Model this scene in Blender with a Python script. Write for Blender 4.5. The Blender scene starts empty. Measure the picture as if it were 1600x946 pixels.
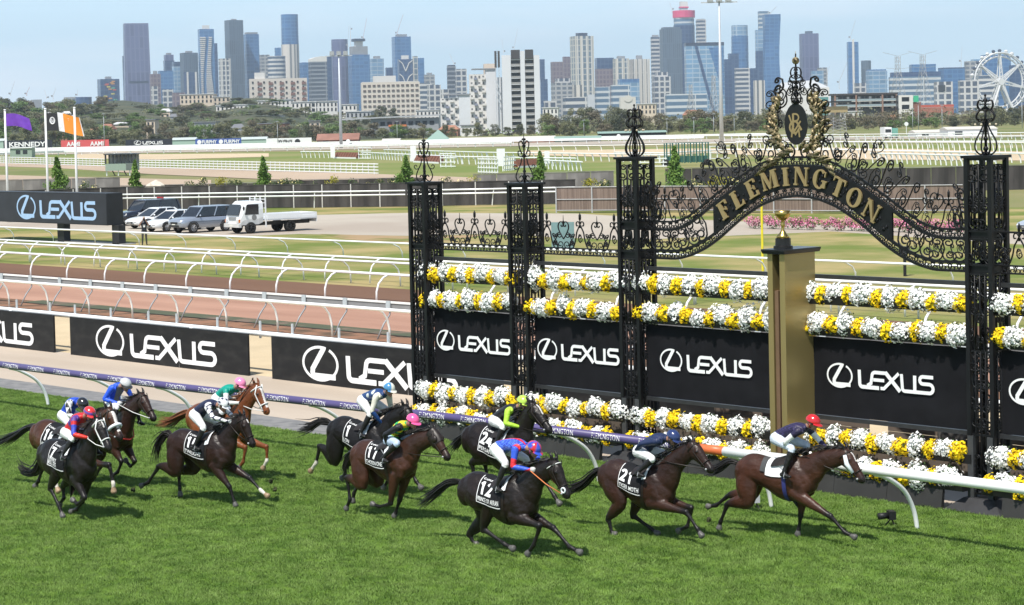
import bpy, bmesh, math, random
import numpy as np
from mathutils import Vector, Matrix
random.seed(7); RNG = np.random.default_rng(7)
R = math.radians
SC = bpy.context.scene
COL = SC.collection
# ---------------------------------------------------------------- camera
# World axes: X runs along the home straight (the way the horses run), Y away from the stand, Z up; the arch's far pillar stands at the origin.
FPX, PX0, PY0, HORZ, ROLL, CAMH = 3300.0, 800.0, 330.0, 187.0, math.atan(.023), 7.35
YAW = R(46.381358921158615)
PITCH = math.atan((PY0 - HORZ) * math.cos(ROLL) / FPX)
CAM = np.array([22.0996, -32.9079, CAMH])
f0 = np.array([-math.sin(YAW), math.cos(YAW), 0]); r0 = np.array([math.cos(YAW), math.sin(YAW), 0]); up0 = np.array([0, 0, 1.])
FWD = math.cos(PITCH) * f0 - math.sin(PITCH) * up0
DWN = -math.sin(PITCH) * f0 - math.cos(PITCH) * up0
XC = math.cos(ROLL) * r0 + math.sin(ROLL) * DWN
YD = -math.sin(ROLL) * r0 + math.cos(ROLL) * DWN
def ray(x, y): return FWD + XC * (x - PX0) / FPX + YD * (y - PY0) / FPX
def gp(x, y, z=0.0):                 # ground point (height z) seen at a spot of the photograph, used to survey the place
    d = ray(x, y); return CAM + d * ((z - CAM[2]) / d[2])
def atY(x, y, Y):
    d = ray(x, y); return CAM + d * ((Y - CAM[1]) / d[1])
def atD(x, y, D):                    # point at distance D in front of the stand
    d = ray(x, y); h = d[0] * f0[0] + d[1] * f0[1]; return CAM + d * (D / h)
def zD(x, y, D): return atD(x, y, D)[2]
cam = bpy.data.cameras.new('camera'); camo = bpy.data.objects.new('camera', cam); COL.objects.link(camo)
cam.sensor_width = 36; cam.lens = 36 * FPX / 1600; cam.shift_y = -(473 - PY0) / 1600
cam.clip_start = .5; cam.clip_end = 30000
m = Matrix.Identity(4)
for i in range(3):
    m[i][0] = XC[i]; m[i][1] = -YD[i]; m[i][2] = -FWD[i]; m[i][3] = CAM[i]
camo.matrix_world = m
SC.camera = camo
# ---------------------------------------------------------------- sky, sun, exposure
SUN_EL, SUN_AZ = R(60), YAW + R(180 - 28)      # azimuth counter-clockwise from +Y: behind the camera, a little to its left
sd = np.array([-math.sin(SUN_AZ) * math.cos(SUN_EL), math.cos(SUN_AZ) * math.cos(SUN_EL), math.sin(SUN_EL)])
w = bpy.data.worlds.new('World'); SC.world = w; w.use_nodes = True
nt = w.node_tree; nt.nodes.clear()
def N(t, nt, **k):
    n = nt.nodes.new(t)
    for a, b in k.items(): setattr(n, a, b)
    return n
sky = N('ShaderNodeTexSky', nt, sky_type='NISHITA', sun_disc=False, sun_elevation=SUN_EL, sun_rotation=-SUN_AZ, altitude=20, air_density=1.0, dust_density=.6, ozone_density=1.2)
bg = N('ShaderNodeBackground', nt); bg.inputs[1].default_value = .105
out = N('ShaderNodeOutputWorld', nt)
tc = N('ShaderNodeTexCoord', nt); mp = N('ShaderNodeMapping', nt); mp.inputs['Scale'].default_value = (2.2, 2.2, 14)
nz = N('ShaderNodeTexNoise', nt); nz.inputs['Scale'].default_value = 2.0; nz.inputs['Detail'].default_value = 7
rp = N('ShaderNodeMapRange', nt); rp.inputs[1].default_value = .42; rp.inputs[2].default_value = .7; rp.inputs[3].default_value = 0; rp.inputs[4].default_value = .9
hz = N('ShaderNodeMixRGB', nt); hz.inputs[0].default_value = .8; hz.inputs[2].default_value = (5.95, 8.4, 10.2, 1)      # pale summer haze over the blue
mx = N('ShaderNodeMixRGB', nt); mx.inputs[2].default_value = (8.4, 9.2, 10.1, 1)
L = nt.links.new
sz_ = N('ShaderNodeSeparateXYZ', nt); L(tc.outputs['Generated'], sz_.inputs[0]); hr_ = N('ShaderNodeMapRange', nt); hr_.inputs[1].default_value = .04; hr_.inputs[2].default_value = .55; hr_.inputs[3].default_value = .84; hr_.inputs[4].default_value = .06; L(sz_.outputs[2], hr_.inputs[0]); L(hr_.outputs[0], hz.inputs[0])      # haze thins towards the zenith
L(tc.outputs['Generated'], mp.inputs[0]); L(mp.outputs[0], nz.inputs[0]); L(nz.outputs[0], rp.inputs[0]); cm_ = N('ShaderNodeMath', nt, operation='MULTIPLY'); L(rp.outputs[0], cm_.inputs[0]); L(hr_.outputs[0], cm_.inputs[1]); L(cm_.outputs[0], mx.inputs[0])
L(sky.outputs[0], hz.inputs[1]); L(hz.outputs[0], mx.inputs[1]); L(mx.outputs[0], bg.inputs[0]); L(bg.outputs[0], out.inputs[0])
sl = bpy.data.lights.new('sun', 'SUN'); sl.energy = 4.9; sl.angle = R(.5); sl.color = (1, .955, .88)
so = bpy.data.objects.new('sun', sl); COL.objects.link(so)
so.rotation_euler = Vector((-sd[0], -sd[1], -sd[2])).to_track_quat('-Z', 'Y').to_euler()
VS = SC.view_settings; VS.view_transform = 'Standard'; VS.look = 'None'; VS.exposure = 0.32; VS.gamma = 1; VS.use_curve_mapping = False
SC.cycles.max_bounces = 6; SC.cycles.transparent_max_bounces = 8
# ---------------------------------------------------------------- helpers
MATS = {}
def mat(name, c, rough=.75, var=.12, sc=6., metal=0., spec=.4, bump=0., bsc=None, world=False, c2=None, thr=(.4, .6), sheen=0., coat=0., attr=None, stretch=None, detail=4):
    """base colour c, drifting by noise towards c2 (or lighter and darker by var)"""
    if name in MATS: return MATS[name]
    m = bpy.data.materials.new(name); m.use_nodes = True; nt = m.node_tree; b = nt.nodes['Principled BSDF']; L = nt.links.new
    b.inputs['Roughness'].default_value = rough; b.inputs['Metallic'].default_value = metal; b.inputs['Specular IOR Level'].default_value = spec
    if coat: b.inputs['Coat Weight'].default_value = coat; b.inputs['Coat Roughness'].default_value = .08
    tc = N('ShaderNodeTexCoord', nt); vec = tc.outputs['Object']
    if world: g = N('ShaderNodeNewGeometry', nt); vec = g.outputs['Position']
    if stretch:
        mp = N('ShaderNodeMapping', nt); mp.inputs['Scale'].default_value = stretch; L(vec, mp.inputs[0]); vec = mp.outputs[0]
    nz = N('ShaderNodeTexNoise', nt); nz.inputs['Scale'].default_value = sc; nz.inputs['Detail'].default_value = detail; L(vec, nz.inputs['Vector'])
    mr = N('ShaderNodeMapRange', nt); mr.inputs[1].default_value, mr.inputs[2].default_value = thr if c2 else (.25, .75); L(nz.outputs[0], mr.inputs[0])
    mx = N('ShaderNodeMixRGB', nt); L(mr.outputs[0], mx.inputs[0])
    if attr:
        at = N('ShaderNodeVertexColor', nt, layer_name=attr); a1 = N('ShaderNodeMixRGB', nt, blend_type='MULTIPLY'); a1.inputs[0].default_value = 1
        mx.inputs[1].default_value = (1 - var,) * 3 + (1,); mx.inputs[2].default_value = (1 + var,) * 3 + (1,)
        L(at.outputs[0], a1.inputs[1]); L(mx.outputs[0], a1.inputs[2]); L(a1.outputs[0], b.inputs['Base Color'])
    else:
        mx.inputs[1].default_value = tuple(x * (1 - var) for x in c) + (1,)
        mx.inputs[2].default_value = (tuple(c2) if c2 else tuple(min(1, x * (1 + var)) for x in c)) + (1,)
        if c2: mx.inputs[1].default_value = tuple(c) + (1,)
        L(mx.outputs[0], b.inputs['Base Color'])
    if bump:
        n2 = N('ShaderNodeTexNoise', nt); n2.inputs['Scale'].default_value = bsc or sc * 4; n2.inputs['Detail'].default_value = 4; L(vec, n2.inputs['Vector'])
        bp = N('ShaderNodeBump', nt); bp.inputs['Strength'].default_value = bump; bp.inputs['Distance'].default_value = .05; L(n2.outputs[0], bp.inputs['Height']); L(bp.outputs[0], b.inputs['Normal'])
    MATS[name] = m; return m
def tag(o, label=None, cat=None, group=None, kind=None):
    for k, v in (('label', label), ('category', cat), ('group', group), ('kind', kind)):
        if v: o[k] = v
    return o
def empty(name, loc=(0, 0, 0), rz=0., label=None, cat=None, group=None):
    o = bpy.data.objects.new(name, None); COL.objects.link(o); o.location = loc; o.rotation_euler = (0, 0, rz); o.empty_display_size = .2
    return tag(o, label, cat, group)
def link(name, me, parent=None, loc=None, rot=None, scale=None):
    o = bpy.data.objects.new(name, me); COL.objects.link(o)
    if parent: o.parent = parent
    if loc is not None: o.location = loc
    if rot is not None: o.rotation_euler = rot
    if scale is not None: o.scale = scale if hasattr(scale, '__len__') else (scale,) * 3
    return o
class MB:
    def __init__(s): s.v = []; s.f = []; s.m = []; s.n = 0
    def add(s, V, F, mi=0):
        k = s.n; s.v.extend([tuple(map(float, p)) for p in V]); s.n += len(V)
        s.f.extend([tuple(i + k for i in f) for f in F]); s.m.extend([mi] * len(F)); return s
    def box(s, x0, x1, y0, y1, z0, z1, mi=0):
        V = [(x, y, z) for z in (z0, z1) for y in (y0, y1) for x in (x0, x1)]
        return s.add(V, [(0, 2, 3, 1), (4, 5, 7, 6), (0, 1, 5, 4), (2, 6, 7, 3), (0, 4, 6, 2), (1, 3, 7, 5)], mi)
    def hexa(s, V, mi=0):     # eight corners: bottom four counter-clockwise, top four
        return s.add(V, [(3, 2, 1, 0), (4, 5, 6, 7), (0, 1, 5, 4), (1, 2, 6, 5), (2, 3, 7, 6), (3, 0, 4, 7)], mi)
    def tube(s, P, r, n=6, mi=0, caps=True, flat=None, closed=False):
        P = np.asarray(P, float); k = len(P); rr = np.full(k, r, float) if np.isscalar(r) else np.asarray(r, float)
        T = np.gradient(P, axis=0) if not closed else np.roll(P, -1, 0) - np.roll(P, 1, 0)
        T /= np.linalg.norm(T, axis=1)[:, None] + 1e-12
        a = np.array([0, 1., 0]) if abs(T[0][1]) < .9 else np.array([1., 0, 0])
        V = []
        u = np.cross(T[0], a); u /= np.linalg.norm(u)
        for i in range(k):
            u = u - T[i] * (u @ T[i]); u /= np.linalg.norm(u) + 1e-12; v = np.cross(T[i], u)
            for j in range(n):
                t = 2 * math.pi * (j + .5) / n
                V.append(P[i] + rr[i] * (math.cos(t) * u * (flat[0] if flat else 1) + math.sin(t) * v * (flat[1] if flat else 1)))
        F = [(i * n + j, i * n + (j + 1) % n, (i + 1) * n + (j + 1) % n, (i + 1) * n + j) for i in range(k - 1) for j in range(n)]
        if closed: F += [((k - 1) * n + j, (k - 1) * n + (j + 1) % n, (j + 1) % n, j) for j in range(n)]
        elif caps: F += [tuple(range(n - 1, -1, -1)), tuple(range((k - 1) * n, k * n))]
        return s.add(V, F, mi)
    def bar(s, a, b, wx, wy=None, mi=0): return s.tube([a, b], wx * .7071, 4, mi)
    def lathe(s, prof, n=12, c=(0, 0, 0), mi=0):
        V = [(c[0] + r * math.cos(2 * math.pi * j / n), c[1] + r * math.sin(2 * math.pi * j / n), c[2] + z) for r, z in prof for j in range(n)]
        F = [(i * n + j, i * n + (j + 1) % n, (i + 1) * n + (j + 1) % n, (i + 1) * n + j) for i in range(len(prof) - 1) for j in range(n)]
        F += [tuple(range(n - 1, -1, -1)), tuple(range((len(prof) - 1) * n, len(prof) * n))]
        return s.add(V, F, mi)
    def ball(s, c, r, n=8, mi=0, sc=(1, 1, 1)):
        V = []; F = []; k = max(3, n // 2)
        for i in range(1, k):
            for j in range(n):
                a = math.pi * i / k; b = 2 * math.pi * j / n
                V.append((c[0] + r * sc[0] * math.sin(a) * math.cos(b), c[1] + r * sc[1] * math.sin(a) * math.sin(b), c[2] + r * sc[2] * math.cos(a)))
        F = [(i * n + j, (i + 1) * n + j, (i + 1) * n + (j + 1) % n, i * n + (j + 1) % n) for i in range(k - 2) for j in range(n)]
        t = len(V); V += [(c[0], c[1], c[2] + r * sc[2]), (c[0], c[1], c[2] - r * sc[2])]
        F += [(t, j, (j + 1) % n) for j in range(n)] + [(t + 1, (k - 2) * n + (j + 1) % n, (k - 2) * n + j) for j in range(n)]
        return s.add(V, F, mi)
    def loft(s, rings, mi=0, caps=True):
        n = len(rings[0]); V = [p for r in rings for p in r]
        F = [(i * n + j, i * n + (j + 1) % n, (i + 1) * n + (j + 1) % n, (i + 1) * n + j) for i in range(len(rings) - 1) for j in range(n)]
        if caps: F += [tuple(range(n - 1, -1, -1)), tuple(range((len(rings) - 1) * n, len(rings) * n))]
        return s.add(V, F, mi)
    def prism(s, poly, y0, y1, mi=0):    # polygon in XZ, extruded along Y
        n = len(poly); V = [(x, y0, z) for x, z in poly] + [(x, y1, z) for x, z in poly]
        return s.add(V, [tuple(range(n)), tuple(range(2 * n - 1, n - 1, -1))] + [(i, i + n, (i + 1) % n + n, (i + 1) % n) for i in range(n)], mi)
    def mesh(s, name, mats, smooth=False):
        me = bpy.data.meshes.new(name); me.from_pydata(s.v, [], s.f)
        for m in (mats if isinstance(mats, (list, tuple)) else [mats]): me.materials.append(m)
        if any(s.m): me.polygons.foreach_set('material_index', s.m)
        if smooth: me.polygons.foreach_set('use_smooth', [True] * len(s.f))
        me.update(); return me
    def build(s, name, mats, parent=None, loc=None, rot=None, smooth=False):
        return link(name, s.mesh(name, mats, smooth), parent, loc, rot)
def fix_normals(me):
    b = bmesh.new(); b.from_mesh(me); bmesh.ops.recalc_face_normals(b, faces=b.faces); b.to_mesh(me); b.free()
def copy_tree(o, parent=None):
    c = o.copy(); COL.objects.link(c)
    if parent: c.parent = parent
    for ch in list(o.children): copy_tree(ch, c)
    return c
_txt = {}
def text(s, bold=0.):
    """filled outline of a line of lettering as (V in XY, F), cap height about .7, width as set"""
    if (s, bold) in _txt: return _txt[(s, bold)]
    cu = bpy.data.curves.new('t', 'FONT'); cu.body = s; cu.size = 1; cu.resolution_u = 3; cu.offset = bold; cu.fill_mode = 'FRONT'
    o = bpy.data.objects.new('t', cu); COL.objects.link(o); bpy.context.view_layer.update()
    me = bpy.data.meshes.new_from_object(o.evaluated_get(bpy.context.evaluated_depsgraph_get()))
    V = np.array([v.co[:2] for v in me.vertices]); F = [tuple(p.vertices) for p in me.polygons]
    bpy.data.objects.remove(o); bpy.data.curves.remove(cu); bpy.data.meshes.remove(me)
    _txt[(s, bold)] = (V, F); return V, F
def text_fit(s, x0, x1, z0, z1, fn, bold=0., mb=None, mi=0):
    """lettering stretched to the box, mapped by fn(u, v) -> xyz"""
    V, F = text(s, bold); a, b = V.min(0), V.max(0)
    P = [fn(x0 + (p[0] - a[0]) / (b[0] - a[0]) * (x1 - x0), z0 + (p[1] - a[1]) / (b[1] - a[1]) * (z1 - z0)) for p in V]
    mb = mb or MB(); mb.add(P, F, mi); return mb
def stroke(mb, pts, wd, fn, depth=0., mi=0, closed=False):
    """a mitred band of width wd along 2-D points, mapped by fn(u, v, d)"""
    pts = [p for i, p in enumerate(pts) if i == 0 or math.dist(p, pts[i - 1]) > 1e-4]; P = np.asarray(pts, float); n = len(P); Lf = []; Rt = []
    for i in range(n):
        a = P[i] - P[i - 1] if (i > 0 or closed) else P[1] - P[0]
        b = P[(i + 1) % n] - P[i] if (i < n - 1 or closed) else P[i] - P[i - 1]
        a = a / np.linalg.norm(a); b = b / np.linalg.norm(b); t = a + b; t = t / (np.linalg.norm(t) + 1e-9); nn = np.array([-t[1], t[0]])
        k = wd / 2 / max(.35, nn @ np.array([-a[1], a[0]])); Lf.append(P[i] + nn * k); Rt.append(P[i] - nn * k)
    V = [fn(*p, depth) for p in Lf] + [fn(*p, depth) for p in Rt]; m = n if closed else n - 1
    mb.add(V, [(n + i, n + (i + 1) % n, (i + 1) % n, i) for i in range(m)], mi)
def arc(cx, cy, rx, ry, a0, a1, n=8): return [(cx + rx * math.cos(R(a0 + (a1 - a0) * i / n)), cy + ry * math.sin(R(a0 + (a1 - a0) * i / n))) for i in range(n + 1)]
def wordmark(mb, fn, mi=0):
    """the sponsor's emblem and word in a box 6.05 wide, 1 high; fn(u, v, depth)"""
    W = .165; d = [0]
    def S(p, w=W, closed=False): d[0] += 1; stroke(mb, p, w, fn, d[0] * .0006, mi, closed)
    e = [(.72 + .66 * math.cos(t), .5 + .5 * math.sin(t)) for t in np.linspace(R(58), R(-290), 40)]
    S(e, .085)
    S([(.86, .97), (.42, .32)] + arc(.52, .22, .11, .1, 150, 270, 4) + [(1.3, .12)], .17)
    S([(1.78, .82), (1.80, .26)] + arc(1.94, .24, .14, .14, 180, 270, 4) + [(2.82, .1)])
    S([(3.24, .76), (2.62, .76)] + arc(2.62, .62, .16, .14, 95, 165, 3) + [(2.40, .28), (2.2, .165)], .15)
    S([(2.52, .44), (3.1, .44)], .14)
    S([(3.16, .80), (3.92, .04)], .18)
    S([(3.86, .80), (3.08, .1), (2.9, .1)], .14)
    S([(4.0, .79), (4.04, .24)] + arc(4.17, .2, .13, .12, 180, 270, 4) + [(4.78, .08)], .15)
    S([(4.68, .77), (4.68, .02)], .165)
    S([(5.62, .75), (5.08, .75)] + arc(5.08, .6, .14, .15, 90, 270, 6) + [(5.42, .45)] + arc(5.42, .265, .19, .185, 90, -90, 8) + [(4.6, .08)], .15)
def rail(name, label, X0, X1, Yr, z, Yb, sp, ph, rp=.055, rs=.035, material=None, group=None, n=8, stuffposts=False, cat='rail', X1p=None):
    """white running rail: one pipe along X on goose-neck posts that stand back from it"""
    mw = material or mat('rail white', (.78, .79, .78), .35, .05, 3)
    t = empty(name, ((X0 + X1) / 2, Yr, 0), 0, label, cat, group)
    L = X1 - X0; MB().tube([(-L / 2, 0, z), (L / 2, 0, z)], rp, n).build('pipe', mw, t, smooth=True)
    d = Yb - Yr; b = MB()
    q = [(0, d, 0), (0, d * .97, z * .42), (0, d * .8, z * .7), (0, d * .45, z * .9), (0, d * .1, z * .985)]
    xs = np.arange(X0 + ph, X1, sp)
    if stuffposts:
        for x in xs: b.tube([(x - (X0 + X1) / 2 + p[0], p[1], p[2]) for p in q[::2]], rs, 4)
        o = b.build('post', mw, t); o['kind'] = 'stuff'
    else:
        b.tube(q, rs, 6); me = b.mesh('post', mw, True)
        for x in xs: link('post', me, t, (x - (X0 + X1) / 2, 0, 0))
    return t
# ---------------------------------------------------------------- ground
def sheet(name, pts, z, m, kind='structure'):
    me = bpy.data.meshes.new(name); me.from_pydata([(p[0], p[1], z) for p in pts], [], [tuple(range(len(pts)))]); me.materials.append(m)
    me.update()
    if me.polygons[0].normal.z < 0: me.flip_normals()
    o = link(name, me); o['kind'] = kind; return o
def gpoly(name, px, z, m): return sheet(name, [gp(x, y)[:2] for x, y in px], z, m)
def rect(x0, x1, y0, y1): return [(x0, y0), (x1, y0), (x1, y1), (x0, y1)]
mTurf = mat('turf', (.12, .20, .03), .9, .2, .9, world=True, c2=(.09, .16, .025), thr=(.35, .65), bump=.3, bsc=60, spec=.1)
mGrass = mat('dry grass', (.135, .17, .04), .95, .2, .16, world=True, c2=(.33, .265, .12), thr=(.40, .62), bump=.3, bsc=8, spec=.1, detail=8)
mGrass2 = mat('infield grass', (.15, .19, .05), .95, .2, .03, world=True, c2=(.25, .23, .10), thr=(.4, .7), spec=.1)
mBase = mat('far ground', (.14, .165, .055), .95, .2, .02, world=True, c2=(.23, .205, .10), thr=(.4, .6), spec=.1)
mConc = mat('pale concrete', (.46, .385, .31), .85, .12, .35, world=True, c2=(.40, .33, .26), thr=(.35, .6), bump=.15, bsc=5, spec=.2, stretch=(.25, 1.6, 1))
mMat = mat('grey matting', (.22, .215, .21), .9, .1, 2.5, world=True, c2=(.16, .16, .16), thr=(.4, .6), bump=.2, bsc=30, spec=.15)
mSand = mat('sandy bank', (.50, .40, .26), .95, .12, .5, world=True, bump=.3, bsc=6, spec=.1)
mRub = mat('red rubble', (.25, .135, .085), .95, .3, .8, world=True, c2=(.11, .075, .05), thr=(.45, .62), bump=.6, bsc=6, spec=.1, detail=8)
mAlg = mat('algae', (.07, .075, .03), .6, .2, .6, world=True, c2=(.17, .11, .07), thr=(.5, .62), spec=.3)
mPink = mat('pink training sand', (.40, .235, .17), .95, .1, .25, world=True, c2=(.31, .175, .125), thr=(.4, .65), bump=.3, bsc=3, spec=.1, stretch=(.25, 1.5, 1), detail=8)
mGrav = mat('brown gravel', (.27, .165, .13), .95, .2, .7, world=True, c2=(.36, .25, .2), thr=(.4, .6), bump=.7, bsc=7, spec=.1, detail=8)
mDirt = mat('dark brown dirt', (.155, .088, .058), .95, .1, .3, world=True, bump=.3, bsc=4, spec=.1, stretch=(.2, 1, 1))
mLot = mat('pale gravel', (.41, .365, .305), .95, .1, .07, world=True, c2=(.34, .29, .24), thr=(.4, .62), bump=.3, bsc=3, spec=.1, detail=8)
mTan = mat('tan track', (.40, .31, .23), .95, .1, .02, world=True, spec=.1)
mYel = mat('yellow sand', (.50, .40, .27), .95, .1, .03, world=True, spec=.1)
mSoil = mat('bare soil', (.33, .23, .13), .95, .15, .25, world=True, c2=(.16, .17, .05), thr=(.45, .6), bump=.3, bsc=5, spec=.1, detail=8)
sheet('ground', rect(-14000, 14000, -3000, 16000), -.02, mBase)
sheet('turf_ground', [(-75, -60), (60, -60), (60, -.62), (-15.8, -.62), (-16.2, -1.9), (-75, -2.1)], 0, mTurf)
sheet('path_matting', rect(-75, -16.0, -2.0, -.8), .004, mMat)
sheet('path', rect(-120, 40, -.82, 4.3), 0, mConc)
sheet('sand_ground', rect(-120, 40, 4.3, 12.3), 0, mSand)
sheet('rubble_ground', rect(-150, 45, 12.3, 14.9), 0, mRub)
sheet('algae_ground', rect(-58, 20, 14.2, 15.25), .004, mAlg)
sheet('training_track', rect(-170, 50, 14.9, 20.8), 0, mPink)
sheet('gravel_ground', rect(-170, 50, 20.8, 23.2), 0, mGrav)
sheet('dirt_track', rect(-200, 60, 23.2, 27.6), 0, mDirt)
sheet('grass_ground', [(-260, 27.6), (70, 27.6), (70, 130), (-260, 60)], 0, mGrass)
gpoly('gravel_lot', [(-40, 352), (200, 366), (330, 371), (470, 366), (640, 369), (760, 366), (980, 376), (1110, 370), (1300, 362), (1620, 384), (1620, 366), (1300, 352), (1000, 340), (900, 334), (640, 333), (500, 336), (430, 340), (200, 347), (-40, 340)], .004, mLot)
gpoly('soil_ground', [(500, 366), (640, 370), (760, 367), (700, 377), (600, 379), (540, 374)], .008, mSoil)
# beyond the dark fence: tracks and infield
gpoly('infield_grass', [(-60, 262), (900, 292), (1700, 272), (1700, 220), (900, 232), (-60, 244)], 0, mGrass2)
gpoly('infield_track', [(-60, 254), (83, 257), (300, 263), (600, 273), (900, 284), (900, 296), (600, 287), (420, 281), (240, 273), (83, 263), (-60, 259)], .05, mTan)
gpoly('infield_path', [(-60, 272), (100, 277), (330, 282), (330, 300), (-60, 292)], .05, mTan)
gpoly('sand_track', [(120, 240.5), (250, 241.5), (420, 240), (420, 245.5), (250, 250), (120, 248)], .06, mYel)
gpoly('sand_track', [(820, 236), (1040, 233), (1300, 231), (1620, 238), (1620, 252), (1340, 250), (1100, 240), (1000, 247), (820, 243)], .06, mYel)
gpoly('far_track', [(-60, 238), (400, 231), (800, 224), (1200, 216), (1640, 211), (1640, 214), (1200, 221), (800, 229), (400, 236.5), (-60, 244)], .06, mLot)
# hill under the suburb on the far side, to the left
def hill():
    b = MB(); nx, ny = 48, 14; V = []
    for j in range(ny):
        for i in range(nx):
            px = -540 + 1500 * i / (nx - 1); D = 900 + 1500 * j / (ny - 1)
            p = atD(px, HORZ, D); t = j / (ny - 1)
            h = 27 * (1 - abs(2 * t - 1.1)) ** .8 if abs(2 * t - 1.1) < 1 else 0
            k = min(1, max(0, (800 - px) / 420), max(0, (px + 520) / 400)); h *= k * k * (3 - 2 * k) * (1 + .15 * math.sin(i * .9))
            V.append((p[0], p[1], h - .3))
    b.add(V, [(j * nx + i, j * nx + i + 1, (j + 1) * nx + i + 1, (j + 1) * nx + i) for j in range(ny - 1) for i in range(nx - 1)])
    o = b.build('hill', mat('hill grass', (.045, .055, .025), .95, .3, .02, world=True, c2=(.08, .08, .04)), smooth=True); o['kind'] = 'structure'
    return b.v, nx, ny
HV, HNX, HNY = hill()
def hillz(px, D):
    i = min(HNX - 1, max(0, (px + 540) / 1500 * (HNX - 1))); j = (D - 900) / 1500 * (HNY - 1)
    if j < 0 or j > HNY - 1: return 0
    return max(0, HV[int(round(j)) * HNX + int(round(i))][2])
# ---------------------------------------------------------------- rails of the training tracks
mW = mat('rail white', (.78, .79, .78), .35, .05, 3)
rail('running_rail', 'white rail along the near side of the pink sand track', -130, 32, 11.9, 1.18, 12.45, 3.06, .55, .06, .04, group='white rails of the training tracks')
rail('running_rail', 'white rail along the near edge of the dark dirt track', -150, 40, 22.9, 1.13, 22.2, 3.35, 2.3, .06, .045, group='white rails of the training tracks')
rail('running_rail', 'nearer white rail of the close pair on the grass strip', -170, 45, 27.9, 1.1, 28.6, 3.5, 1.2, .055, .04, group='white rails of the training tracks')
rail('running_rail', 'farther white rail of the close pair on the grass strip', -170, 45, 29.6, 1.1, 28.9, 3.3, 2.2, .055, .04, group='white rails of the training tracks')
rail('running_rail', 'white rail in front of the dark billboard and parked cars', -190, 55, 39.3, .98, 40.6, 5.0, 1.4, .055, .04, group='white rails of the training tracks')
# grey guard rail
t = empty('guard_rail', (-40, 13.5, 0), 0, 'grey steel guard rail with small clamps beside the pink sand', 'guard rail')
mGR = mat('galvanised steel', (.36, .37, .38), .5, .15, 4, metal=.4)
b = MB(); b.hexa([(-80, -.02, 1.0), (70, -.02, 1.0), (70, .05, 1.0), (-80, .05, 1.0), (-80, -.02, 1.25), (70, -.02, 1.25), (70, .05, 1.25), (-80, .05, 1.25)])
b.build('beam', mat('guard grey', (.23, .235, .245), .55, .1, 2), t); MB().box(-80, 70, -.05, -.021, 1.2, 1.27).build('beam_lip', mW, t)
me = MB().tube([(0, .05, 1.2), (-.02, 0, .8), (-.05, -.25, .5), (-.1, -.5, .0)], .03, 5).mesh('post', mGR, True)
mc = MB().box(-.11, .11, -.09, -.052, .98, 1.28).mesh('clamp', mat('clamp blue grey', (.42, .47, .50), .5, .1))
for k in range(-34, 34): link('post', me, t, (k * 2.32 + .3, 0, 0)); link('clamp', mc, t, (k * 2.32 + .3, 0, 0))
# ---------------------------------------------------------------- sponsor boards with the rail behind them
mBB = mat('board black', (.010, .010, .011), .5, .4, 1.6, spec=.25, c2=(.026, .025, .024), thr=(.45, .75), stretch=(1, 1, 2.5), detail=8); mBW = mat('board print white', (.80, .80, .80), .6, .03)
bw = [(-48.2, -38.76, 'black sponsor board cut off by the photo edge, white rail along its top', -46.65), (-37.76, -28.06, 'long black sponsor board with white emblem and word, gaps at both ends', -36.24), (-26.92, -17.2, 'long black sponsor board running in behind the first iron pillar', -25.5), (-16.2, -6.5, 'black sponsor board behind the flower rows and iron pillars', -15.2)]
for x0, x1, lab, lx in bw:
    t = empty('sponsor_board', (x0, 4.05, 0), 0, lab, 'sponsor board', 'black sponsor boards on the lane')
    w = x1 - x0; MB().box(0, w, 0, .06, 0, 1.24).build('panel', mBB, t)
    if lx < -16: b = MB(); s = 6.85 / 5.65; hh = .93
    if lx < -16: wordmark(b, lambda u, v, d: (lx - x0 + u * 1.166, -.006 - d, .13 + v * hh)); b.build('lettering', mBW, t)
t = rail('running_rail', 'white rail along the tops of the black sponsor boards', -110, 32, 4.62, 1.2, 4.1, 10.7, 3.5, .075, .055, group=None)
me = MB().box(-.035, .035, .02, .06, 1.05, 1.56).mesh('stake', mat('stake grey', (.5, .52, .53), .5, .1))
for k in range(-28, 40): link('stake', me, t, (k * 1.95 + .6 + .2 * ((k * 7) % 3), 0, 0))
MB().tube([(-71, .16, 1.14), (71, .16, 1.14)], .06, 6).build('lower_pipe', mW, t, smooth=True)
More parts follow.
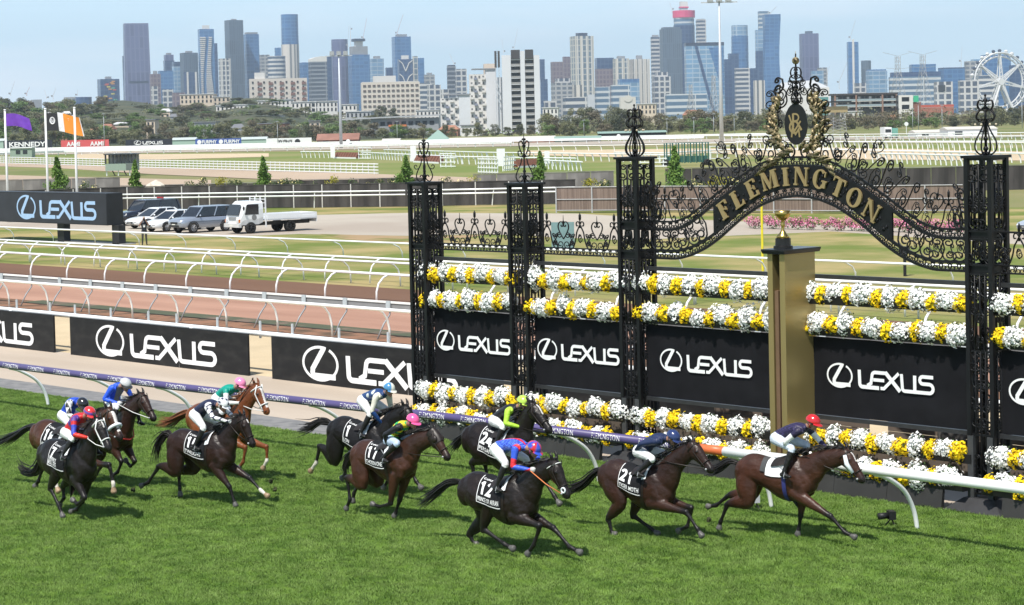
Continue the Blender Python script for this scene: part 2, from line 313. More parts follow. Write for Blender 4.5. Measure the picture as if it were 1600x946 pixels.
# ---------------------------------------------------------------- turf blades (one mass nobody could count)
def turf():
    rg = np.random.default_rng(3)
    tb = MB()
    for i in range(18):
        a = rg.uniform(0, 6.28); r = .085 * rg.random() ** .5; x, y = r * math.cos(a), r * math.sin(a); h = rg.uniform(.022, .045); l = rg.uniform(.0, .04); b = rg.uniform(0, 6.28); w_ = .0036
        dx, dy = -math.sin(b) * w_, math.cos(b) * w_; ox, oy = math.cos(b) * l, math.sin(b) * l
        tb.add([(x - dx, y - dy, 0), (x + dx, y + dy, 0), (x + dx * .7 + ox * .4, y + dy * .7 + oy * .4, h * .6), (x - dx * .7 + ox * .4, y - dy * .7 + oy * .4, h * .6), (x + ox, y + oy, h)], [(0, 1, 2, 3), (3, 2, 4)])
    mB = mat('turf blades', (.098, .180, .030), .6, .25, 1.7, world=True, c2=(.205, .300, .076), thr=(.34, .68), spec=.2, detail=9)
    nt = mB.node_tree; pb = nt.nodes['Principled BSDF']; tr = N('ShaderNodeBsdfTranslucent', nt); ms = N('ShaderNodeMixShader', nt); ms.inputs[0].default_value = .22      # light shines through the blades
    oi = N('ShaderNodeObjectInfo', nt); hv = N('ShaderNodeHueSaturation', nt); mr = N('ShaderNodeMapRange', nt); mr.inputs[3].default_value = .68; mr.inputs[4].default_value = 1.34; nt.links.new(oi.outputs['Random'], mr.inputs[0]); nt.links.new(mr.outputs[0], hv.inputs['Value']); nt.links.new(pb.inputs['Base Color'].links[0].from_socket, hv.inputs['Color']); nt.links.new(hv.outputs[0], pb.inputs['Base Color'])
    nt.links.new(pb.inputs['Base Color'].links[0].from_socket, tr.inputs[0]); nt.links.new(pb.outputs[0], ms.inputs[1]); nt.links.new(tr.outputs[0], ms.inputs[2]); nt.links.new(ms.outputs[0], nt.nodes['Material Output'].inputs[0])
    tuft = tb.mesh('turf_tuft', mB)
    to = bpy.data.objects.new('turf_tuft', tuft)      # source only, linked to nothing
    # area in view
    pts = [gp(x, y)[:2] for x, y in ((-330, 985), (1760, 985))] + [(9.5, -.66), (-15.6, -.66), (-16.3, -2.0), (-46, -2.1)]
    me = bpy.data.meshes.new('turf_grass'); me.from_pydata([(p[0], p[1], .001) for p in pts], [], [tuple(range(len(pts)))]); me.materials.append(mTurf)
    if me.polygons[0].normal.z < 0: me.flip_normals()
    o = link('turf_grass', me); o['kind'] = 'stuff'
    g = bpy.data.node_groups.new('turf', 'GeometryNodeTree'); g.interface.new_socket('Geometry', in_out='INPUT', socket_type='NodeSocketGeometry'); g.interface.new_socket('Geometry', in_out='OUTPUT', socket_type='NodeSocketGeometry')
    n = lambda t, **k: N(t, g, **k); L = g.links.new
    gi, go = n('NodeGroupInput'), n('NodeGroupOutput'); d = n('GeometryNodeDistributePointsOnFaces'); d.inputs['Density'].default_value = 210
    ob = n('GeometryNodeObjectInfo'); ob.inputs['Object'].default_value = to; ob.inputs['As Instance'].default_value = True
    ip = n('GeometryNodeInstanceOnPoints'); rr = n('FunctionNodeRandomValue', data_type='FLOAT_VECTOR'); rr.inputs[1].default_value = (.25, .25, 6.28); rs = n('FunctionNodeRandomValue'); rs.inputs[2].default_value = .65; rs.inputs[3].default_value = 1.35
    j = n('GeometryNodeJoinGeometry')
    L(gi.outputs[0], d.inputs[0]); L(d.outputs[0], ip.inputs[0]); L(ob.outputs['Geometry'], ip.inputs['Instance']); L(rr.outputs[0], ip.inputs['Rotation']); L(rs.outputs[1], ip.inputs['Scale'])
    L(gi.outputs[0], j.inputs[0]); L(ip.outputs[0], j.inputs[0]); L(j.outputs[0], go.inputs[0])
    md = o.modifiers.new('turf', 'NODES'); md.node_group = g
turf()
# ---------------------------------------------------------------- wrought-iron finish arch
mI = mat('wrought iron', (.008, .008, .009), .42, .4, 8, spec=.28)
mIG = mat('gilding', (.36, .29, .16), .5, .35, 14, metal=.5, c2=(.035, .028, .018), thr=(.42, .58))
mLet = mat('gold paint', (.30, .225, .105), .5, .08, 3, metal=.2)
def clothoid(kind, A, n=26, c=0.):
    """S (double spiral, opposite) or C (curls to one side) scroll from -0.5 to 0.5 along Z, in the XZ plane"""
    s = np.linspace(-1, 1, 161); th = A * s ** 4 if kind == 'S' else c * s + A * s ** 5
    x = np.cumsum(np.cos(th)); y = np.cumsum(np.sin(th)); P = np.c_[x, y]; P -= P[80]
    P = P[np.unique(np.r_[np.round(np.linspace(0, 1, n) ** 1 * 160).astype(int)])]
    e = P[-1] - P[0]; a = math.pi / 2 - math.atan2(e[1], e[0]); Rm = np.array([[math.cos(a), -math.sin(a)], [math.sin(a), math.cos(a)]]); P = P @ Rm.T
    lo, hi = P.min(0), P.max(0); P -= (lo + hi) / 2; P /= (hi - lo)
    return P
def curls(kind, rb=.2, rt=.16, turns=1.35, gap=.3):
    """a bar with a tight spiral at each end, both on one side (C) or on opposite sides (S)"""
    sp = lambda c, r, a0, d: [(c[0] + r * (1 - .72 * i / 20) * math.cos(R(a0 + d * 360 * turns * i / 20)), c[1] + r * (1 - .72 * i / 20) * math.sin(R(a0 + d * 360 * turns * i / 20))) for i in range(21)]
    bot = sp((rb, 0), rb, 180, 1)[::-1]; top = sp((rt, gap), rt, 180, -1) if kind == 'C' else sp((-rt - .02, gap), rt, 0, 1)
    P = np.array(bot + [(bot[-1][0] + (top[0][0] - bot[-1][0]) * .5 - (.05 if kind == 'C' else 0), gap * .5)] + top); lo, hi = P.min(0), P.max(0); P = (P - (lo + hi) / 2) / (hi - lo); return P
def scroll_mesh(kind, A, c, r, n=30, mi=mI):
    P = curls(kind, *A) if isinstance(A, tuple) else clothoid(kind, A, n, c); return MB().tube([(p[0], 0, p[1]) for p in P], r, 4).mesh('scroll', mi, True)
S_SC = scroll_mesh('S', (.2, .15, 1.4, .42), 0, .040); C_SC = scroll_mesh('C', (.2, .15, 1.4, .42), 0, .042); C2_SC = scroll_mesh('C', (.2, .1, 1.2, .26), 0, .075); S2_SC = scroll_mesh('S', (.2, .17, 1.2, .28), 0, .065); W_SC = scroll_mesh('C', (.2, .09, 1.5, .6), 0, .036)
def heart_mesh():
    b = MB()
    for s in (1, -1):
        p = [(0, 0, -.5), (s * .2, 0, -.25), (s * .36, 0, .02), (s * .38, 0, .22), (s * .27, 0, .38), (s * .11, 0, .4), (s * .02, 0, .28), (s * .06, 0, .16), (s * .15, 0, .17), (s * .17, 0, .25)]
        b.tube(smooth(p, 3), .035, 4)
    b.tube([(0, 0, .3), (0, 0, .75)], [.03, .012], 5); b.ball((0, 0, .42), .06, 6)
    return b.mesh('heart_scroll', mI, True)
def smooth(P, k=3):
    P = np.asarray(P, float); n = len(P); out = []
    for i in range(n - 1):
        a, b, c, d = P[max(0, i - 1)], P[i], P[i + 1], P[min(n - 1, i + 2)]
        for j in range(k):
            t = j / k; out.append(.5 * (2 * b + (c - a) * t + (2 * a - 5 * b + 4 * c - d) * t * t + (3 * b - 3 * c + d - a) * t ** 3))
    out.append(P[-1]); return np.array(out)
HEART = heart_mesh()
def fleur_mesh():
    b = MB()
    b.ball((0, 0, .40), .055, 6, sc=(.8, .8, 2.1)); b.tube([(0, 0, .1), (0, 0, .52)], [.022, .012], 5)
    for s in (1, -1):
        b.tube(smooth([(0, 0, .2), (s * .07, 0, .28), (s * .14, 0, .24), (s * .13, 0, .16), (s * .08, 0, .17)], 3), .018, 4)
        b.tube(smooth([(0, 0, .2), (s * .06, 0, .1), (s * .13, 0, -.02), (s * .17, 0, -.2), (s * .25, 0, -.4), (s * .36, 0, -.5), (s * .42, 0, -.4), (s * .36, 0, -.32), (s * .31, 0, -.38)], 3), .02, 4)
        b.tube(smooth([(s * .02, 0, -.08), (s * .07, 0, -.22), (0, 0, -.3)], 2), .012, 4)
    return b.mesh('fleur', mI, True)
FLEUR = fleur_mesh()
def place(name, me, par, x, z, sx, sz=None, rot=0., y=0., mirror=False):
    return link(name, me, par, (x, y, z), (0, -rot, 0), ((-sx if mirror else sx), (sx + (sz or sx)) / 2, sz or sx))
PX = [-15.40, -12.0, -8.6, .15, 3.55]; PH = [5.88, 5.88, 6.45, 6.45, 5.88]
barL = MB().tube([(0, 0, 0), (0, 0, 1)], .016, 5).mesh('bar', mI, True)
postM = MB().box(-.042, .042, -.042, .042, 0, 1).mesh('corner_post', mI)
def pillar(k):
    x, H = PX[k], PH[k]; W = .25; main = H > 6
    lab = ['short iron pillar at the far end of the arch screen', 'short iron pillar between two sponsor banners, second from the far end', 'tall iron pillar carrying the far foot of the name arch', 'tall iron pillar carrying the near foot of the name arch', 'short iron pillar past the near foot of the arch'][k]
    t = empty('iron_pillar', (x, 0, 0), 0, lab, 'gate pillar', 'wrought iron pillars of the arch screen')
    z0 = .22
    b = MB(); b.hexa([(-.62, -.62, 0), (.62, -.62, 0), (.62, .5, 0), (-.62, .5, 0), (-.34, -.36, z0), (.34, -.36, z0), (.34, .36, z0), (-.34, .36, z0)]); b.build('plinth', mat('plinth black', (.03, .03, .032), .55, .2, 4), t)
    for sx in (-W, W):
        for sy in (-W, W): link('corner_post', postM, t, (sx, sy, z0), None, (1, 1, H - z0))
    b = MB(); b.box(-W - .08, W + .08, -W - .08, W + .08, H, H + .05); b.box(-W - .02, W + .02, -W - .02, W + .02, H - .04, H); b.build('cap', mI, t)
    lv = [.3, 1.38, 2.92, 4.33, 4.5, 4.97, 5.12] if main else [.3, 1.38, 2.92, 4.35, 4.46]
    b = MB()
    for z in lv:
        for s in (-W, W): b.box(-W, W, s - .018, s + .018, z - .018, z + .018); b.box(s - .0175, s + .0175, -W, W, z - .0172, z + .0172)
    b.build('cross_rails', mI, t)
    for z0_, z1_ in (((4.352, 4.458),) if not main else ((4.352, 4.478), (4.99, 5.1))): MB().box(-W + .02, W - .02, -W + .02, W - .02, z0_, z1_).build('band_plate', mI, t)
    zt = lv[-1]
    for f in range(4):
        a = f * math.pi / 2; c, s_ = math.cos(a), math.sin(a)
        def P(me, u, z, sx, sz=None, mir=False, name='scroll', rot=0.):
            o = link(name, me, t, (c * u + s_ * W, s_ * u - c * W, z)); o.matrix_basis = Matrix.Translation((c * u + s_ * W, s_ * u - c * W, z)) @ Matrix.Rotation(a, 4, 'Z') @ Matrix.Rotation(rot, 4, 'Y') @ Matrix.Diagonal((-sx if mir else sx, (sx + (sz or sx)) / 2, sz or sx, 1))
        for u in (-.11, 0, .11):
            P(barL, u, .3, 1, 2.62, name='bar'); P(barL, u, 2.92, 1, 1.42, name='bar')
            P(barL, u, zt, 1, H - .12 - zt if u == 0 else H - .45 - zt, name='bar')
        for s in (False, True):
            q = 1 if s else -1
            P(C_SC, -q * .1, H - .28, .26, .32, s); P(C_SC, -q * .1, zt + .25, .3, .45, not s); P(S_SC, -q * .13, zt + .62, .2, .3, s)
            P(C_SC, -q * .11, 4.1, .3, .36, s); P(S_SC, -q * .12, 3.35, .28, .5, s); P(C_SC, -q * .1, 2.72, .28, .34, s); P(C_SC, -q * .11, 1.72, .3, .4, not s); P(S_SC, -q * .12, 2.1, .26, .45, s); P(C_SC, -q * .1, .5, .28, .3, not s)
            P(C_SC, -q * .1, 3.75, .22, .34, s); P(S2_SC, -q * .07, 3.05, .14, .26, s); P(C_SC, -q * .1, 2.42, .24, .36, not s); P(S2_SC, -q * .08, 1.45, .15, .24, s); P(C_SC, -q * .12, .86, .22, .3, s)
            P(C2_SC, -q * .07, zt + .42, .13, .2, s); P(C2_SC, -q * .07, zt + .6, .12, .16, not s)
            if main: P(S_SC, -q * .12, 4.74, .3, .44, s); P(C2_SC, -q * .06, 4.74, .11, .3, s)
            else: P(C_SC, -q * .1, zt + 1.0, .26, .3, s)
        P(HEART, 0, zt + .5, .34, .34, name='scroll')
    # finial
    f = link('finial', None, t, (0, 0, H + .05)); b = MB()
    if main:
        b.tube([(0, 0, 0), (0, 0, 1.12)], [.03, .012], 6)
        for z, r in ((.12, .05), (.3, .045), (.62, .05), (.84, .06), (1.0, .045), (1.09, .025)): b.ball((0, 0, z), r, 8)
        for z, r in ((.66, .15), (.82, .13), (.93, .1)): b.tube([(r * math.cos(q), r * math.sin(q), z) for q in np.linspace(0, 2 * math.pi, 13)[:-1]], .014, 4, closed=True)
        f.data = None; COL.objects.unlink(f); bpy.data.objects.remove(f); f = b.build('finial', mI, t, (0, 0, H + .05), smooth=True)
        P1 = smooth([(.05, 0, .62), (.06, 0, .52), (.12, 0, .4), (.2, 0, .25), (.2, 0, .1), (.1, 0, .01), (.04, 0, .06)], 3); me = MB().tube(P1, .016, 4).mesh('finial_scroll', mI, True)
        P2 = smooth([(.05, 0, .98), (.13, 0, 1.0), (.16, 0, .9), (.1, 0, .82), (.05, 0, .86), (.14, 0, .8), (.19, 0, .7), (.13, 0, .62), (.06, 0, .66)], 3); me2 = MB().tube(P2, .016, 4).mesh('finial_scroll', mI, True)
        ball = MB().ball((.2, 0, .56), .025, 6).mesh('finial_knob', mat('knob', (.5, .42, .3), .4, .1), True)
        for i in range(8): link('finial_scroll', me, f, None, (0, 0, i * math.pi / 4 + .2)); link('finial_knob', ball, f, None, (0, 0, i * math.pi / 4 + .2))
        for i in range(6): link('finial_scroll', me2, f, None, (0, 0, i * math.pi / 3))
    else:
        bpy.data.objects.remove(f); b.tube([(0, 0, 0), (0, 0, 1.1)], [.025, .008], 6)
        for z, r in ((.14, .05), (.25, .04), (.6, .05), (.82, .045)): b.ball((0, 0, z), r, 8)
        b.lathe([(.01, .93), (.06, .97), (.015, 1.0)], 8)
        f = b.build('finial', mI, t, (0, 0, H + .05), smooth=True)
        P1 = smooth([(.06, 0, .55), (.08, 0, .42), (.16, 0, .25), (.19, 0, .12), (.12, 0, .01), (.03, 0, .08), (.07, 0, .16), (.11, 0, .11)], 3)
        P2 = smooth([(.03, 0, .58), (.12, 0, .6), (.13, 0, .7), (.07, 0, .7), (.05, 0, .64), (.1, 0, .78), (.11, 0, .9), (.05, 0, .93), (.03, 0, .86)], 3)
        P3 = smooth([(.13, 0, .32), (.2, 0, .3), (.24, 0, .36), (.2, 0, .4), (.17, 0, .36)], 3)
        for pth, rr in ((P1, .018), (P2, .018), (P3, .014)):
            me = MB().tube(pth, rr, 4).mesh('finial_scroll', mI, True)
            for i in range(4): link('finial_scroll', me, f, None, (0, 0, i * math.pi / 2 + .75))
for k in range(5): pillar(k)
# cresting between the short pillars
for k, (a, b_) in enumerate(((0, 1), (1, 2), (3, 4))):
    x0, x1 = PX[a] + .29, PX[b_] - .29; w_ = x1 - x0
    t = empty('iron_cresting', (x0, 0, 0), 0, ['iron cresting with fleurs over the first sponsor banner', 'iron cresting over the second banner, small green sign showing through it', 'iron cresting past the near foot of the arch'][k], 'iron railing', 'iron crestings between short pillars')
    if k == 2: MB().tube([(0, 0, 5.1), (w_, 0, 5.1)], .02, 5).build('rod', mI, t)
    for z in (4.35, 4.49): MB().tube([(0, 0, z), (w_, 0, z)], .018, 5).build('rod', mI, t)
    n = int(w_ / .2)
    for i in range(n):
        xx = (i + .5) * w_ / n
        place('scroll', C2_SC, t, xx - .035, 4.42, .12, .13, 0, 0, True); place('scroll', C2_SC, t, xx + .035, 4.42, .12, .13)
    for i in range(7):
        xx = .68 - .29 + (i - 1) * .515
        if i % 2 == 1: place('fleur', FLEUR, t, xx, 4.86, .80)
        else: place('heart', HEART, t, xx, 4.90, .42)
        if i % 2 == 1: place('scroll', C2_SC, t, xx, 4.72, .12, .16)
        for s in (True, False):
            if i % 2 == 0: place('scroll', C_SC, t, xx + (-.13 if s else .13), 4.66, .22, .34, 0, 0, not s)
            place('scroll', S2_SC, t, xx + (-.27 if s else .27), 4.68, .15, .26, .8 if s else -.8, 0, s)
# the name arch
XM, HW = -4.225, 4.1
so_ = [(0, 1), (.55, .985), (.95, .9), (1.45, .72), (2.05, .475), (2.3, .36), (2.6, .22), (2.93, .075), (3.3, 0), (4.2, 0)]
si_ = [(0, 1), (.5, .955), (.95, .85), (1.42, .665), (1.75, .5), (2.05, .34), (2.4, .19), (2.78, .075), (3.2, 0), (4.2, 0)]
def shp(tb):
    d = np.linspace(0, HW, 83); v = np.interp(d, [p[0] for p in tb], [p[1] for p in tb])
    k = np.array([1, 2, 3, 4, 3, 2, 1.]); k /= k.sum(); e = np.r_[v[3:0:-1], v, v[-1:], v[-1:], v[-1:]]; v = np.convolve(e, k, 'valid'); return lambda x: float(np.interp(abs(x), d, v))
SO, SI = shp(so_), shp(si_)
cA = lambda x: 5.13 + 1.35 * SO(x); cB = lambda x: 4.965 + 1.345 * SO(x); cC = lambda x: 4.52 + 1.39 * SI(x); cD = lambda x: 4.36 + 1.36 * SI(x)
arch = empty('name_arch', (XM, 0, 0), 0, 'black wrought iron arch with gold serif letters and a gilded crest', 'arch')
xs = np.linspace(-HW, HW, 81)
for fn, r in ((cA, .022), (cB, .03), (cC, .03), (cD, .026)): MB().tube([(x, 0, fn(x)) for x in xs], r, 4, flat=(1.3, 1)).build('arch_rod', mI, arch)
# band behind the letters
xb = np.linspace(-2.2, 2.28, 50)
b = MB(); b.add([(x, y, f(x) + e) for x in xb for y in (-.02, .02) for f, e in ((cC, .03), (cB, -.03))], [q for i in range(49) for q in ((i * 4, i * 4 + 1, i * 4 + 5, i * 4 + 4), (i * 4 + 2, i * 4 + 6, i * 4 + 7, i * 4 + 3))])
b.build('name_band', mI, arch)
rosette = MB().ball((0, 0, 0), .05, 6, sc=(1, .5, 1)).mesh('rosette', mI, True)
for i in range(60):
    x = -2.1 + 4.25 * i / 59; link('rosette', rosette, arch, (x, -.03, cC(x) + .1 + (.24 * ((i * 37) % 11) / 11)), None, .5 + .4 * ((i * 13) % 5) / 5)
# serif letters
def letter(ch):
    T, t_, s = .25, .10, .085       # stem, hairline, serif thickness
    b = MB(); d = [0]
    def poly(p): d[0] += 1; b.prism(p, -.045 - d[0] * .0007, 0)
    def bx(x0, x1, z0, z1): poly([(x0, z0), (x1, z0), (x1, z1), (x0, z1)])
    def ring(cx, cz, rx, rz, a0, a1, n=22):
        d[0] += 1; V = []; m = n + 1
        for i in range(m):
            a = R(a0 + (a1 - a0) * i / n); w = t_ * .9 + (T * 1.05 - t_) * abs(math.cos(a)) ** 1.3
            for y in (-.045 - d[0] * .0007, 0): V += [(cx + rx * math.cos(a), y, cz + rz * math.sin(a)), (cx + (rx - w) * math.cos(a), y, cz + (rz - w * .75) * math.sin(a))]
        b.add(V, [f for i in range(n) for f in ((i * 4, i * 4 + 1, i * 4 + 5, i * 4 + 4), (i * 4, i * 4 + 4, i * 4 + 6, i * 4 + 2), (i * 4 + 1, i * 4 + 3, i * 4 + 7, i * 4 + 5))])
    def stem(x, w=T, z0=0, z1=1, ser=True):
        bx(x, x + w, z0, z1)
        if ser: bx(x - .07, x + w + .07, 0, s); bx(x - .07, x + w + .07, 1 - s, 1)
    if ch == 'F': stem(.07); bx(.2, .66, 1 - s, 1); poly([(.58, 1 - s), (.58, .74), (.66, .74), (.66, 1 - s)]); bx(.27, .48, .47, .54); bx(.48, .53, .4, .62); w = .68
    if ch == 'L': stem(.07); bx(.2, .66, 0, s); poly([(.56, s), (.68, .3), (.68, 0), (.6, 0)]); w = .7
    if ch == 'E': stem(.07); bx(.2, .66, 1 - s, 1); bx(.58, .66, .76, 1); bx(.2, .66, 0, s); bx(.58, .68, 0, .27); bx(.27, .48, .47, .54); bx(.48, .53, .38, .64); w = .72
    if ch == 'M': stem(.07, t_); stem(.86, T); poly([(.07, 1), (.29, 1), (.62, .06), (.5, .0)]); poly([(.5, 0), (.58, .0), (.92, 1), (.84, 1)]); w = 1.16
    if ch == 'I': stem(.1); w = .4
    if ch == 'N': stem(.07, t_); stem(.74, t_); poly([(.02, 1), (.26, 1), (.825, .0), (.74, -.02)]); w = .9
    if ch == 'G': ring(.44, .5, .42, .53, 52, 322); bx(.66, .86, .08, .46); bx(.58, .92, .40, .47); bx(.72, .79, .68, .95); w = .92
    if ch == 'T': stem(.32, T, ser=False); bx(.25, .59, 0, s); bx(.02, .82, 1 - s, 1); poly([(.02, 1), (.02, .72), (.07, .72), (.13, 1)]); poly([(.82, 1), (.71, 1), (.77, .72), (.82, .72)]); w = .84
    if ch == 'O': ring(.46, .5, .46, .53, 0, 360, 30); w = .92
    me = b.mesh('letter', mLet); fix_normals(me); return me, w
for ch, x in zip('FLEMINGTON', (-1.88, -1.52, -1.13, -.68, -.27, .13, .60, 1.04, 1.42, 1.82)):
    me, w = letter(ch); e = .05; sl_ = math.atan2((cB(x + e) + cC(x + e) - cB(x - e) - cC(x - e)) / 2, 2 * e)
    zc = (cB(x) + cC(x)) / 2; h = .365; kx = .385 if ch != 'M' else .345
    o = link('letter', me, arch); o.matrix_basis = Matrix.Translation((x, -.025, zc)) @ Matrix.Rotation(-sl_ * .95, 4, 'Y') @ Matrix.Diagonal((kx, 1, h, 1)) @ Matrix.Translation((-w / 2, 0, -.5))
def along(fn, x, e=.06): return math.atan2(fn(x + e) - fn(x - e), 2 * e)
def on(me, x, off, sx, sz, fn, rot=0., mir=False, name='scroll', y=0.):
    a = along(fn, x); o = link(name, me, arch); o.matrix_basis = Matrix.Translation((x - math.sin(a) * off, y, fn(x) + math.cos(a) * off)) @ Matrix.Rotation(-a - rot, 4, 'Y') @ Matrix.Diagonal((-sx if mir else sx, (abs(sx) + sz) / 2, sz, 1))
def walk(fn, x0, x1, st):
    x = x0; out = []
    while x < x1: out.append(x); x += st * math.cos(along(fn, x))
    return out
for fn, gap in ((cD, .15), (cB, .155)):          # narrow borders of paired curls
    for i, x in enumerate(walk(fn, -HW + .1, HW - .05, .2)):
        for s in (False, True): on(C2_SC, x + (.04 if s else -.04), gap / 2, .15, .15, fn, 0, not s)
for sgn in (-1, 1):                               # wide panel beside the name, both sides
    for i, x in enumerate(np.arange(2.45, 4.05, .27)):
        x = x * sgn; h = cB(x) - cC(x); mid = (h) * .5
        on(C_SC, x, mid, .34, h * .93, cC, 0, (i % 2 == 0) ^ (sgn > 0)); on(S2_SC, x + .06, mid * 1.0, .16, .2, cC, .4, i % 2 == 0)
        if i % 2: on(HEART, x, mid, .2, .26, cC, 0, False)
for sgn in (-1, 1):                               # free scrolls climbing above the rods
    for i, (d, o_, sz, rt) in enumerate(((3.95, .42, .8, .2), (3.78, .38, .72, .25), (3.1, .2, .42, .0), (2.85, .26, .5, -.2), (2.5, .3, .62, .1), (2.2, .34, .6, -.3), (1.9, .33, .66, .1), (1.62, .36, .62, -.4), (1.35, .36, .6, .2), (1.05, .3, .5, -.4))):
        on(S_SC, sgn * d, o_, sz * .5, sz, cA, sgn * rt, sgn > 0); on(C_SC, sgn * (d - .12), o_ * .55, sz * .34, sz * .6, cA, -sgn * rt, sgn < 0)
        if i % 2: on(S2_SC, sgn * (d - .05), o_ + sz * .45, .18, .26, cA, sgn * .9, sgn > 0)
    o = on(FLEUR, sgn * 3.55, .36, .7, .72, cA, 0, False, 'fleur'); on(HEART, sgn * 3.15, .46, .38, .42, cA, 0, False, 'heart'); on(HEART, sgn * 1.6, .72, .3, .36, cA, -sgn * .35, False, 'heart')
# crest over the middle
cz = 7.13
crest = link('crest', MB().lathe([(.24, 0), (.245, .03)], 28).mesh('crest', mat('crest black', (.008, .008, .009), .5, .1)), arch); 
crest.matrix_basis = Matrix.Translation((0, .0, cz)) @ Matrix.Rotation(math.pi / 2, 4, 'X') @ Matrix.Diagonal((1.16, 1.68, 1, 1))
mo = MB(); k_ = [0]
def mono(p, w, cl=False): k_[0] += 1; stroke(mo, p, w, lambda u, v, d: (u, -.036 - d, cz + v), k_[0] * .001, 0, cl)
mono([(-.06, .21), (-.06, -.06)], .05); mono([(-.06, .2)] + arc(.0, .13, .08, .07, 90, -90, 8) + [(-.06, .06)], .035); mono([(.02, .06), (.15, -.12)], .05)
mono(arc(-.02, -.06, .125, .115, 60, 300, 12), .042); mono([(-.16, .18), (-.03, -.14), (.13, .06)], .038)
mono([(-.1, -.26), (-.08, -.1), (0, -.2), (.08, -.1), (.1, -.26)], .038)
link('monogram', mo.mesh('monogram', mLet), arch)
leafM = MB(); prof = [(0, .012), (.25, .05), (.55, .06), (.8, .035), (1, .004)]
V = []
for z, ww in prof: V += [(-ww, .02 * math.sin(z * 3), z), (0, -.02 - .06 * math.sin(z * 2.6), z), (ww, .02 * math.sin(z * 3), z)]
leafM.add(V, [f for i in range(4) for f in ((i * 3, i * 3 + 1, i * 3 + 4, i * 3 + 3), (i * 3 + 1, i * 3 + 2, i * 3 + 5, i * 3 + 4))]); leafM = leafM.mesh('gilded_leaf', mIG, True)
rr = random.Random(4)
for s in (-1, 1):
    for i in range(16):
        z = -.52 + i * .066; a = .3; xx = s * (.27 + .27 * max(0, math.sin((z + .6) * 2.6)))
        for q in range(3 if i % 2 else 2):
            o = link('gilded_leaf', leafM, arch); o.matrix_basis = Matrix.Translation((xx + s * (.085 * q - .03) * (1 - abs(z) * .6), -.05 + .04 * q, cz + z)) @ Matrix.Rotation(s * (.25 + .5 * q + rr.uniform(-.45, .45)), 4, 'Y') @ Matrix.Rotation(rr.uniform(-.9, .9), 4, 'Z') @ Matrix.Diagonal((rr.uniform(.5, .9), 1, rr.uniform(.12, .22), 1))
    for i in range(8):
        o = link('gilded_leaf', leafM, arch); o.matrix_basis = Matrix.Translation((s * (.06 + .1 * i), -.03, cz - .52 - .045 * i)) @ Matrix.Rotation(s * (1.15 + .12 * i + rr.uniform(-.5, .4)), 4, 'Y') @ Matrix.Diagonal((1., 1, rr.uniform(.24, .36), 1))
    for (x, z, sx, sz, rt, me) in ((.42, .55, .34, .42, .5, C_SC), (.5, .2, .22, .5, .1, S_SC), (.52, -.15, .24, .5, -.1, S_SC), (.28, .62, .28, .4, -.5, S_SC), (.17, .72, .16, .3, 0, C_SC), (.36, -.48, .3, .34, .8, C_SC), (.62, -.46, .34, .44, .3, S_SC), (.85, -.5, .34, .5, -.3, S_SC), (.66, .5, .3, .34, .2, C_SC), (.7, .12, .2, .44, .2, S_SC), (.74, -.2, .24, .4, -.2, C_SC), (.46, .78, .3, .26, .7, C2_SC), (.2, -.52, .24, .26, 1.2, C2_SC), (.1, .55, .12, .3, .2, S_SC), (.56, .42, .18, .4, .6, W_SC)):
        o = link('scroll', me, arch); o.matrix_basis = Matrix.Translation((s * x, .02, cz + z)) @ Matrix.Rotation(s * rt, 4, 'Y') @ Matrix.Diagonal((s * sx, (sx + sz) / 2, sz, 1))
fm = MB(); fm.tube([(0, 0, 0), (0, 0, 1.0)], [.03, .015], 6)
for z, r in ((.05, .07), (.2, .06), (.34, .05), (.62, .04)): fm.ball((0, 0, z), r, 8)
for z, r in ((.12, .11), (.46, .15), (.3, .1)): fm.tube([(r * math.cos(q), r * math.sin(q), z) for q in np.linspace(0, 2 * math.pi, 13)[:-1]], .014, 4, closed=True)
f = fm.build('crest_finial', mI, arch, (0, 0, 7.52), smooth=True)
for zz, hh, r in ((.12, .2, .1), (.36, .2, .08), (.5, .16, .13), (.62, .22, .11)):
    me = MB().tube(smooth([(.02, 0, -.5 * hh), (r * .8, 0, -.4 * hh), (r * 1.1, 0, 0), (r * .8, 0, .4 * hh), (.02, 0, .5 * hh), (.04, 0, .2 * hh)], 3), .013, 4).mesh('finial_scroll', mI, True)
    for i in range(6): link('finial_scroll', me, f, (0, 0, zz), (0, 0, i * math.pi / 3 + .2))
gb = MB().ball((0, 0, .86), .075, 10); gb.tube([(0, 0, .92), (0, 0, 1.05)], [.014, .003], 5); gb.build('gilded_ball', mIG, f, smooth=True)
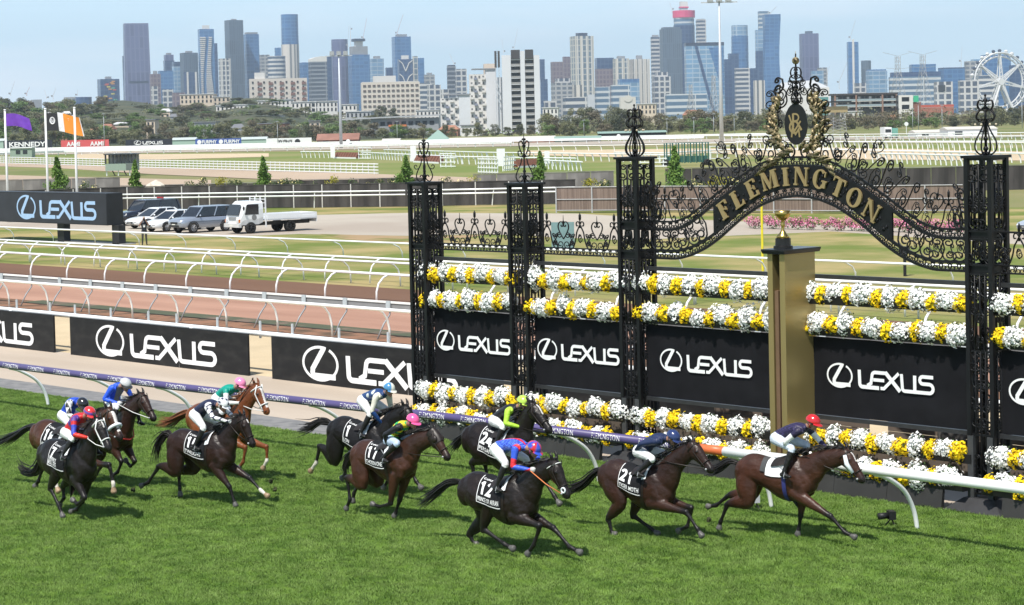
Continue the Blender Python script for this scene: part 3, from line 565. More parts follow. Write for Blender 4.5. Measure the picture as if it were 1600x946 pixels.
# ---------------------------------------------------------------- banners, flower troughs, low wall
mBan = mat('banner cloth', (.010, .010, .012), .8, .3, 2, spec=.12, bump=.25, bsc=2.2); mTr = mat('trough black', (.012, .012, .013), .6, .3, 5)
mSt = mat('black steel tube', (.028, .029, .031), .42, .2, 5)
bays = [(-15.1, -12.29, -15.02), (-11.7, -8.9, -11.63), (-8.3, -4.62, -7.93), (-3.9, -.17, -3.52), (.47, 3.3, .62)]
labs = ['beside the far end pillar', 'between a short and a tall pillar', 'on the far side of the gold post', 'between gold post and near pillar', 'cut off by the photo edge']
for k, (x0, x1, lx) in enumerate(bays):
    t = empty('sponsor_banner', (x0, 0, 0), 0, 'black banner with white emblem and word ' + labs[k], 'banner', 'black banners on the arch screen')
    w = x1 - x0; nx, nz_ = 14, 8; rg = random.Random(k)
    b = MB(); V = [(w * i / nx, -.06 + (.02 * math.sin(i * 1.7 + j * 1.1 + k) * (j / nz_)), 1.42 + 1.53 * j / nz_) for j in range(nz_ + 1) for i in range(nx + 1)]
    b.add(V, [(j * (nx + 1) + i, j * (nx + 1) + i + 1, (j + 1) * (nx + 1) + i + 1, (j + 1) * (nx + 1) + i) for j in range(nz_) for i in range(nx)]); b.build('cloth', mBan, t, smooth=True)
    b = MB(); s = 2.56 / 5.65; off = lx - x0
    wordmark(b, lambda u, v, d: (off + u * s * .985, -.088 - d, 2.0 + v * .45)); b.build('lettering', mBW, t)
    b = MB(); b.box(-.06, w + .06, -.1, -.02, 1.33, 1.41); b.build('bottom_rail', mSt, t)
    b = MB(); b.box(-.1, w + .1, -.02, .08, 2.97, 3.03); b.build('top_rail', mSt, t)
    b = MB(); b.box(-.1, w + .1, .02, .10, 4.09, 4.17); b.build('upper_bar', mSt, t)
mWh = mat('white petals', (.88, .88, .86), .7, .08, 30, spec=.2); mYe = mat('yellow petals', (.86, .60, .012), .7, .15, 20, spec=.2); mLf = mat('flower leaf', (.035, .075, .018), .7, .3, 9)
def clump_mesh(name, mp, n, sx, sz, seed):
    rg = np.random.default_rng(seed); b = MB()
    for i in range(n):
        d = rg.normal(size=3); d[1] = -abs(d[1]) * 1.0 if rg.random() < .8 else d[1]; d /= np.linalg.norm(d); r = rg.uniform(.74, 1.2) * (1 + .14 * math.sin(5 * d[0] + seed))
        c = d * r * np.array([sx, .17, sz]); q = d + rg.normal(size=3) * .35; q /= np.linalg.norm(q); u = np.cross(q, [.3, .2, .9]); u /= np.linalg.norm(u); v = np.cross(q, u); a0 = rg.uniform(0, 6); s = rg.uniform(.026, .042)
        V = [c + q * s * .35]
        for j in range(8):
            a = a0 + j * math.pi / 4; k = s * (1 if j % 2 else .55); V.append(c + (u * math.cos(a) + v * math.sin(a)) * k - q * s * (.1 if j % 2 else .0))
        b.add(V, [(0, 1 + j, 1 + (j + 1) % 8) for j in range(8)], 0)
    for i in range(n // 2):
        d = rg.normal(size=3); d /= np.linalg.norm(d); c = d * np.array([sx, .15, sz]) * rg.uniform(.8, 1.16); u = rg.normal(size=3); u /= np.linalg.norm(u); v = np.cross(d, u); v /= np.linalg.norm(v) + 1e-9
        b.add([c, c + u * .03 + v * .013, c + u * .06, c + u * .03 - v * .013], [(0, 1, 2, 3)], 1)
    b.ball((0, .02, 0), 1, 12, 0, sc=(sx * .86, .13, sz * .86))
    return b.mesh(name, [mp, mLf], True)
cw = [clump_mesh('white_clump', mWh, 420, .245 + .015 * (i % 3), .195 + .01 * i, 10 + i) for i in range(5)]; cy = [clump_mesh('yellow_clump', mYe, 200, .165 + .01 * (i % 2), .165, 30 + i) for i in range(4)]
rows = [(3.80, -.10, 'top', 0), (3.19, -.12, 'second', 1), (1.03, -.22, 'third', 0), (.56, -.5, 'lowest', 1)]
rg = random.Random(11); wherebay = ['over the far end banner bay', 'in the second banner bay', 'in the bay beyond the gold post', 'in the bay between gold post and near pillar', 'in the bay cut off by the photo edge']
for k, (x0, x1, lx) in enumerate(bays):
    a0 = -8.55 if k == 2 else x0 - .12; a1 = x1 + (.12 if k != 2 else -.1)
    if k == 0: a0 -= .25
    if k == 3: a0 -= .1
    for z, y, nm, st in rows:
        z_ = z + (.0 if y > -.3 else 0)
        p0 = atY(800, 400, 0)
        t = empty('flower_trough', (a0, y, z_), 0, f'{nm} trough of white and yellow flowers {wherebay[k]}', 'flower trough', 'flower troughs on the arch screen')
        w = a1 - a0; MB().hexa([(0, -.08, -.2), (w, -.08, -.2), (w, .09, -.2), (0, .09, -.2), (0, -.13, -.02), (w, -.13, -.02), (w, .12, -.02), (0, .12, -.02)]).build('trough', mTr, t)
        x = .12; i = st
        while x < w - .12:
            if i % 2 == 0: o = link('white_clump', cw[rg.randrange(5)], t, (x + .10, rg.uniform(-.04, .03), rg.uniform(-.04, .06)), (rg.uniform(-.2, .2), rg.uniform(-.25, .25), 0), (rg.choice((-1, 1)) * rg.uniform(.82, 1.12), 1, rg.uniform(.8, 1.04))); x += .385 + .02 * rg.random()
            else: o = link('yellow_clump', cy[rg.randrange(4)], t, (x + .05, rg.uniform(-.05, 0), rg.uniform(-.06, .02)), (0, rg.uniform(-.2, .2), 0), (rg.choice((-1, 1)) * rg.uniform(.85, 1.1), 1, rg.uniform(.85, 1.12))); x += .24 + .03 * rg.random()
            o['kind'] = 'stuff'; i += 1
    # low black wall boards and front posts of the bay
    t = empty('low_wall', (a0, -.6, 0), 0, 'low black timber wall along the turf edge ' + wherebay[k], 'low wall', 'low black wall sections under the arch')
    b0, b1 = PX[k if k < 3 else 3] + .64, (PX[k + 1] - .64 if k < 2 else (XM if k == 2 else (PX[3] - .64 if k == 3 else PX[4] - .64)))
    if k == 3: b0 = XM + .004
    if k == 4: b0 = PX[3] + .64
    nb = max(2, int((b1 - b0) / 1.2))
    for i in range(nb):
        q0 = b0 + (b1 - b0) * i / nb; q1 = b0 + (b1 - b0) * (i + 1) / nb - .008
        MB().hexa([(q0 - a0, -.04, 0), (q1 - a0, -.04, 0), (q1 - a0, .06, 0), (q0 - a0, .06, 0), (q0 - a0, .04, .42), (q1 - a0, .04, .42), (q1 - a0, .1, .42), (q0 - a0, .1, .42)]).build('board', mat('wall black', (.030, .029, .028), .6, .25, 1.5), t)
    b = MB()
    for xx in ((x0 - .12, x1 + .1) if k != 3 else (x1 + .1,)): b.box(xx - a0 - .06, xx - a0 + .06, .3, .42, .0, 1.36)
    b.build('front_post', mat('post grey', (.05, .052, .055), .5, .2), t)
    MB().box(x0 - a0, x1 - a0, .75, .80, .45, .98).build('rear_board', mat('board brown', (.12, .095, .075), .8, .2, 2), t)
for i, (x0, x1, lab) in enumerate(((-8.6, -4.4, 'brown timber barrier on the lane behind the third banner bay'), (-3.9, 2.6, 'brown timber barrier on the lane behind the fourth banner bay'))):
    t = empty('timber_barrier', (x0, 2.4, 0), 0, lab, 'barrier', 'timber barriers behind the arch'); mBa = mat('barrier brown', (.13, .10, .08), .85, .25, 1.5, stretch=(.3, 1, 2))
    for j in range(4): MB().box(0, x1 - x0, 0, .05, .03 + j * .25, .265 + j * .25).build('plank', mBa, t)
    for q in (.1, .5, .9): MB().box(q * (x1 - x0) - .05, q * (x1 - x0) + .05, .051, .13, 0, 1.02).build('post', mBa, t)
    for q in (.25, .62): b = MB().lathe([(.12, 0), (.3, .02), (.31, .14), (.12, .16)], 18); b.v = [(x, -z - .01, y + .72) for x, y, z in b.v]; w_ = b.build('spare_wheel', mat('tyre grey', (.09, .085, .08), .9, .2), t, (q * (x1 - x0), 0, .12)) if i == 1 else None
# ---------------------------------------------------------------- gold winning post with the cup on top
mGold = mat('winning post gold', (.37, .285, .12), .38, .12, .8, metal=.55, stretch=(1, 1, .2)); mGd = mat('post slot dark', (.02, .017, .012), .6, .2)
t = empty('winning_post', (-4.06, -.62, 0), 0, 'tall gold winning post with a dark slot and black cap', 'winning post')
for x0, x1, nm in ((-.215, -.09, 'front_column'), (.085, .215, 'front_column')):
    MB().box(x0, x1, -.3, .0, 0, 4.62).build(nm, mGold, t)
MB().box(-.214, .214, .001, .64, 0, 4.62).build('body', mGold, t)
MB().box(-.089, .084, -.02, -.0005, 0, 4.62).build('slot', mGd, t)
MB().box(-.07, .02, -.27, -.021, 0, 3.9).build('slot_bar', mat('slot brown', (.20, .12, .07), .5, .15, 3, metal=.3), t)
b = MB(); b.hexa([(-.27, -.38, 4.62), (.27, -.38, 4.62), (.27, .72, 4.62), (-.27, .72, 4.62), (-.29, -.4, 4.68), (.29, -.4, 4.68), (.29, .74, 4.68), (-.29, .74, 4.68)]); b.box(-.29, .29, -.4, .74, 4.68, 4.71); b.build('cap', mat('cap black', (.012, .013, .016), .3, .2), t)
t = empty('gold_cup', (-4.11, -.63, 4.71), 0, 'plain gold trophy cup on a round black base atop the gold post', 'trophy cup')
MB().lathe([(.19, 0), (.19, .05), (.155, .06), (.15, .2), (.02, .2)], 20).build('plinth', mat('plinth ebony', (.012, .011, .012), .35, .2), t, smooth=False)
mC = mat('cup gold', (.55, .38, .12), .28, .08, 4, metal=1.0)
MB().lathe([(.13, .2), (.12, .25), (.07, .3), (.035, .36), (.03, .42), (.045, .46), (.028, .5), (.03, .54), (.1, .58), (.15, .65), (.16, .74), (.152, .74), (.14, .66), (.02, .6)], 22).build('cup', mC, t, smooth=True)
me = MB().tube(smooth([(.1, 0, .6), (.17, 0, .63), (.2, 0, .72), (.17, 0, .77), (.155, 0, .72)], 3), .007, 6).mesh('handle', mC, True)
bpy.data.meshes.remove(me)
# ---------------------------------------------------------------- running rail of the straight
mPu = mat('rail purple', (.085, .068, .18), .42, .08, 2); mOr = mat('rail orange', (.62, .15, .05), .4, .06); 
t = empty('course_rail', (0, -3.5, 0), 0, 'running rail of the straight, purple with white lettering, then orange, then white', 'rail')
def ry(x): return float(np.interp(x, [-60, -20, -10, 0, 30], [-1.15, -.7, -.15, 0, .1]))
def seg(x0, x1, m, nm): MB().tube([(x, ry(x), 1.17) for x in sorted({x0, x1} | {q for q in (-20., -10., 0.) if x0 < q < x1})], .088, 14).build(nm, m, t, smooth=True)
seg(-60, -3.9, mPu, 'purple_pipe'); seg(-3.9, -3.2, mOr, 'orange_pipe'); seg(-3.2, 14, mW, 'white_pipe')
V, F = text('FLEMINGTON', 0.); lo, hi = V.min(0), V.max(0)
lm = bpy.data.meshes.new('lettering'); 
def cyl(p):
    u = (p[0] - lo[0]) / (hi[0] - lo[0]) * .74; v = (p[1] - lo[1]) / (hi[1] - lo[1]) - .5; a = v * 1.15 + .12; return (u, -math.cos(a) * .0965, math.sin(a) * .0965)
lm.from_pydata([cyl(p) for p in V], [], F); lm.materials.append(mBW)
for k in range(46):
    x = -5.25 - k * 1.235; link('lettering', lm, t, (x, ry(x), 1.17), (0, 0, math.atan2(ry(x + .7) - ry(x), .7)))
pm = MB().tube(smooth([(0, 0, 1.1), (.03, .3, 1.0), (.06, .75, .72), (.08, 1.0, .35), (.1, 1.08, -.02)], 4), .042, 8).mesh('post', mW, True)
for x in (-56.5, -52, -47.5, -43, -38.5, -34, -29.9, -27.3, -23.6, -20.6, -15.0, -7.5, -3.1, .15, 4.6): link('post', pm, t, (x, ry(x), 0))
# finish-line cameras on the grass by the rail
mCamB = mat('camera black', (.012, .012, .013), .5, .2); 
for i, (x, y, lab) in enumerate(((-.25, -2.5, 'small black remote camera on the grass at the foot of the white rail post'), (-3.15, -2.75, 'grey and black remote camera on the grass behind the leading horse'))):
    t = empty('remote_camera', (x, y, 0), -.6, lab, 'camera')
    MB().box(-.09, .09, -.06, .06, .12, .27).build('camera_body', mCamB if i == 0 else mat('camera cover grey', (.45, .46, .48), .6), t)
    b = MB(); b.tube([(0, -.06, .19), (0, -.24, .18)], [.055, .06], 10); b.build('lens', mCamB, t, smooth=True)
    b = MB(); [b.tube([(0, 0, .13), (.13 * math.cos(a), .13 * math.sin(a), 0)], .012, 4) for a in (.3, 2.4, 4.5)]; b.build('tripod', mCamB, t)
# ---------------------------------------------------------------- horses and jockeys
from mathutils.bvhtree import BVHTree
mCoat = mat('horse coat', (.1, .1, .1), .40, .25, 5, spec=.30, attr='Col', bump=.5, bsc=7); mHair = mat('horse hair', (.012, .010, .009), .5, .4, 40, spec=.4)
mHairC = mat('chestnut hair', (.16, .055, .02), .5, .4, 40); mSilk = mat('silks', (.1, .1, .1), .45, .06, 60, spec=.4, attr='Col', bump=.35, bsc=16)
mHelm = mat('helmet', (.1, .1, .1), .25, .05, 10, spec=.5, attr='Col', coat=.4); mLea = mat('dark leather', (.018, .012, .009), .45, .3, 30); mWhL = mat('white leather', (.74, .74, .72), .5, .06, 20)
mClo = mat('saddlecloth black', (.010, .010, .012), .75, .3, 20, spec=.2); mClW = mat('saddlecloth white', (.76, .76, .76), .7, .08, 20); mTow = mat('towel white', (.74, .77, .80), .85, .08, 12)
def ss(a, b, x): t = np.clip((x - a) / (b - a + 1e-9), 0, 1); return t * t * (3 - 2 * t)
class Body:
    def __init__(s): s.mb = MB(); s.seg = []
    def limb(s, P, rad, lab, k=4, n=12, side=(0, 1, 0)):
        """tapered limb through joints P; rad = (fore-aft, sideways) per joint"""
        P = np.asarray(P, float); Rd = np.asarray([r if hasattr(r, '__len__') else (r, r) for r in rad], float)
        Q = smooth(np.c_[P, Rd], k); Rr = np.maximum(Q[:, 3:], .004); Q = Q[:, :3]; T = np.gradient(Q, axis=0); T /= np.linalg.norm(T, axis=1)[:, None] + 1e-9
        rings = []
        sd_ = np.array(side, float)
        def frame(t): u = np.cross(t, sd_); u /= np.linalg.norm(u) + 1e-9; return u, np.cross(u, t)
        def ring(c, t, a, b): u, v = frame(t); return [c + u * a * math.cos(q) + v * b * math.sin(q) for q in np.linspace(0, 2 * math.pi, n + 1)[:-1]]
        rings.append(ring(Q[0] - T[0] * Rr[0].min() * .6, T[0], *(Rr[0] * .55)))
        for i in range(len(Q)): rings.append(ring(Q[i], T[i], *Rr[i]))
        rings.append(ring(Q[-1] + T[-1] * Rr[-1].min() * .6, T[-1], *(Rr[-1] * .55)))
        s.mb.loft(rings)
        for i in range(len(P) - 1): s.seg.append((P[i], P[i + 1], Rd[i].mean(), Rd[i + 1].mean(), lab, i, len(P) - 1))
    def blob(s, c, r, ax=None, lab='trunk', rot=0.):
        b = MB().ball((0, 0, 0), 1, 14); ca, sa = math.cos(rot), math.sin(rot)
        V = [(c[0] + ca * x * r[0] + sa * z * r[2], c[1] + y * r[1], c[2] - sa * x * r[0] + ca * z * r[2]) for x, y, z in b.v]; s.mb.add(V, b.f)
        s.seg.append((np.array(c) - .01, np.array(c) + .01, min(r), min(r), lab, 0, 1))
    def remesh(s, vox, it=3, fac=.5):
        me = s.mb.mesh('tmp', []); o = bpy.data.objects.new('tmp', me); COL.objects.link(o)
        md = o.modifiers.new('r', 'REMESH'); md.mode = 'VOXEL'; md.voxel_size = vox; md.use_smooth_shade = True
        if it: sm = o.modifiers.new('s', 'SMOOTH'); sm.iterations = it; sm.factor = fac
        bpy.context.view_layer.update()
        r = bpy.data.meshes.new_from_object(o.evaluated_get(bpy.context.evaluated_depsgraph_get()))
        bpy.data.objects.remove(o); bpy.data.meshes.remove(me); return r
    def nearest(s, V):
        best = np.full(len(V), 1e9); idx = np.zeros(len(V), int); tt = np.zeros(len(V))
        for i, (a, b, ra, rb, *_r) in enumerate(s.seg):
            d = b - a; t = np.clip(((V - a) @ d) / (d @ d + 1e-12), 0, 1); q = np.linalg.norm(V - (a + t[:, None] * d), axis=1) / (ra + (rb - ra) * t)
            m = q < best; best[m] = q[m]; idx[m] = i; tt[m] = t[m]
        return idx, tt
def setcol(me, C):
    ca = me.color_attributes.new('Col', 'FLOAT_COLOR', 'POINT'); ca.data.foreach_set('color', np.c_[C, np.ones(len(C))].astype(np.float32).ravel())
def coords(me): V = np.empty(len(me.vertices) * 3, np.float32); me.vertices.foreach_get('co', V); return V.reshape(-1, 3).astype(float)
ST = [(-.80, 1.20, .07, .10, .10), (-.77, 1.20, .15, .17, .20), (-.68, 1.22, .22, .26, .26), (-.52, 1.23, .265, .32, .24), (-.34, 1.22, .27, .32, .215), (-.14, 1.19, .27, .31, .245), (.06, 1.16, .285, .32, .33), (.24, 1.15, .275, .38, .37), (.38, 1.17, .25, .43, .36), (.52, 1.18, .225, .36, .31), (.66, 1.17, .18, .26, .23), (.76, 1.16, .12, .16, .15), (.80, 1.16, .06, .07, .08)]
STA = np.array(ST)
def trunk_at(x): return [float(np.interp(x, STA[:, 0], STA[:, i])) for i in (1, 2, 3, 4)]
def ik(a, b, l1, l2, fwd):
    """middle joint of a two-bone leg in the XZ plane, bending forward or back"""
    d = np.array([b[0] - a[0], b[2] - a[2]]); L = min(np.linalg.norm(d), (l1 + l2) * .995); d /= np.linalg.norm(d) + 1e-9
    c = (l1 * l1 + L * L - l2 * l2) / (2 * l1 * L); q = math.sqrt(max(0, 1 - c * c)); n = np.array([-d[1], d[0]]) * (1 if fwd else -1)
    p = np.array([a[0], a[2]]) + d * l1 * c + n * l1 * q; return np.array([p[0], a[1] * .5 + b[1] * .5, p[1]])
HORSES = []
def horse(k, Y0, psi, W, C, B, P, E, M, nh, oh, nf, of, tail, coat, points, lab, socks=(), blaze=0., dark=None, hair=None, bridle='dark', extra=None, cloth=None, sc=None, dz=0.):
    """pose read from the joints seen in the photograph; k is only the seed"""
    psi = R(psi); h = np.array([math.cos(psi), math.sin(psi), 0]); l = np.array([-math.sin(psi), math.cos(psi), 0])
    pw = atY(W[0], W[1], Y0); O = np.array([pw[0], Y0, 0])
    def loc(p, d=0.):
        r = ray(*p); t = ((O + l * d - CAM) @ l) / (r @ l); q = CAM + t * r - O; return np.array([q @ h, d, q[2]])
    b_, p_ = loc(B), loc(P); s = sc or float(np.clip((p_[0] - b_[0]) / 2.0, 1.0, 1.1)); xm = (b_[0] + p_[0]) / 2
    O = O + h * xm
    wz, cz_ = loc(W)[2], loc(C)[2]; zs = ((wz - 1.60 * s) + (cz_ - 1.54 * s)) / 2 + dz; pit = float(np.clip(math.atan2((wz - cz_) - .05, .86 * s), R(-5), R(5)))
    cp, sp = math.cos(pit), math.sin(pit)
    def TT(x, y, z): x, y, z = x * s, y * s, (z - 1.2) * s; return np.array([x * cp - z * sp, y, 1.2 * s + zs + x * sp + z * cp])
    bd = Body(); rings = []
    Sx = smooth(STA, 3)
    for x, zc, hw, ht, hb in Sx:
        rings.append([TT(x, hw * math.copysign(abs(math.cos(q)) ** .9, math.cos(q)), zc + (ht if math.sin(q) > 0 else hb) * math.sin(q)) for q in np.linspace(0, 2 * math.pi, 21)[:-1]])
    bd.mb.loft(rings)
    for x0, x1 in zip(STA[:-1], STA[1:]): bd.seg.append((TT(x0[0], 0, x0[1]), TT(x1[0], 0, x1[1]), .27, .27, 'trunk', 0, 1))
    e, m_ = loc(E), loc(M); hd = m_ - e; hd /= np.linalg.norm(hd); m_ = e + hd * .60 * s
    up = np.array([-hd[2], 0, hd[0]]); up = up if up[2] > 0 else -up              # forehead side
    nb = TT(.50, 0, 1.27); th = e - up * .11 * s + hd * .02
    nm = (nb * .5 + th * .5) + np.array([-.02, 0, .045])
    bd.limb([nb - (th - nb) * .12, nb + (th - nb) * .2, nm, th - (th - nb) * .12, th], [(.34 * s, .18 * s), (.28 * s, .15 * s), (.20 * s, .105 * s), (.155 * s, .085 * s), (.12 * s, .075 * s)], 'neck', 4, 16)
    H = lambda u, v, y=0.: e + hd * u * s - up * v * s + np.array([0, y * s, 0])
    bd.limb([H(-.02, .07), H(.12, .085), H(.26, .075), H(.42, .06), H(.53, .055), H(.585, .055)], [(.10 * s, .085 * s), (.145 * s, .098 * s), (.118 * s, .082 * s), (.083 * s, .06 * s), (.078 * s, .064 * s), (.055 * s, .05 * s)], 'head', 4, 14)
    bd.blob(H(.14, .14), (.1 * s, .075 * s, .1 * s), lab='head'); bd.blob(H(.555, .105), (.045 * s, .042 * s, .03 * s), lab='lip')
    for q in (-1, 1):
        bd.limb([H(-.03, .02, q * .05), H(-.10, .0, q * .062), H(-.185, .005, q * .068)], [(.03 * s, .022 * s), (.036 * s, .022 * s), (.008, .008)], 'ear', 2, 8)
        bd.blob(H(.17, .02, q * .082), (.03 * s, .018 * s, .024 * s), lab='eye'); bd.blob(H(.545, .03, q * .048), (.028 * s, .016 * s, .022 * s), lab='nostril')
    # hind legs
    def hind(px, q, n):
        d = .17 * q * s; hk, ft, to = [loc(p, d) for p in px]; to[2] = max(to[2], .015); hip = TT(-.50, .12 * q, 1.22); st = ik(hip, hk, .46 * s, .47 * s, True)
        st = st + np.array([.03, .04 * q, 0]); hk = hk.copy()
        bd.limb([hip + np.array([-.03, 0, .03]), (hip + st) / 2 + np.array([-.05, .02 * q, 0]), st + np.array([-.06, 0, -.02]), (st * .45 + hk * .55), hk * .9 + st * .1, hk], [(.22 * s, .14 * s), (.215 * s, .13 * s), (.145 * s, .10 * s), (.112 * s, .078 * s), (.072 * s, .052 * s), (.058 * s, .046 * s)], 'thigh' + n, 4, 14)
        hb = hk + (hk - st) / np.linalg.norm(hk - st) * .035 * s
        bd.limb([hb, hk * .85 + ft * .15, (hk + ft) / 2, ft * .85 + hk * .15, ft], [(.055 * s, .042 * s), (.05 * s, .038 * s), (.037 * s, .030 * s), (.036 * s, .031 * s), (.047 * s, .04 * s)], 'cannon' + n, 3, 10)
        foot(ft, to, n); return hk
    def foot(ft, to, n):
        v = to - ft; L = np.linalg.norm(v); v /= L; mid = ft + v * L * .5
        bd.limb([ft, mid, to - v * .07 * s], [(.044 * s, .038 * s), (.034 * s, .032 * s), (.042 * s, .038 * s)], 'pastern' + n, 2, 10)
        bd.limb([to - v * .085 * s, to - v * .02 * s], [(.046 * s, .046 * s), (.068 * s, .058 * s)], 'hoof' + n, 2, 10)
    def front(px, q, n):
        d = .14 * q * s; kn, ft, to = [loc(p, d) for p in px]; to[2] = max(to[2], .015); sh = TT(.56, .13 * q, 1.06); el = TT(.43, .15 * q, .97); dk = kn - el; el = el + dk / np.linalg.norm(dk) * .04
        bd.limb([TT(.34, .12 * q, 1.36), sh, el], [(.14 * s, .09 * s), (.155 * s, .09 * s), (.12 * s, .085 * s)], 'shoulder', 3, 12)
        bd.limb([el + (el - kn) * .1, el * .65 + kn * .35, el * .2 + kn * .8, kn], [(.13 * s, .09 * s), (.10 * s, .078 * s), (.058 * s, .052 * s), (.058 * s, .052 * s)], 'forearm' + n, 4, 12)
        bd.limb([kn + (el - kn) * .05, kn * .8 + ft * .2, (kn + ft) / 2, ft * .85 + kn * .15, ft], [(.055 * s, .05 * s), (.042 * s, .037 * s), (.034 * s, .029 * s), (.035 * s, .031 * s), (.046 * s, .04 * s)], 'cannon' + n, 3, 10)
        foot(ft, to, n); return kn
    hind(nh, -1, 'A'); hind(oh, 1, 'B'); front(nf, -1, 'C'); front(of, 1, 'D')
    for q in (-1, 1):
        bd.blob(TT(-.62, .13 * q, 1.22), (.17 * s, .13 * s, .24 * s)); bd.blob(TT(.50, .155 * q, 1.17), (.13 * s, .09 * s, .24 * s), rot=-.35); bd.blob(TT(.66, .08 * q, 1.10), (.10 * s, .10 * s, .14 * s))
    me = bd.remesh(.0165, 4); V = coords(me); idx, tt = bd.nearest(V); me.name = 'horse_body'
    col = np.tile(np.array(coat), (len(V), 1)); pt = np.array(points); dk_ = np.array(dark if dark is not None else np.array(coat) * .45)
    tag_ = np.array([g[4] for g in bd.seg])[idx]; part = np.array([g[5] for g in bd.seg])[idx]; npt = np.array([g[6] for g in bd.seg])[idx]; fr = (part + tt) / npt
    z = V[:, 2]; hz_ = (z - zs) / s
    f = ss(1.12, .86, hz_) * .0; col = col * (1 - ss(1.30, 1.58, hz_)[:, None] * .45) + dk_ * ss(1.30, 1.58, hz_)[:, None] * .45
    nk = np.isin(tag_, ['neck', 'shoulder']); col[nk] = col[nk] * .6 + dk_ * .4
    for n in 'ABCD':
        for nm_, f in (('thigh' + n, ss(.55, .9, fr)), ('forearm' + n, ss(.45, .9, fr))):
            q = (tag_ == nm_); col[q] = col[q] * (1 - f[q, None]) + pt * f[q, None]
        q = np.isin(tag_, ['cannon' + n, 'pastern' + n]); col[q] = pt
        if n in socks: q = (tag_ == 'pastern' + n) | ((tag_ == 'cannon' + n) & (fr > .74)); col[q] = (.62, .58, .52)
        q = tag_ == 'hoof' + n; col[q] = (.30, .21, .13) if n in socks else (.10, .095, .09)
    q = tag_ == 'head'; f = ss(.5, .95, fr); col[q] = col[q] * (1 - f[q, None]) + (pt * 1.2) * f[q, None]
    for nm_, c in (('lip', (.05, .04, .04)), ('eye', (.006, .005, .005)), ('nostril', (.012, .01, .01)), ('ear', pt)): col[tag_ == nm_] = c
    if blaze:
        hv = (V - e) @ up; hu = (V - e) @ hd; q = np.isin(tag_, ['head', 'eye']) & (hv > -.03 * s) & (np.abs(V[:, 1]) < .028 * s * blaze) & (hu > .06) & (hu < .5 * min(1, blaze)); col[q] = (.70, .66, .62)
    col[(tag_ != 'hoofA') & (tag_ != 'hoofB') & (tag_ != 'hoofC') & (tag_ != 'hoofD') & (col[:, 1] < .3)] *= (.85 if coat[0] < .15 else 1.0)
    setcol(me, col); me.materials.append(mCoat); me.polygons.foreach_set('use_smooth', [True] * len(me.polygons))
    root = empty('racehorse', tuple(O), psi, lab, 'horse', 'racehorses at full gallop'); link('body', me, root)
    # tail and mane
    rg = np.random.default_rng(k); tp = [TT(-.79, 0, 1.34)] + [loc(p) for p in tail]; tb = MB(); base = smooth(tp, 5); nb_ = len(base)
    for i in range(70):
        o1, o2 = rg.normal(size=3) * .5, rg.normal(size=3); t = np.linspace(0, 1, nb_)[:, None]; Ln = rg.uniform(.7, 1.05); kk = max(4, int(nb_ * min(1, Ln)))
        pth = (base + o1 * .045 * np.minimum(1, t * 6) + o2 * np.array([.05, .05, .07]) * t ** 1.3 + np.sin(t * 7 + i) * .012 * t)[:kk]
        tb.tube(pth, list(np.interp(np.linspace(0, 1, kk), [0, .15, .6, 1], [.014, .017, .012, .002])), 3, caps=False)
    tb.build('tail', hair or mHair, root, smooth=True)
    mbn = MB()
    for i in range(60):
        t = i / 59; p = (e + up * .01 - hd * .04) * (1 - t) + TT(.30, 0, 1.60) * t + np.array([0, 0, .06 * math.sin(math.pi * t)]); a = rg.normal(size=3) * .02; nrm = up * (1 - t) + np.array([-.1, 0, 1]) * t
        bk = np.array([-.5, -.25 + rg.normal() * .3, .0]) * .12
        mbn.tube([p - nrm * .05, p + nrm * .012 + a * .6, p + nrm * .012 + bk * .7 + a, p - nrm * .03 + bk * 1.5 + a], [.013, .014, .010, .002], 3, caps=False)
    mbn.build('mane', hair or mHair, root, smooth=True)
    # bridle
    ms = mWhL if bridle == 'white' else mLea; rs = .013 if bridle == 'white' else .009
    def loop(u, a, bw, cv, mm, r, nm):
        MB().tube([H(u, cv) + up * a * s * math.cos(q) + np.array([0, bw * s * math.sin(q), 0]) for q in np.linspace(0, 2 * math.pi, 17)[:-1]], r, 5, closed=True).build(nm, mm, br, smooth=True)
    br = MB().tube([H(.0, -.045 + .0, -.07), H(.14, .06, -.108), H(.30, .07, -.094), H(.43, .075, -.072), H(.50, .085, -.066)], rs, 5)
    br.tube([H(.0, -.045, .07), H(.14, .06, .108), H(.30, .07, .094), H(.43, .075, .072), H(.50, .085, .066)], rs, 5)
    br.tube([H(.03, -.02, -.08), H(.05, .06, -.1), H(.06, .19, -.06), H(.06, .22, 0), H(.06, .19, .06), H(.05, .06, .1)], rs * .9, 5); br = br.build('bridle', ms, root, smooth=True)
    loop(.40, .097, .078, .062, ms, rs, 'noseband'); loop(.045, .135, .098, .085, mWhL if extra == 'ring' else ms, rs, 'browband')
    [MB().ball(H(.505, .085, q * .068), .022, 8).build('bit_ring', mGR, br, smooth=True) for q in (-1, 1)]
    if extra == 'roll': MB().tube([H(.33, .07) + up * .115 * s * math.cos(q) + np.array([0, .1 * s * math.sin(q), 0]) for q in np.linspace(-2.2, 2.2, 15)], .034, 8).build('noseband_roll', mTow, br, smooth=True)
    if extra == 'cheek':
        for q in (-1, 1): MB().tube([H(.06, .03, q * .105), H(.2, .08, q * .118), H(.38, .085, q * .09)], [.03, .04, .032], 8).build('cheek_roll', mTow, br, smooth=True)
    if extra == 'ring': MB().tube([H(.47, .03, -.066) + hd * .042 * math.cos(q) + up * .042 * math.sin(q) for q in np.linspace(0, 2 * math.pi, 13)[:-1]], .014, 6, closed=True).build('bit_guard', mTow, br, smooth=True)
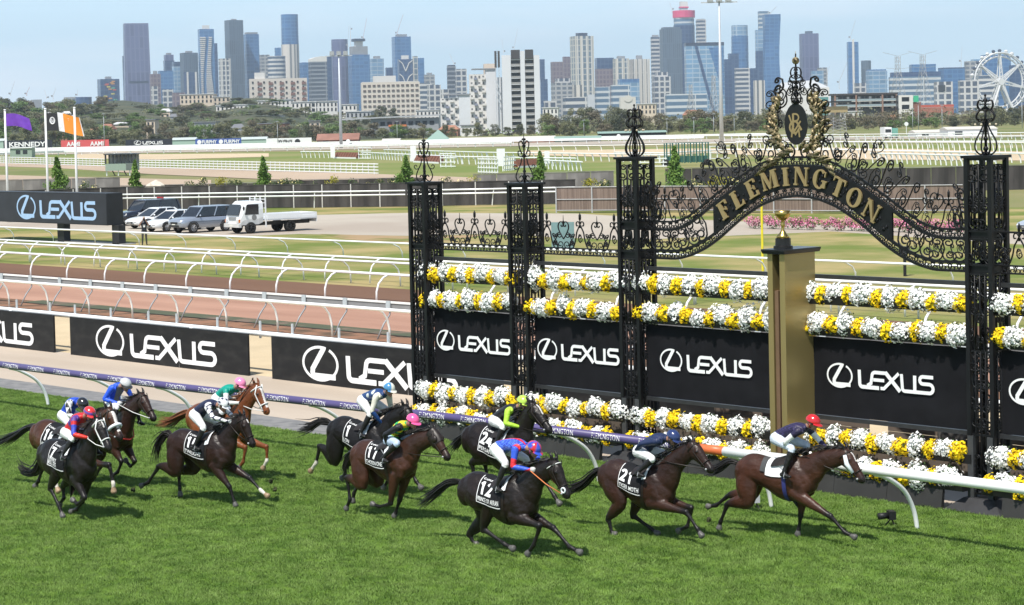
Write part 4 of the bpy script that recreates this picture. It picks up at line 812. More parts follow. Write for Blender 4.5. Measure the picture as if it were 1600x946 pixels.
    if extra == 'hood':
        hb2 = MB()
        for q in (-1, 1): hb2.ball(H(.15, .03, q * .085), .075 * s, 10, sc=(1, .55, 1))
        hb2.loft([[H(u, .075) + up * a * math.cos(t) * s + np.array([0, b_2 * math.sin(t) * s, 0]) for t in np.linspace(0, 2 * math.pi, 15)[:-1]] for u, a, b_2 in ((-.05, .12, .092), (.05, .142, .1), (.14, .152, .104), (.24, .135, .096))], caps=False); hb2.build('blinker_hood', mLea, br, smooth=True)
    # saddlecloth with number and name
    bvh = BVHTree.FromPolygons([tuple(v) for v in V], [tuple(p.vertices) for p in me.polygons])
    def onb(x, a, off=.022):       # a: girth angle in degrees from the top, near side; lies on the body's own surface
        zc, hw, ht, hb = trunk_at(x); q = R(90 - a); y = hw * math.copysign(abs(math.cos(q)) ** .9, math.cos(q)); z = zc + (ht if math.sin(q) > 0 else hb) * math.sin(q); p = TT(x, -y, z); c = TT(x, 0, zc); n = p - c; n /= np.linalg.norm(n)
        hit = bvh.ray_cast(Vector(p + n * .3), Vector(-n), .5)[0]
        return (np.array(hit) if hit is not None else p) + n * off
    wcl = cloth and cloth[0] == 'white'; x0, x1 = (-.10, .30) if wcl else (-.24, .27); AM = 78 if wcl else 104
    cb = MB(); nx, na = 12, 22; g = [onb(x0 + (x1 - x0) * i / nx + (.03 * abs(-1 + 2 * j / na)), -AM + 2 * AM * j / na) for j in range(na + 1) for i in range(nx + 1)]
    cb.add(g, [(j * (nx + 1) + i, j * (nx + 1) + i + 1, (j + 1) * (nx + 1) + i + 1, (j + 1) * (nx + 1) + i) for j in range(na) for i in range(nx)])
    cl = cb.build('saddlecloth', mClW if wcl else mClo, root, smooth=True)
    fn = lambda u, v: onb(x0 + u + .03 * (104 - v * 180) / 104, 104 - v * 180, .030)    # u metres along, v 0..0.5 up the near side
    fd = lambda u, v, d: onb(x0 + u + .03 * (104 - v * 180) / 104, 104 - v * 180, .028 + d)
    if wcl:
        fb = MB(); g = [onb(-.20 + .1 * i / 3 + .02 * j / 8, 8 + 62 * j / 8, .026 + .008 * math.sin(i + j)) for j in range(9) for i in range(4)]; fb.add(g, [(j * 4 + i, j * 4 + i + 1, (j + 1) * 4 + i + 1, (j + 1) * 4 + i) for j in range(8) for i in range(3)]); fb.build('grey_flap', mat('flap grey', (.05, .05, .052), .7), cl, smooth=True)
    if not wcl and cloth:
        tb = MB(); num, names, mark = cloth
        stroke(tb, sub_([(.012, .5), (.012, .26), (.012, .02), (.25, .02), (.50, .02)]), .012, fd, .003)
        
        for i, ch in enumerate(num): digit(tb, ch, .04 + .155 * i, .15, .125, .215, fd)
        for i, nm in enumerate(names): text_fit(nm, .03, .03 + min(.44, .052 * len(nm)), .05 + .07 * (len(names) - 1 - i) - .0, .115 + .07 * (len(names) - 1 - i), fn, .015, tb)
        if mark: wordmark(tb, lambda u, v, d: fd(.04 + u * .036, .405 + v * .045, .004 + d * .2))
        tb.build('cloth_lettering', mBW, cl)
    tw = MB(); g = [onb(.275 + .085 * i / 2, -62 + 124 * j / 14 , .028) for j in range(15) for i in range(3)]; tw.add(g, [(j * 3 + i, j * 3 + i + 1, (j + 1) * 3 + i + 1, (j + 1) * 3 + i) for j in range(14) for i in range(2)]); tw.build('saddle_towel', mTow, root, smooth=True)
    gb_ = MB(); rw = [[onb(.30 + dx, a, .012) for dx in (-.035, .035)] for a in np.linspace(60, 300, 18)]; gb_.add([p for r in rw for p in r], [(i * 2, i * 2 + 1, i * 2 + 3, i * 2 + 2) for i in range(17)]); gb_.build('girth', mat('girth blue', (.03, .035, .16), .6) if wcl else mLea, root, smooth=True)
    sb = MB(); g = [onb(.02 + .30 * i / 6, -50 + 100 * j / 10, .045 + .02 * math.sin(math.pi * i / 6)) for j in range(11) for i in range(7)]; sb.add(g, [(j * 7 + i, j * 7 + i + 1, (j + 1) * 7 + i + 1, (j + 1) * 7 + i) for j in range(10) for i in range(6)]); sb.build('saddle', mLea, root, smooth=True)
    HORSES.append(dict(root=root, loc=loc, TT=TT, H=H, s=s, psi=psi, O=O, reins=(H(.505, .085, -.07), H(.505, .085, .07)), onb=onb)); return HORSES[-1]
def sub_(p): return [tuple(np.array(a) + (np.array(b) - np.array(a)) * i / 6) for a, b in zip(p[:-1], p[1:]) for i in range(6)] + [p[-1]]
def digit(mb, ch, x, z, w, h, fd):
    A = lambda *p: sub_([(x + u * w, z + v * h) for u, v in p]); ar = lambda cx, cy, rx, ry, a0, a1: [(x + u * w, z + v * h) for u, v in arc(cx, cy, rx, ry, a0, a1, 8)]; T = .045; k = [.004]
    def S(p, cl=False): k[0] += .0006; stroke(mb, p, T, fd, k[0], 0, cl)
    if ch == '1': S(A((.55, 1), (.55, 0))); S(A((.2, .72), (.52, .93)))
    if ch == '2': S(ar(.5, .68, .36, .24, 170, -35) + A((.16, .1), (.92, .1)))
    if ch == '4': S(A((.72, 0), (.72, .96), (.08, .3), (.98, .3)))
    if ch == '5': S(A((.86, .9), (.26, .9), (.2, .52)) + ar(.48, .32, .36, .25, 120, -160))
    if ch == '7': S(A((.08, .9), (.9, .9), (.4, 0)))
    if ch == '8': S(ar(.5, .28, .34, .2, 0, 360)[:-1], True); S(ar(.5, .72, .29, .18, 0, 360)[:-1], True)
def jockey(hs, lab, hip, sh, head, elb, hand, knee, foot_, silk, cap, whip=None, look=0., reinm=None, leg=(.72, .72, .72), hand2=None, sleeve=None, capfn=None):
    loc, s, root = hs['loc'], hs['s'], hs['root']
    # joints in the horse's frame, near side at negative y
    hp = loc(hip, -.10); sp = loc(sh, -.06); hdp = loc(head, 0); el = loc(elb, -.27); hn = loc(hand, -.10); kn = loc(knee, -.27); ft = loc(foot_, -.33)
    hp[1] = 0; sp[1] = 0
    def clampd(a, b, lo, hi):
        v = b - a; L = np.linalg.norm(v); return a + v / L * float(np.clip(L, lo, hi))
    sp = clampd(hp, sp, .42, .52); nk = sp + (hdp - sp) / np.linalg.norm(hdp - sp) * .09; hdp = clampd(sp, hdp, .22, .27)
    shn = sp + np.array([0, -.17, -.02]); hpn = hp + np.array([0, -.11, -.02])
    kn = clampd(hpn, kn, .34, .43); ft = clampd(kn, ft, .36, .44); el = clampd(shn, el, .24, .30); hn = clampd(el, hn, .23, .29)
    mir = lambda p: p * np.array([1, -1, 1])
    bd = Body(); tv = (sp - hp) / np.linalg.norm(sp - hp); bk = np.array([-tv[2], 0, tv[0]]); bk = bk if bk[2] > 0 else -bk
    bd.limb([hp - tv * .07, hp, hp * .6 + sp * .4 + bk * .045, hp * .2 + sp * .8 + bk * .03, sp + tv * .03], [(.10, .13), (.125, .16), (.105, .14), (.115, .17), (.075, .13)], 'torso', 4, 16)
    bd.limb([sp + tv * .0, nk, hdp - (hdp - sp) * .1], [(.065, .07), (.055, .055), (.055, .055)], 'neck', 3, 10)
    hx = np.array([math.cos(look), 0, math.sin(look)]); hu = np.array([-math.sin(look), 0, math.cos(look)])
    HF = lambda u, v, y=0.: hdp + hx * u + hu * v + np.array([0, y, 0])
    bd.blob(HF(0, .02), (.105, .08, .105), lab='face'); bd.blob(HF(.035, -.05), (.065, .055, .07), lab='face'); bd.limb([HF(.085, .02), HF(.118, -.025), HF(.098, -.04)], [.012, .017, .012], 'face', 2, 6)
    bd.limb([HF(.08, -.072, -.02), HF(.09, -.072, 0), HF(.08, -.072, .02)], [.011, .012, .011], 'lips', 2, 6); bd.blob(HF(.085, -.1), (.025, .028, .022), lab='face')
    for q in (-1, 1): bd.blob(HF(.082, .005, q * .032), (.016, .016, .011), lab='eye'); bd.blob(HF(-.005, -.015, q * .08), (.02, .012, .03), lab='ear')
    offs = {1: (loc(hand2, .10) if hand2 is not None else None)}
    for q in (-1, 1):
        f = (lambda p: p) if q < 0 else mir
        S, E_, Hn, K, F_ = f(shn), f(el), f(hn), f(kn), f(ft)
        if q > 0:
            Hn = offs[1] if offs[1] is not None else mir(hn) + np.array([.04, 0, .01]); E_ = (S + Hn) / 2 + np.array([-.05, .1, -.03]); E_ = clampd(S, E_, .24, .30); Hn = clampd(E_, Hn, .22, .30); K = K + np.array([.02, 0, .01])
        bd.limb([S - np.array([0, q * .05, 0]), S, S * .5 + E_ * .5, E_], [.075, .07, .056, .047], 'upper_arm', 3, 12); bd.limb([E_, E_ * .6 + Hn * .4, Hn], [.047, .046, .031], 'forearm', 3, 12)
        v = (Hn - E_) / np.linalg.norm(Hn - E_); lat = np.array([0, q, 0.]); dn = np.cross(v, lat); dn /= np.linalg.norm(dn); dn = dn if dn[2] < 0 else -dn
        pc = Hn + v * .05; bd.limb([Hn, pc + v * .03], [(.028, .02), (.04, .022)], 'hand', 2, 10)
        for i, o in enumerate((-.03, -.011, .009, .028)):      # four fingers curled round the rein
            a = Hn + v * .075 + dn * o; L = (.034, .040, .038, .030)[i]
            bd.limb([a, a + v * L * .6 + lat * -.008, a + v * L * .65 - lat * .034, a + v * .004 - lat * .042], [.0105, .010, .0095, .008], 'hand', 2, 6)
        a = Hn + v * .02 - dn * .032; bd.limb([a, a + v * .03 - dn * .014 - lat * .012, a + v * .055 - dn * .004 - lat * .03], [.0125, .011, .009], 'hand', 2, 6)
        Hp = f(hpn); bd.limb([Hp - (K - Hp) * .1, Hp * .7 + K * .3, Hp * .15 + K * .85, K], [(.115, .10), (.098, .09), (.07, .065), (.06, .058)], 'thigh', 3, 12)
        bd.limb([K, K * .65 + F_ * .35, K * .2 + F_ * .8, F_], [(.06, .058), (.06, .052), (.042, .038), (.042, .038)], 'shin', 3, 12)
        bd.limb([F_ + np.array([-.055, 0, -.03]), F_ + np.array([.04, 0, -.045]), F_ + np.array([.14, q * .01, -.06])], [(.038, .034), (.036, .038), (.024, .032)], 'boot', 3, 10)
    me = bd.remesh(.0085, 2, .4); me.name = 'jockey_body'; V = coords(me); idx, tt = bd.nearest(V)
    tg = np.array([g[4] for g in bd.seg])[idx]; part = np.array([g[5] for g in bd.seg])[idx]; npt = np.array([g[6] for g in bd.seg])[idx]; fr = (part + tt) / npt
    col = np.tile(np.array(leg), (len(V), 1)); ta = (V - hp) @ tv
    q = np.isin(tg, ['torso', 'upper_arm', 'forearm', 'neck']) & (ta > -.02)
    tor = q & np.isin(tg, ['torso', 'neck']); arm = q & np.isin(tg, ['upper_arm', 'forearm'])
    arm = np.isin(tg, ['upper_arm', 'forearm'])
    afr = np.where(tg == 'upper_arm', fr * .5, .5 + fr * .5)
    col[tor] = silk(ta[tor] / .48, V[tor], np.arctan2(V[tor, 1], (V[tor] - hp) @ bk)); col[arm] = (sleeve or silk)(afr[arm], V[arm], np.arctan2(V[arm, 2] - el[2], V[arm, 1]))
    col[tg == 'hand'] = (.5, .5, .5) if whip != 'bare' else (.42, .24, .17)
    sk = (.36, .19, .13)
    for n, c in (('face', sk), ('lips', (.26, .09, .08)), ('eye', (.02, .015, .012)), ('ear', sk)): col[tg == n] = c
    q = ((tg == 'shin') & (fr > .12)) | (tg == 'boot'); col[q] = (.012, .011, .011)
    q = (tg == 'neck') & (fr > .45); col[q] = sk
    setcol(me, col); me.materials.append(mSilk); me.polygons.foreach_set('use_smooth', [True] * len(me.polygons))
    jr = empty('person', tuple(hs['O']), hs['psi'], lab, 'person', 'jockeys crouched over their horses'); link('body', me, jr)
    # helmet with peak, goggles
    hb = MB(); n = 20; rg_ = []
    for i in range(9):
        a = math.pi / 2 * i / 8; rg_.append([HF(-.008 + .138 * math.cos(a) * math.cos(t), .03 + .118 * math.sin(a), .112 * math.cos(a) * math.sin(t)) for t in np.linspace(0, 2 * math.pi, n + 1)[:-1]])
    hb.loft(rg_[:-1] + [[HF(-.008, .148, 0) + .002 * np.array([math.cos(t), math.sin(t), 0]) for t in np.linspace(0, 2 * math.pi, n + 1)[:-1]]], caps=False)
    hb.add([HF(-.008 + rr_ * .138 * math.cos(t), z_, rr_ * .112 * math.sin(t) * (1 if rr_ == 1 else .8)) for t in np.linspace(-1.1, 1.1, 9) for rr_, z_ in ((.98, .036), (1.42, .012))], [(i * 2, i * 2 + 1, i * 2 + 3, i * 2 + 2) for i in range(8)])
    hb.tube([HF(-.02, .02, -.09), HF(.0, -.06, -.08), HF(.03, -.115, 0), HF(.0, -.06, .08), HF(-.02, .02, .09)], .008, 4)
    hm = hb.mesh('helmet', mHelm, True); HV_ = coords(hm) ; rel = (HV_ - hdp); setcol(hm, (capfn or (lambda p: np.tile(np.array(cap), (len(p), 1))))(np.c_[rel @ hx, rel[:, 1], rel @ hu])); link('helmet', hm, jr)
    MB().tube([HF(.02, .012, -.088), HF(.07, .01, -.066), HF(.10, .008, -.03), HF(.105, .006, 0), HF(.10, .008, .03), HF(.07, .01, .066), HF(.02, .012, .088)], .017, 6).build('goggles', mat('goggles dark', (.01, .01, .012), .15, .1), jr, smooth=True)
    # reins belong to the horse; stirrup under the near foot
    hw = hn + np.array([.02, 0, -.02]); a0, a1 = hs['reins']
    rb = MB(); h2 = mir(hw)
    for a, b in ((a0, hw), (a1, h2)): rb.tube([a, (a * .5 + b * .5) + np.array([0, 0, -.03]), b], .009, 4)
    rb.build('rein', reinm or mLea, root, smooth=True)
    for q in (-1, 1):
        f = ft * np.array([1, -q, 1]); sb = MB(); sb.tube([hs['onb'](.16, 45, .05) * np.array([1, -q, 1]), f + np.array([.03, 0, .06])], .008, 4); sb.tube([f + np.array([.03, 0, .06]), f + np.array([.03, -.05, -.06]), f + np.array([.03, -.05, -.09]), f + np.array([.03, .05, -.09]), f + np.array([.03, .05, -.06])], .008, 4, closed=True); sb.build('stirrup', mGR, root)
    if whip is not None and whip != 'bare':
        wv = empty('whip', tuple(hs['O']), hs['psi'], whip[1], 'whip', None); a = hn + np.array([.03, 0, 0]); b = loc(whip[0], -.12); b = a + (b - a) / np.linalg.norm(b - a) * .66
        MB().tube([a, b], [.011, .007], 6).build('shaft', mLea, wv); MB().tube([b, b + (b - a) * .08], [.018, .014], 5, flat=(1, .3)).build('flap', mLea, wv)
# silks: colour by position along the torso or sleeve (a), point and angle round it
def plain(c): return lambda a, v, g: np.tile(np.array(c, float), (len(a), 1))
def mixc(c1, c2, m): return np.where(m[:, None], np.array(c1, float), np.array(c2, float))
def spots(c, c2, r=.05, sp_=.14): return lambda a, v, g: mixc(c2, c, (((v[:, 0] / sp_ + .25) % 1 - .5) ** 2 + ((v[:, 2] / sp_ + .5 * np.floor(v[:, 0] / sp_ + .25)) % 1 - .5) ** 2) < (r / sp_) ** 2)
def checks(c, c2, q=.09): return lambda a, v, g: mixc(c2, c, ((np.floor(v[:, 0] / q) + np.floor(v[:, 2] / q) + np.floor(v[:, 1] / q)) % 2) > .5)
def bands(lst): return lambda a, v, g: np.array([next(c for t, c in lst if x <= t) for x in a], float)
BL, RD, WT, NV, BK, LM, GR, YL, PK, PU = (.02, .05, .42), (.55, .02, .025), (.74, .74, .73), (.012, .018, .062), (.012, .012, .015), (.36, .62, .03), (.01, .33, .13), (.65, .52, .02), (.72, .13, .33), (.06, .04, .17)
hb_ = (.012, .010, .010)
bay, dkb, brn, chs, blk = (.080, .030, .015), (.022, .011, .008), (.040, .017, .011), (.19, .062, .02), (.010, .008, .007)
H11 = horse(11, -4.45, 6, (1253, 712), (1176, 709), (1145, 742), (1287, 761), (1324, 704), (1353, 752), [(1137, 787), (1126, 815), (1123, 829)], [(1139, 774), (1119, 790), (1104, 792)], [(1299, 808), (1320, 832), (1338, 841)], [(1251, 807), (1248, 827), (1246, 838)],
            [(1140, 722), (1122, 733), (1100, 738)], (.062, .024, .014), hb_, 'leading bay racehorse with white cheek rolls and a white saddlecloth', blaze=.5, extra='cheek', cloth=('white',), dark=(.035, .017, .012))
jockey(H11, 'jockey in navy with white armbands, red cap and white gloves, in the lead', (1213, 684), (1256, 670), (1270, 661), (1225, 692), (1239, 702), (1250, 709), (1222, 746), lambda a, v, g: mixc((.018, .014, .042), (.045, .034, .11), np.sin(v[:, 0] * 60 + 9 * np.sin(v[:, 2] * 30)) > -.5), (.50, .015, .02), look=-.35, leg=(.60, .66, .76), hand2=(1294, 704), sleeve=bands([(.30, (.02, .015, .045)), (.66, WT), (2, (.03, .02, .07))]))
H10 = horse(10, -6.0, 4, (1017, 727), (952, 716), (929, 745), (1066, 766), (1085, 692), (1120, 740), [(950, 810), (957, 836), (964, 848)], [(988, 805), (1017, 826), (1030, 836)], [(1073, 801), (1090, 827), (1098, 840)], [(1081, 794), (1074, 823), (1058, 831)],
            [(928, 740), (912, 755), (893, 764), (884, 764)], brn, hb_, 'dark bay racehorse with cloth number 21, second of the field', cloth=('21', ['TIGER MOTH'], False), dark=(.022, .013, .011))
jockey(H10, 'jockey all in navy with navy cap, second in the field', (998, 704), (1036, 685), (1051, 685), (994, 695), (987, 713), (1029, 722), (997, 737), plain((.016, .026, .075)), (.02, .035, .12), look=-.5, whip='bare', hand2=(1060, 712))
H9 = horse(9, -8.5, 3, (801, 742), (738, 736), (711, 764), (852, 789), (869, 721), (891, 776), [(754, 826), (789, 851), (804, 859)], [(733, 834), (742, 853), (747, 864)], [(844, 822), (834, 852), (823, 868)], [(866, 826), (890, 855), (909, 865)],
           [(700, 756), (675, 775), (652, 790)], (.017, .010, .008), hb_, 'black-brown racehorse number 12 with red and white browband, nearest to the stand', extra='ring', cloth=('12', ['PRINCE OF ARRAN'], True), dark=blk)
jockey(H9, 'jockey in blue lace and red seams with quartered red and blue cap', (775, 701), (818, 699), (836, 703), (801, 733), (833, 735), (793, 728), (773, 766), lambda a, v, g: mixc((.60, .02, .03), mixc((.10, .22, .75), (.02, .04, .42), np.sin(v[:, 0] * 70 + 5 * np.sin(v[:, 2] * 45)) * np.sin(v[:, 2] * 60 + 4 * np.sin(v[:, 0] * 50)) > .1), (np.abs(g) < .3)), RD, look=-.55, reinm=mat('orange rein', (.65, .2, .07), .6),
       sleeve=lambda a, v, g: mixc((.60, .02, .03), (.03, .09, .55), np.sin(g * 4 + a * 6) > .1), capfn=lambda p: mixc(RD, (.03, .08, .5), np.sin(np.arctan2(p[:, 1], p[:, 0] + .008) * 4) > 0))
H8 = horse(8, -5.7, 0, (794, 670), (750, 658), (717, 686), (845, 705), (834, 631), (866, 677), [(737, 722), (742, 752), (750, 770)], [(757, 722), (762, 748), (756, 762)], [(850, 750), (866, 775), (876, 790)], [(832, 745), (820, 770), (808, 782)],
           [(716, 690), (706, 702)], (.015, .009, .008), hb_, 'dark brown racehorse with cloth number 24, against the purple rail', cloth=('24', ['PERSAN'], True), dark=blk, blaze=.6)
jockey(H8, 'jockey with lime sleeves, black body and lime cap beside the flower troughs', (772, 656), (801, 640), (819, 629), (790, 662), (811, 667), (789, 669), (776, 690), plain(BK), (.42, .62, .08), look=-.3, sleeve=plain((.40, .66, .05)))
H7 = horse(7, -7.85, 2, (630, 687), (567, 686), (548, 707), (656, 736), (679, 674), (702, 713), [(542, 746), (547, 781), (540, 797)], [(565, 748), (553, 771), (551, 786)], [(610, 788), (592, 792), (580, 787)], [(624, 783), (618, 802), (615, 813)],
           [(543, 718), (538, 740)], (.060, .023, .013), hb_, 'bay racehorse in black blinkers with number 17 cloth', extra='hood', cloth=('17', ['CHOSEN ONE'], True), dark=(.03, .016, .012))
jockey(H7, 'jockey in yellow and green with black sleeves and bright pink cap', (608, 687), (627, 667), (645, 659), (601, 680), (611, 709), (622, 693), (598, 716), lambda a, v, g: mixc((.01, .38, .10), (.66, .55, .02), np.sin(v[:, 0] * 30 + v[:, 2] * 34) > .1), (.80, .10, .30), look=-.35, leg=(.45, .55, .72), whip='bare', sleeve=plain(BK))
H6 = horse(6, -6.5, 4, (586, 661), (538, 648), (508, 670), (625, 700), (636, 636), (654, 676), [(500, 697), (494, 724), (484, 738)], [(540, 726), (539, 742), (533, 749)], [(640, 730), (650, 752), (660, 765)], [(618, 730), (606, 752), (598, 764)],
           [(500, 660), (485, 668), (466, 672)], blk, hb_, 'black racehorse with one white hind sock, behind the blinkered bay', socks='A', cloth=('1', ['LON'], True), dark=(.012, .010, .010))
jockey(H6, 'jockey in navy with pale spots and a white and blue cap', (566, 625), (594, 618), (604, 612), (581, 643), (595, 660), (584, 654), (563, 677), spots((.018, .05, .16), (.6, .64, .62), .042, .15), (.1, .3, .5), look=-.35, capfn=lambda p: mixc((.70, .68, .58), (.06, .22, .42), np.sin(np.arctan2(p[:, 1], p[:, 0] + .008) * 2 + .8) > 0), sleeve=bands([(.5, (.62, .6, .5)), (2, (.02, .07, .24))]))
H5 = horse(5, -9.0, 13, (332, 674), (283, 670), (256, 694), (378, 726), (381, 652), (401, 701), [(249, 728), (232, 754), (219, 760)], [(279, 738), (281, 764), (282, 776)], [(359, 762), (366, 784), (369, 797)], [(391, 748), (408, 767), (420, 777)],
           [(258, 678), (246, 694), (243, 718)], (.030, .014, .010), hb_, 'dark bay racehorse number 15 stretching out alone, white fore fetlock', socks='D', cloth=('15', ['TWILIGHT'], True), dark=blk, blaze=.3)
jockey(H5, 'jockey in navy with white spotted sleeves and black and white spotted cap', (304, 647), (330, 633), (348, 633), (332, 653), (355, 659), (322, 673), (304, 697), plain((.014, .018, .05)), WT, look=-.5, whip=((325, 688), 'pale grey whip held low by the jockey in the spotted cap'), sleeve=spots((.012, .018, .06), WT, .045, .10), capfn=lambda p: mixc(NV, WT, np.sin(p[:, 0] * 48) * np.sin(p[:, 1] * 48 + 1) * np.sin(p[:, 2] * 48 + 1) > .12))
H4 = horse(4, -7.2, 8, (356, 640), (307, 625), (288, 653), (397, 677), (403, 603), (420, 643), [(300, 700), (310, 722), (317, 732)], [(325, 702), (330, 722), (338, 732)], [(384, 700), (380, 722), (372, 733)], [(417, 699), (417, 720), (410, 734)],
           [(282, 650), (264, 660), (246, 661)], chs, (.16, .05, .018), 'chestnut racehorse with white bridle and blaze, next to the purple rail', socks='AD', blaze=1.1, bridle='white', hair=mHairC, cloth=None, dark=(.12, .036, .014))
jockey(H4, 'jockey in emerald green with white sleeves and pale pink cap on the chestnut', (338, 622), (358, 610), (375, 601), (353, 630), (372, 630), (348, 645), (336, 665), plain((.0, .27, .20)), (.78, .24, .42), look=-.45, whip=((396, 590), 'black whip raised by the jockey in emerald green'), reinm=mWhL, sleeve=bands([(.25, (.0, .27, .20)), (2, WT)]))
H3 = horse(3, -9.2, 2, (182, 646), (140, 648), (120, 670), (211, 690), (223, 617), (246, 659), [(118, 725), (108, 748), (100, 760)], [(140, 722), (142, 746), (134, 756)], [(190, 722), (184, 738), (174, 744)], [(211, 722), (204, 729), (195, 718)],
           [(112, 662), (96, 668)], (.042, .018, .011), hb_, 'brown racehorse with red breastplate between the front trio and the rail', cloth=None, dark=(.025, .014, .011))
jockey(H3, 'jockey in royal blue with pale grey cap, second from the rail', (171, 632), (180, 610), (196, 602), (163, 624), (190, 632), (189, 638), (176, 664), lambda a, v, g: mixc((.20, .19, .19), (.025, .09, .62), (np.abs(g) > 2.2)), (.50, .50, .50), look=-.45, reinm=mWhL, whip=None, sleeve=plain((.025, .10, .66)), capfn=lambda p: mixc((.03, .03, .03), (.52, .52, .52), p[:, 2] < .045))
bb = MB(); [bb.tube([H3['TT'](.62, q * .23, 1.30), H3['TT'](.74, q * .16, 1.12), H3['TT'](.815, 0, 1.08)], .014, 5) for q in (-1, 1)]; bb.build('breastplate', mat('red strap', (.5, .03, .03), .5), H3['root'], smooth=True)
H2 = horse(2, -10.45, 2, (112, 664), (68, 655), (45, 685), (150, 700), (172, 640), (187, 676), [(84, 735), (88, 758), (92, 770)], [(66, 732), (60, 752), (54, 762)], [(171, 727), (177, 756), (178, 771)], [(160, 726), (150, 742), (140, 744)],
           [(44, 668), (24, 680), (2, 690), (-6, 692)], bay, hb_, 'bay racehorse with cloth number 18 and a white sheepskin noseband', socks='AC', blaze=1.2, extra='roll', cloth=('18', ['ASHRUN'], True))
jockey(H2, 'jockey in royal blue with black and white chest and black cap', (98, 648), (112, 632), (129, 633), (108, 649), (128, 657), (112, 668), (100, 690), plain((.02, .07, .5)), (.015, .015, .017), look=-.45, sleeve=checks(WT, BK, .11))
H1 = horse(1, -11.6, 0, (116, 689), (75, 684), (61, 704), (154, 722), (155, 656), (174, 703), [(78, 762), (92, 790), (99, 810)], [(98, 760), (100, 778), (92, 790)], [(133, 779), (121, 788), (112, 780)], [(128, 785), (120, 796), (110, 800)],
           [(62, 722), (52, 738), (36, 734), (30, 722)], (.013, .009, .008), hb_, 'black racehorse number 7 with white bridle, front of the trio', bridle='white', cloth=('7', ['VERRY', 'ELLEE'], True), dark=blk, blaze=.4)
jockey(H1, 'jockey in red with purple bands and red cap with a purple hoop', (103, 675), (124, 653), (141, 647), (115, 682), (136, 684), (118, 690), (102, 703), bands([(.45, RD), (.72, (.10, .05, .30)), (2, RD)]), (.62, .03, .02), look=-.4, reinm=mWhL, sleeve=bands([(.22, (.10, .04, .25)), (.3, RD), (.5, (.04, .06, .45)), (2, (.62, .03, .02))]), capfn=lambda p: mixc((.10, .05, .3), (.62, .03, .03), np.abs(p[:, 2] - .065) < .018))
# clods thrown up behind the field
mClod = mat('turf clod', (.035, .04, .015), .95, .4, 20)
for i, (x, y, z, lab) in enumerate(((423, 752, .35, 'clod of turf thrown up behind the black horse with a white sock'), (430, 765, .12, 'lower clod of turf behind the black horse with a white sock'), (208, 765, .10, 'small clod of turf behind the spotted cap horse'), (1108, 812, .12, 'small clod of turf under the tail of the leader'))):
    p = gp(x, y, z); rg = np.random.default_rng(i); b = MB().ball((0, 0, 0), .045, 8); b.v = [tuple(np.array(v) * (1 + rg.normal() * .2) + rg.normal(size=3) * .008) for v in b.v]
    for q in range(14): d = rg.normal(size=3); d /= np.linalg.norm(d); b.tube([d * .03, d * .07 + rg.normal(size=3) * .01], [.005, .001], 3)
    tag(b.build('turf_clod', mClod, None, tuple(p)), lab, 'turf clod', 'clods of turf')
# ---------------------------------------------------------------- billboard on posts, photographer, vehicles
mSg = mat('billboard black', (.018, .019, .024), .45, .25, 1.2, spec=.35); mSl = mat('billboard print blue', (.34, .50, .72), .5, .06)
t = empty('billboard', (-92.15, 40.6, 0), 0, 'black box billboard on two posts with pale blue emblem and word', 'billboard')
MB().box(-15.2, 0, 0, 1.2, 1.24, 3.27).build('box', mSg, t)
MB().box(-15.1, -.06, -.012, -.001, 1.3, 3.2).build('front_panel', mat('billboard face', (.022, .025, .035), .3, .25, 1.0), t)
b = MB(); s = 9.7 / 5.65; wordmark(b, lambda u, v, d: (-10.95 + u * s, -.02 - d, 1.52 + v * 1.5)); b.build('lettering', mSl, t)
b = MB(); stroke(b, [(-13.6, 1.75), (-13.25, 2.9), (-13.1, 2.9)], .2, lambda u, v, d: (u, -.02 - d, v)); b.build('lettering', mSl, t)
for x in (-6.35, .15): MB().box(x - .42, x + .36, .5, 1.0, 0, 1.239).build('post', mSg, t)
MB().box(-7.1, .9, .5, 1.5, 0, .06).build('footing', mat('footing', (.3, .29, .27), .9), t)
